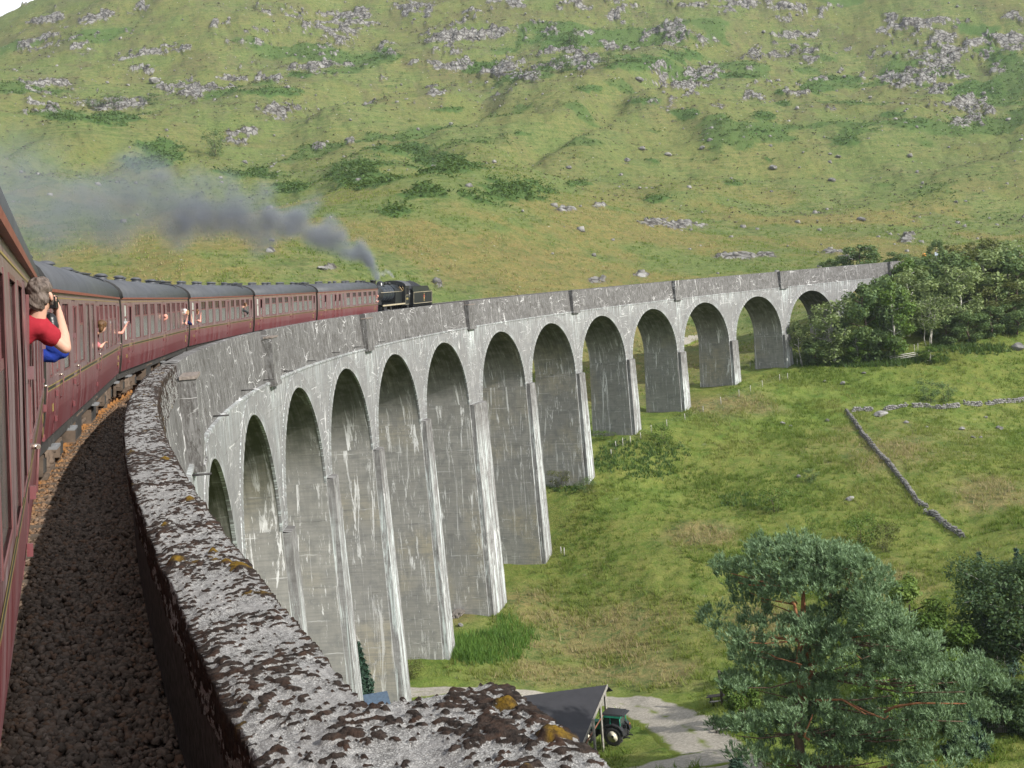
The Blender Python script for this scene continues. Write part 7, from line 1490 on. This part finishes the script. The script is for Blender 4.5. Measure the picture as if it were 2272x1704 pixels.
def blob(name, balls, voxel, mat, parent, smooth=3, noise_amp=0.0, noise_sc=30.0):
    """one continuous skin round overlapping balls: (point, radius) or (a, ra, b, rb) for a tapering limb"""
    bm = bmesh.new()
    def ball(p, r): bmesh.ops.create_icosphere(bm, subdivisions=2, radius=1.0, matrix=Matrix.Translation(p) @ (Matrix.Diagonal((r, r, r, 1)) if not hasattr(r, '__len__') else r[1] @ Matrix.Diagonal((*r[0], 1))))
    for q in balls:
        if len(q) == 2: ball(Vector(q[0]), q[1])
        else:
            a, ra, b, rb = Vector(q[0]), q[1], Vector(q[2]), q[3]; n = max(2, int((b - a).length / (min(ra, rb) * 0.45)) + 1)
            for k in range(n + 1): f = k / n; ball(a + (b - a) * f, ra + (rb - ra) * f)
    me = bpy.data.meshes.new(name); bm.to_mesh(me); bm.free(); o = bpy.data.objects.new(name, me); COL.objects.link(o)
    r = o.modifiers.new('r', 'REMESH'); r.mode = 'VOXEL'; r.voxel_size = voxel; s = o.modifiers.new('s', 'SMOOTH'); s.iterations = smooth; s.factor = 0.5
    m2 = bpy.data.meshes.new_from_object(o.evaluated_get(bpy.context.evaluated_depsgraph_get())); bpy.data.objects.remove(o); bpy.data.meshes.remove(me); m2.name = name
    m2.materials.clear(); m2.materials.append(mat); m2.polygons.foreach_set('use_smooth', [True] * len(m2.polygons))
    if noise_amp:
        n = len(m2.vertices); co = np.empty(n * 3, np.float32); m2.vertices.foreach_get('co', co); co = co.reshape(-1, 3); no = np.empty(n * 3, np.float32); m2.vertices.foreach_get('normal', no); no = no.reshape(-1, 3)
        f = fbm(co[:, 0] * noise_sc + co[:, 2] * noise_sc * 0.7, co[:, 1] * noise_sc - co[:, 2] * noise_sc * 0.5, 3, 5) - 0.5; co = co + no * (f * noise_amp)[:, None]; m2.vertices.foreach_set('co', co.astype(np.float32).ravel())
    m2.update(); return link(name, m2, parent)
def head_balls(c, f, u, r, s=1.0):
    """skull, jaw, nose, ears, brow; c head centre, f face direction, u up, r to its right"""
    R = Matrix((r, f, u)).transposed().to_4x4()
    return [(c + u * 0.035 * s, ((0.074 * s, 0.092 * s, 0.080 * s), R)), (c - u * 0.03 * s + f * 0.022 * s, ((0.058 * s, 0.066 * s, 0.078 * s), R)), (c - u * 0.085 * s + f * 0.055 * s, 0.026 * s), (c + f * 0.098 * s - u * 0.012 * s, ((0.012 * s, 0.018 * s, 0.026 * s), R)), (c + f * 0.082 * s + u * 0.028 * s, ((0.05 * s, 0.016 * s, 0.012 * s), R)),
            (c + r * 0.077 * s - u * 0.002 * s - f * 0.006 * s, ((0.010 * s, 0.020 * s, 0.032 * s), R)), (c - r * 0.077 * s - u * 0.002 * s - f * 0.006 * s, ((0.010 * s, 0.020 * s, 0.032 * s), R)), (c + f * 0.086 * s - u * 0.052 * s, ((0.024 * s, 0.010 * s, 0.008 * s), R))]
def hand_balls(w, d, n, side, curl=0.9):
    """w wrist, d along the hand, n out of the back of the hand, side towards the thumb"""
    R = Matrix((side, d, n)).transposed().to_4x4(); out = [(w + d * 0.045, ((0.040, 0.050, 0.016), R)), (w + d * 0.075, ((0.041, 0.022, 0.014), R))]
    for k, (off, l) in enumerate(((0.031, 0.070), (0.011, 0.080), (-0.010, 0.074), (-0.029, 0.058))):
        b = w + d * 0.088 + side * off; k1 = b + (d * math.cos(curl * 0.5) - n * math.sin(curl * 0.5)) * l * 0.5; k2 = k1 + (d * math.cos(curl * 1.3) - n * math.sin(curl * 1.3)) * l * 0.32; k3 = k2 + (d * math.cos(curl * 1.9) - n * math.sin(curl * 1.9)) * l * 0.26
        out += [(b, 0.0098, k1, 0.0090), (k1, 0.0090, k2, 0.0084), (k2, 0.0084, k3, 0.0074)]
    t0 = w + d * 0.022 + side * 0.030; t1 = t0 + (side * 0.75 + d * 0.62 - n * 0.2).normalized() * 0.042; t2 = t1 + (side * 0.15 + d * 0.9 - n * 0.45).normalized() * 0.034
    return out + [(t0, 0.0150, t1, 0.0115), (t1, 0.0115, t2, 0.0090)]
def car_axes(n):
    root, mt = CARR[n]; return mt, Vector(mt.col[0][:3]), Vector(mt.col[1][:3]), Vector(mt.col[2][:3])
def seen(px, py, d): return Vector(at(px, py, d))

# the photographer leaning from the nearest carriage
mt, cx, cy, cz = car_axes(0); vx = Vector(RT); vz = Vector(UP); vf = Vector(FW)
D0 = 9.25
hc = seen(88, 660, D0); PH = thing('person', 'grey haired person in a red t-shirt leaning out and raising a black camera', 'person', hc - Vector((0, 0, 1.55)), group=None); o_ = PH.location.copy()
def W(p): return Vector(p) - o_
sh = seen(84, 722, D0 + 0.02); el = seen(145, 772, D0 + 0.05); wr = seen(131, 694, D0 + 0.22); ft = (seen(118, 668, D0 + 0.33) - wr).normalized()
fdir = (cy + cx * 0.28).normalized(); up_ = (Vector((0, 0, 1)) + fdir * 0.12).normalized(); rdir = fdir.cross(up_).normalized(); up_ = rdir.cross(fdir).normalized()
neck = seen(80, 700, D0 + 0.0); chest = sh - cx * 0.20 - Vector((0, 0, 0.06)); hip = mt @ Vector((0.75, 0.55, 1.75)); hip2 = mt @ Vector((0.55, 0.5, 1.25))
sh2 = sh - rdir * 0.36 + fdir * 0.02; el2 = sh2 + fdir * 0.22 - up_ * 0.18 + rdir * 0.05; camc = seen(106, 672, D0 + 0.20); wr2 = camc - rdir * 0.07 - up_ * 0.07 + fdir * 0.02
bal = head_balls(W(hc), fdir, up_, rdir, 1.08) + [(W(hc) - up_ * 0.06 - fdir * 0.02, 0.056, W(neck) - up_ * 0.05, 0.062), (W(neck) - up_ * 0.04, 0.06, W(chest), 0.11), (W(chest), 0.13, W(hip), 0.14), (W(hip), 0.14, W(hip2), 0.13), (W(chest), 0.10, W(sh), 0.062), (W(sh), 0.056, W(el), 0.043), (W(el), 0.043, W(el) + (W(wr) - W(el)) * 0.35, 0.046), (W(el) + (W(wr) - W(el)) * 0.35, 0.046, W(wr), 0.027), (W(chest), 0.1, W(sh2), 0.06), (W(sh2), 0.052, W(el2), 0.042), (W(el2), 0.042, W(wr2), 0.028)]
side_ = (vx * -0.35 - vz * 0.2 + vf * 0.2).normalized(); side_ = (side_ - ft * side_.dot(ft)).normalized(); nb_ = ft.cross(side_); nb_ = nb_ if nb_.dot(vx) > 0 else -nb_
bal += hand_balls(W(wr), ft, nb_, side_, 0.85); f2 = (camc - rdir * 0.02 - wr2).normalized(); s2 = (up_ - f2 * up_.dot(f2)).normalized(); bal += hand_balls(W(wr2), f2, -rdir, s2, 0.8)
blob('body', bal, 0.0085, M_SKIN, PH, 3)
blob('shirt', [(W(neck) - up_ * 0.075, 0.088), (W(neck) - up_ * 0.07, 0.085, W(chest), 0.14), (W(chest), 0.165, W(hip), 0.165), (W(hip), 0.165, W(hip2), 0.15), (W(chest), 0.12, W(sh), 0.085), (W(sh), 0.083, W(sh) + (W(el) - W(sh)) * 0.46, 0.078), (W(chest), 0.12, W(sh2), 0.085), (W(sh2), 0.08, W(sh2) + (W(el2) - W(sh2)) * 0.6, 0.07)], 0.016, M_RED, PH, 2, 0.02, 14)
R_ = Matrix((rdir, fdir, up_)).transposed().to_4x4(); hw = W(hc)
blob('hair', [(hw + up_ * 0.058 - fdir * 0.014, ((0.090, 0.105, 0.084), R_)), (hw - up_ * 0.02 - fdir * 0.060, ((0.076, 0.056, 0.078), R_)), (hw + up_ * 0.11 + fdir * 0.035, ((0.066, 0.060, 0.034), R_)), (hw + rdir * 0.074 - up_ * 0.015 + fdir * 0.01, ((0.016, 0.026, 0.046), R_)), (hw - rdir * 0.074 - up_ * 0.015 + fdir * 0.01, ((0.016, 0.026, 0.046), R_))], 0.008, H_GREYB, PH, 2, 0.034, 26)
CM = thing('camera', 'black camera with a long lens held up by the person in red', 'camera', camc); CMR = Matrix((rdir, fdir, up_)).transposed()
mb = MB(); mb.box((0, 0, 0), (0.125, 0.045, 0.085), M_CAMB, CMR); mb.box(up_ * 0.055, (0.05, 0.05, 0.03), M_CAMB, CMR, taper=0.7); mb.box(rdir * 0.045 + fdir * 0.02, (0.035, 0.035, 0.085), M_CAMB, CMR); CMb = mb.build('body', CM)
mb = MB(); mb.tube([fdir * 0.02, fdir * 0.10, fdir * 0.16], [0.036, 0.038, 0.041], M_CAMB, 14); mb.build('lens', CM)
# its case hanging below on the strap
BG = thing('camera_bag', 'black camera case hanging in front of the person in red', 'bag', seen(113, 716, D0 + 0.12)); blob('case', [(Vector((0, 0, 0)), ((0.05, 0.05, 0.075), R_)), (Vector((0, 0, -0.03)) + rdir * 0.01, ((0.045, 0.06, 0.055), R_))], 0.008, M_CAMB, BG, 2)
mb = MB(); mb.tube([Vector((0, 0, 0.07)), Vector(W(neck) + o_ - BG.location) + fdir * 0.05 + rdir * 0.05], 0.006, M_CAMB, 5); mb.build('strap', BG)

def leaner(label, car, y, parts, skin=None, group='passengers leaning out of the train'):
    """a passenger at the open window y of carriage `car`; parts list (kind, point in coach axes ...)"""
    mt, ax, ay, az = car_axes(car); base = mt @ Vector((1.0, y, 1.25)); P = thing('person', label, 'person', base, group=group); sk = skin or M_SKIN
    def q(p): return mt @ Vector(p) - base
    bb = []; cl = {}
    for k in parts:
        if k[0] == 'head':
            c, fd = q(k[1]), (ax * k[2][0] + ay * k[2][1] + az * k[2][2]).normalized(); uu = (az - fd * az.dot(fd)).normalized(); rr2 = fd.cross(uu); bb += head_balls(c, fd, uu, rr2, 1.0) + [(c - uu * 0.08, 0.055, q((1.05, y, k[1][2] - 0.30)), 0.09)]
            if k[3] is not None: RR_ = Matrix((rr2, fd, uu)).transposed().to_4x4(); big = k[4] if len(k) > 4 else 1.0; cl.setdefault(('hair', k[3]), []).extend([(c + uu * 0.055 - fd * 0.02, ((0.088 * big, 0.102 * big, 0.085 * big), RR_)), (c - fd * 0.05 - uu * 0.03 * big, ((0.078 * big, 0.06 * big, 0.09 * big), RR_))])
        elif k[0] == 'arm':
            pts = [q(p) for p in k[1]]; rad = [0.055, 0.044, 0.028]
            for i in range(len(pts) - 1): bb.append((pts[i], rad[i], pts[i + 1], rad[i + 1]))
            d = (pts[-1] - pts[-2]).normalized(); d = (d + ay * 0.2).normalized(); s = (ay - d * ay.dot(d)).normalized(); bb += hand_balls(pts[-1], d, d.cross(s), s, 0.7)
            if len(k) > 2 and k[2] is not None:
                f = k[3] if len(k) > 3 else 0.6; g_ = k[4] if len(k) > 4 else 1.0; cl.setdefault(('sleeve', k[2]), []).append((pts[0], 0.078 * g_, pts[0] + (pts[1] - pts[0]) * min(1, f * 1.0), 0.066 * g_))
                if f > 1: cl[('sleeve', k[2])].append((pts[1], 0.064 * g_, pts[1] + (pts[2] - pts[1]) * (f - 1), 0.048))
        elif k[0] == 'torso': bb.append((q(k[1]), 0.12, q(k[2]), 0.13)); cl.setdefault(('shirt', k[3]), []).append((q(k[1]), 0.15, q(k[2]), 0.165))
    blob('body', bb, 0.018, sk, P, 1)
    for (nm, m_), bl in cl.items(): blob(nm, bl, 0.022, m_, P, 2, 0.02 if nm == 'hair' else 0.012, 20)
    return P
D1 = 17.6; mt, ax_, ay_, az_ = car_axes(0); b0 = mt @ Vector((1.0, 8.8, 1.25)); PB = thing('person', 'person mostly hidden behind the photographer, bent elbow in a royal blue sleeve', 'person', b0, group='passengers leaning out of the train')
def Q(px, py, d=D1): return seen(px, py, d) - b0
hd = mt @ Vector((1.15, 8.75, 2.45)) - b0; tor = mt @ Vector((1.02, 8.7, 1.95)) - b0; fy = ay_.normalized()
blob('body', head_balls(hd, fy, az_, fy.cross(az_)) + [(hd - az_ * 0.08, 0.055, tor, 0.10), (tor, 0.11, tor - az_ * 0.5, 0.12), (tor, 0.07, Q(96, 752), 0.06), (Q(96, 752), 0.055, Q(134, 783), 0.05), (Q(134, 783), 0.05, Q(100, 795), 0.045)], 0.02, M_SKIN, PB, 1)
blob('shirt', [(tor, 0.15, tor - az_ * 0.5, 0.16), (tor, 0.11, Q(97, 757), 0.095), (Q(97, 757), 0.10, Q(120, 771), 0.112), (Q(120, 771), 0.112, Q(136, 782), 0.098), (Q(136, 780), 0.098, Q(118, 791), 0.088), (Q(118, 791), 0.088, Q(98, 790), 0.085)], 0.014, M_BLUE, PB, 2, 0.022, 11)
blob('hair', [(hd + az_ * 0.06 - fy * 0.02, 0.095)], 0.016, H_BROWN, PB, 2, 0.02, 20)
leaner('curly brown haired person leaning from the second carriage, pink hand on the door', 1, 0.62, [('torso', (0.95, 0.6, 1.4), (1.15, 0.62, 2.05), M_PINKC), ('head', (1.50, 0.66, 2.52), (0.75, 0.65, -0.1), H_BROWN, 1.25), ('arm', [(1.25, 0.66, 2.2), (1.46, 0.58, 2.05), (1.52, 0.70, 2.12)], M_PINKC, 0.8)])
leaner('bare forearm holding a small camera out of the front door of the second carriage', 1, 8.90, [('torso', (0.9, 8.8, 1.4), (1.05, 8.85, 2.0), M_GREYC), ('arm', [(1.25, 8.88, 2.2), (1.50, 8.92, 2.20), (1.62, 8.98, 2.44)], M_WHITEC, 0.35), ('head', (1.2, 8.85, 2.5), (0.5, 1, 0), H_BROWN)], M_PINK)
b0 = car_axes(1)[0] @ Vector((1.60, 9.02, 2.52)); CM2 = thing('camera', 'small silver camera in the hand at the front of the second carriage', 'camera', b0); mb = MB(); mb.box((0, 0, 0), (0.10, 0.03, 0.065), M_SILV); mb.build('body', CM2); mb = MB(); mb.tube([(0, 0.01, 0), (0, 0.05, 0)], 0.024, M_CAMB, 10); mb.build('lens', CM2)
leaner('bald sunburnt head at the middle door of the third carriage', 2, 0.70, [('torso', (0.9, 0.7, 1.4), (1.1, 0.7, 2.0), M_RED), ('head', (1.46, 0.62, 2.50), (0.9, 0.4, 0), None)], M_PINK)
leaner('blond person with a navy sleeve and bare arm at the front of the third carriage', 2, 9.02, [('torso', (0.95, 8.95, 1.4), (1.25, 9.0, 2.05), M_NAVY), ('head', (1.45, 8.98, 2.56), (0.5, 0.8, 0), H_BLOND), ('arm', [(1.40, 9.05, 2.15), (1.66, 9.05, 2.02), (1.62, 9.15, 2.36)], M_NAVY, 0.85)])
leaner('white capped person behind the blond one at the front of the third carriage', 2, 8.2, [('torso', (0.95, 8.2, 1.5), (1.1, 8.2, 2.0), M_GREYC), ('head', (1.43, 8.22, 2.62), (0.7, 0.6, 0), M_WHITEC), ('arm', [(1.3, 8.2, 2.25), (1.48, 8.2, 2.05), (1.5, 8.26, 2.3)], M_GREYC, 0.5)], M_PINK)
leaner('dark haired person with a raised bare arm at the rear door of the fourth carriage', 3, -8.15, [('torso', (0.95, -8.15, 1.4), (1.1, -8.15, 2.0), M_GREYC), ('head', (1.42, -8.1, 2.55), (0.5, 0.8, 0), H_BROWN), ('arm', [(1.3, -8.1, 2.2), (1.54, -8.05, 2.08), (1.54, -7.95, 2.38)], M_GREYC, 0.3)], M_PINK)
leaner('person in dark long sleeves leaning from a window near the front of the fourth carriage', 3, 5.81, [('torso', (0.95, 5.8, 1.5), (1.2, 5.8, 2.2), M_GREYC), ('head', (1.55, 5.9, 2.72), (0.6, 0.8, 0), H_BROWN), ('arm', [(1.4, 5.9, 2.40), (1.62, 6.2, 2.25), (1.55, 6.45, 2.15)], M_GREYC, 1.9)])
leaner('pale faced person looking out at the very front of the foremost carriage', 5, 9.35, [('torso', (0.9, 9.3, 1.5), (1.1, 9.3, 2.1), M_WHITEC), ('head', (1.50, 9.35, 2.55), (0.6, 0.8, 0), None), ('arm', [(1.3, 9.3, 2.2), (1.52, 9.3, 1.98), (1.52, 9.45, 2.05)], M_WHITEC, 0.5)], M_PINK)
# ================================================================== SMOKE AND STEAM
def cloud(name, label, puffs, res, dens, color, voxpad, nz, absorb=None):
    pts = np.array([p[0] for p in puffs]); r = np.array([p[1] for p in puffs]); w = np.array([p[2] for p in puffs]); lo, hi = (pts - r[:, None] * 1.3).min(0), (pts + r[:, None] * 1.3).max(0); org = (lo + hi) / 2
    ng = bpy.data.node_groups.new(name + '_nodes', 'GeometryNodeTree'); ng.interface.new_socket('Geometry', in_out='INPUT', socket_type='NodeSocketGeometry'); ng.interface.new_socket('Geometry', in_out='OUTPUT', socket_type='NodeSocketGeometry')
    N = ng.nodes; Lk = ng.links; out = N.new('NodeGroupOutput'); vc = N.new('GeometryNodeVolumeCube'); pos = N.new('GeometryNodeInputPosition')
    no = N.new('ShaderNodeTexNoise'); no.inputs['Scale'].default_value = nz; no.inputs['Detail'].default_value = 4; no.inputs['Roughness'].default_value = 0.6; Lk.new(pos.outputs[0], no.inputs['Vector'])
    acc = None
    for p, rr_, ww in zip(pts - org, r, w):
        d = N.new('ShaderNodeVectorMath'); d.operation = 'DISTANCE'; Lk.new(pos.outputs[0], d.inputs[0]); d.inputs[1].default_value = tuple(p)
        mr = N.new('ShaderNodeMapRange'); mr.interpolation_type = 'SMOOTHSTEP'; Lk.new(d.outputs['Value'], mr.inputs['Value']); mr.inputs['From Min'].default_value = rr_ * 1.15; mr.inputs['From Max'].default_value = 0.0; mr.inputs['To Min'].default_value = 0.0; mr.inputs['To Max'].default_value = ww
        if acc is None: acc = mr.outputs[0]
        else: a = N.new('ShaderNodeMath'); a.operation = 'ADD'; Lk.new(acc, a.inputs[0]); Lk.new(mr.outputs[0], a.inputs[1]); acc = a.outputs[0]
    m2 = N.new('ShaderNodeMapRange'); Lk.new(no.outputs['Fac'], m2.inputs['Value']); m2.inputs['From Min'].default_value = 0.40; m2.inputs['From Max'].default_value = 0.62; m2.inputs['To Min'].default_value = 0.48; m2.inputs['To Max'].default_value = 1.6
    mu = N.new('ShaderNodeMath'); mu.operation = 'MULTIPLY'; Lk.new(acc, mu.inputs[0]); Lk.new(m2.outputs[0], mu.inputs[1]); Lk.new(mu.outputs[0], vc.inputs['Density'])
    vc.inputs['Min'].default_value = tuple(lo - org); vc.inputs['Max'].default_value = tuple(hi - org)
    for k, ax in enumerate(('X', 'Y', 'Z')): vc.inputs['Resolution ' + ax].default_value = int(max(8, (hi - lo)[k] / res))
    t = bpy.data.materials.new(name + '_vapour'); t.use_nodes = True; tr = t.node_tree; tr.nodes.clear(); mo = tr.nodes.new('ShaderNodeOutputMaterial'); pv = tr.nodes.new('ShaderNodeVolumePrincipled'); pv.inputs['Color'].default_value = (*color, 1); pv.inputs['Density'].default_value = dens; pv.inputs['Anisotropy'].default_value = 0.1
    if absorb: pv.inputs['Absorption Color'].default_value = (*absorb, 1)
    tr.links.new(pv.outputs[0], mo.inputs['Volume'])
    sm = N.new('GeometryNodeSetMaterial'); sm.inputs['Material'].default_value = t; Lk.new(vc.outputs[0], sm.inputs[0]); Lk.new(sm.outputs[0], out.inputs[0])
    me = bpy.data.meshes.new(name); me.from_pydata([(0, 0, 0)], [], []); me.materials.append(t); o = link(name, me); o.location = org; md = o.modifiers.new('vapour', 'NODES'); md.node_group = ng
    return tag(o, label, None, kind='stuff')
SMK = [(676, 512, 30, 1.5, 120.5), (642, 490, 34, 1.3, 119.5), (612, 505, 36, 1.3, 118.5), (580, 490, 38, 1.2, 118), (548, 500, 40, 1.2, 117.5), (515, 490, 42, 1.1, 117), (460, 495, 44, 1.0, 116), (420, 480, 46, 0.9, 115), (370, 470, 50, 0.8, 113.5), (320, 470, 56, 0.6, 112), (715, 530, 30, 1.6, 122), (835, 615, 6, 20, 124.5), (833, 606, 7, 19, 124.5), (829, 596, 9, 16, 124.5), (822, 584, 12, 12, 124.5), (814, 572, 15, 9, 124), (802, 556, 19, 3.8, 124), (788, 566, 20, 3.4, 124), (797, 540, 15, 2.4, 124), (770, 560, 24, 3, 123), (750, 545, 28, 2.6, 123), (736, 498, 24, 2.2, 123), (726, 524, 30, 3.45, 122), (752, 520, 22, 2.7, 122), (696, 524, 28, 3.15, 121), (702, 448, 22, 1.2, 121), (686, 458, 24, 1.27, 121), (664, 482, 26, 2.40, 120), (650, 500, 30, 3.06, 120), (632, 508, 26, 2.80, 119),
       (590, 424, 30, 0.93, 118), (560, 436, 26, 0.83, 118), (600, 480, 32, 2.16, 118), (578, 528, 34, 2.03, 118), (570, 560, 22, 0.6, 118), (530, 470, 40, 1.99, 117), (500, 420, 44, 0.83, 116), (478, 480, 44, 1.65, 116), (440, 400, 40, 0.75, 115), (432, 460, 48, 1.35, 115), (405, 490, 46, 1.42, 114), (392, 520, 40, 1.35, 114), (365, 425, 52, 1.12, 113), (350, 382, 42, 0.63, 113), (300, 365, 46, 0.45, 112), (282, 400, 60, 0.56, 111), (286, 440, 60, 0.45, 111), (240, 470, 74, 0.65, 110), (190, 430, 64, 0.5, 108), (160, 480, 74, 0.55, 107), (250, 520, 50, 0.6, 110),
       (100, 450, 84, 0.32, 105), (60, 400, 80, 0.24, 103), (60, 500, 84, 0.34, 103), (40, 330, 70, 0.14, 103), (110, 360, 60, 0.14, 104), (110, 540, 60, 0.2, 104), (-30, 440, 110, 0.28, 100), (-90, 400, 120, 0.25, 96)]
cloud('smoke', 'grey smoke trailing back from the locomotive chimney over the train', [(at(px, py, d), r * d / FPX * 1.12, w * 0.9) for px, py, r, w, d in SMK], 0.34, 0.38, (0.48, 0.53, 0.62), 1, 0.55)
STM = [(868, 609, 4, 1.3, 129), (862, 604, 5, 0.9, 129), (872, 614, 3, 1.6, 129), (850, 607, 7, 0.35, 128.5), (842, 608, 7, 0.25, 128.5), (856, 600, 4, 0.5, 129)]
cloud('steam', 'wisps of white steam from the safety valve', [(at(px, py, d), r * d / FPX * 1.2, w) for px, py, r, w, d in STM], 0.07, 3.0, (0.93, 0.93, 0.93), 1, 2.5)
# ================================================================== AIR
hzm = bpy.data.materials.new('thin_air'); hzm.use_nodes = True; ht = hzm.node_tree; ht.nodes.clear(); ho = ht.nodes.new('ShaderNodeOutputMaterial'); hv = ht.nodes.new('ShaderNodeVolumePrincipled')
hv.inputs['Color'].default_value = (0.80, 0.88, 1.0, 1); hv.inputs['Density'].default_value = 0.00009; hv.inputs['Anisotropy'].default_value = 0.2; ht.links.new(hv.outputs[0], ho.inputs['Volume'])
mb = MB(); mb.box((0, 0, 230), (5200, 5200, 546), hzm); tag(mb.build('haze'), 'faint summer haze filling the glen', None, kind='stuff')
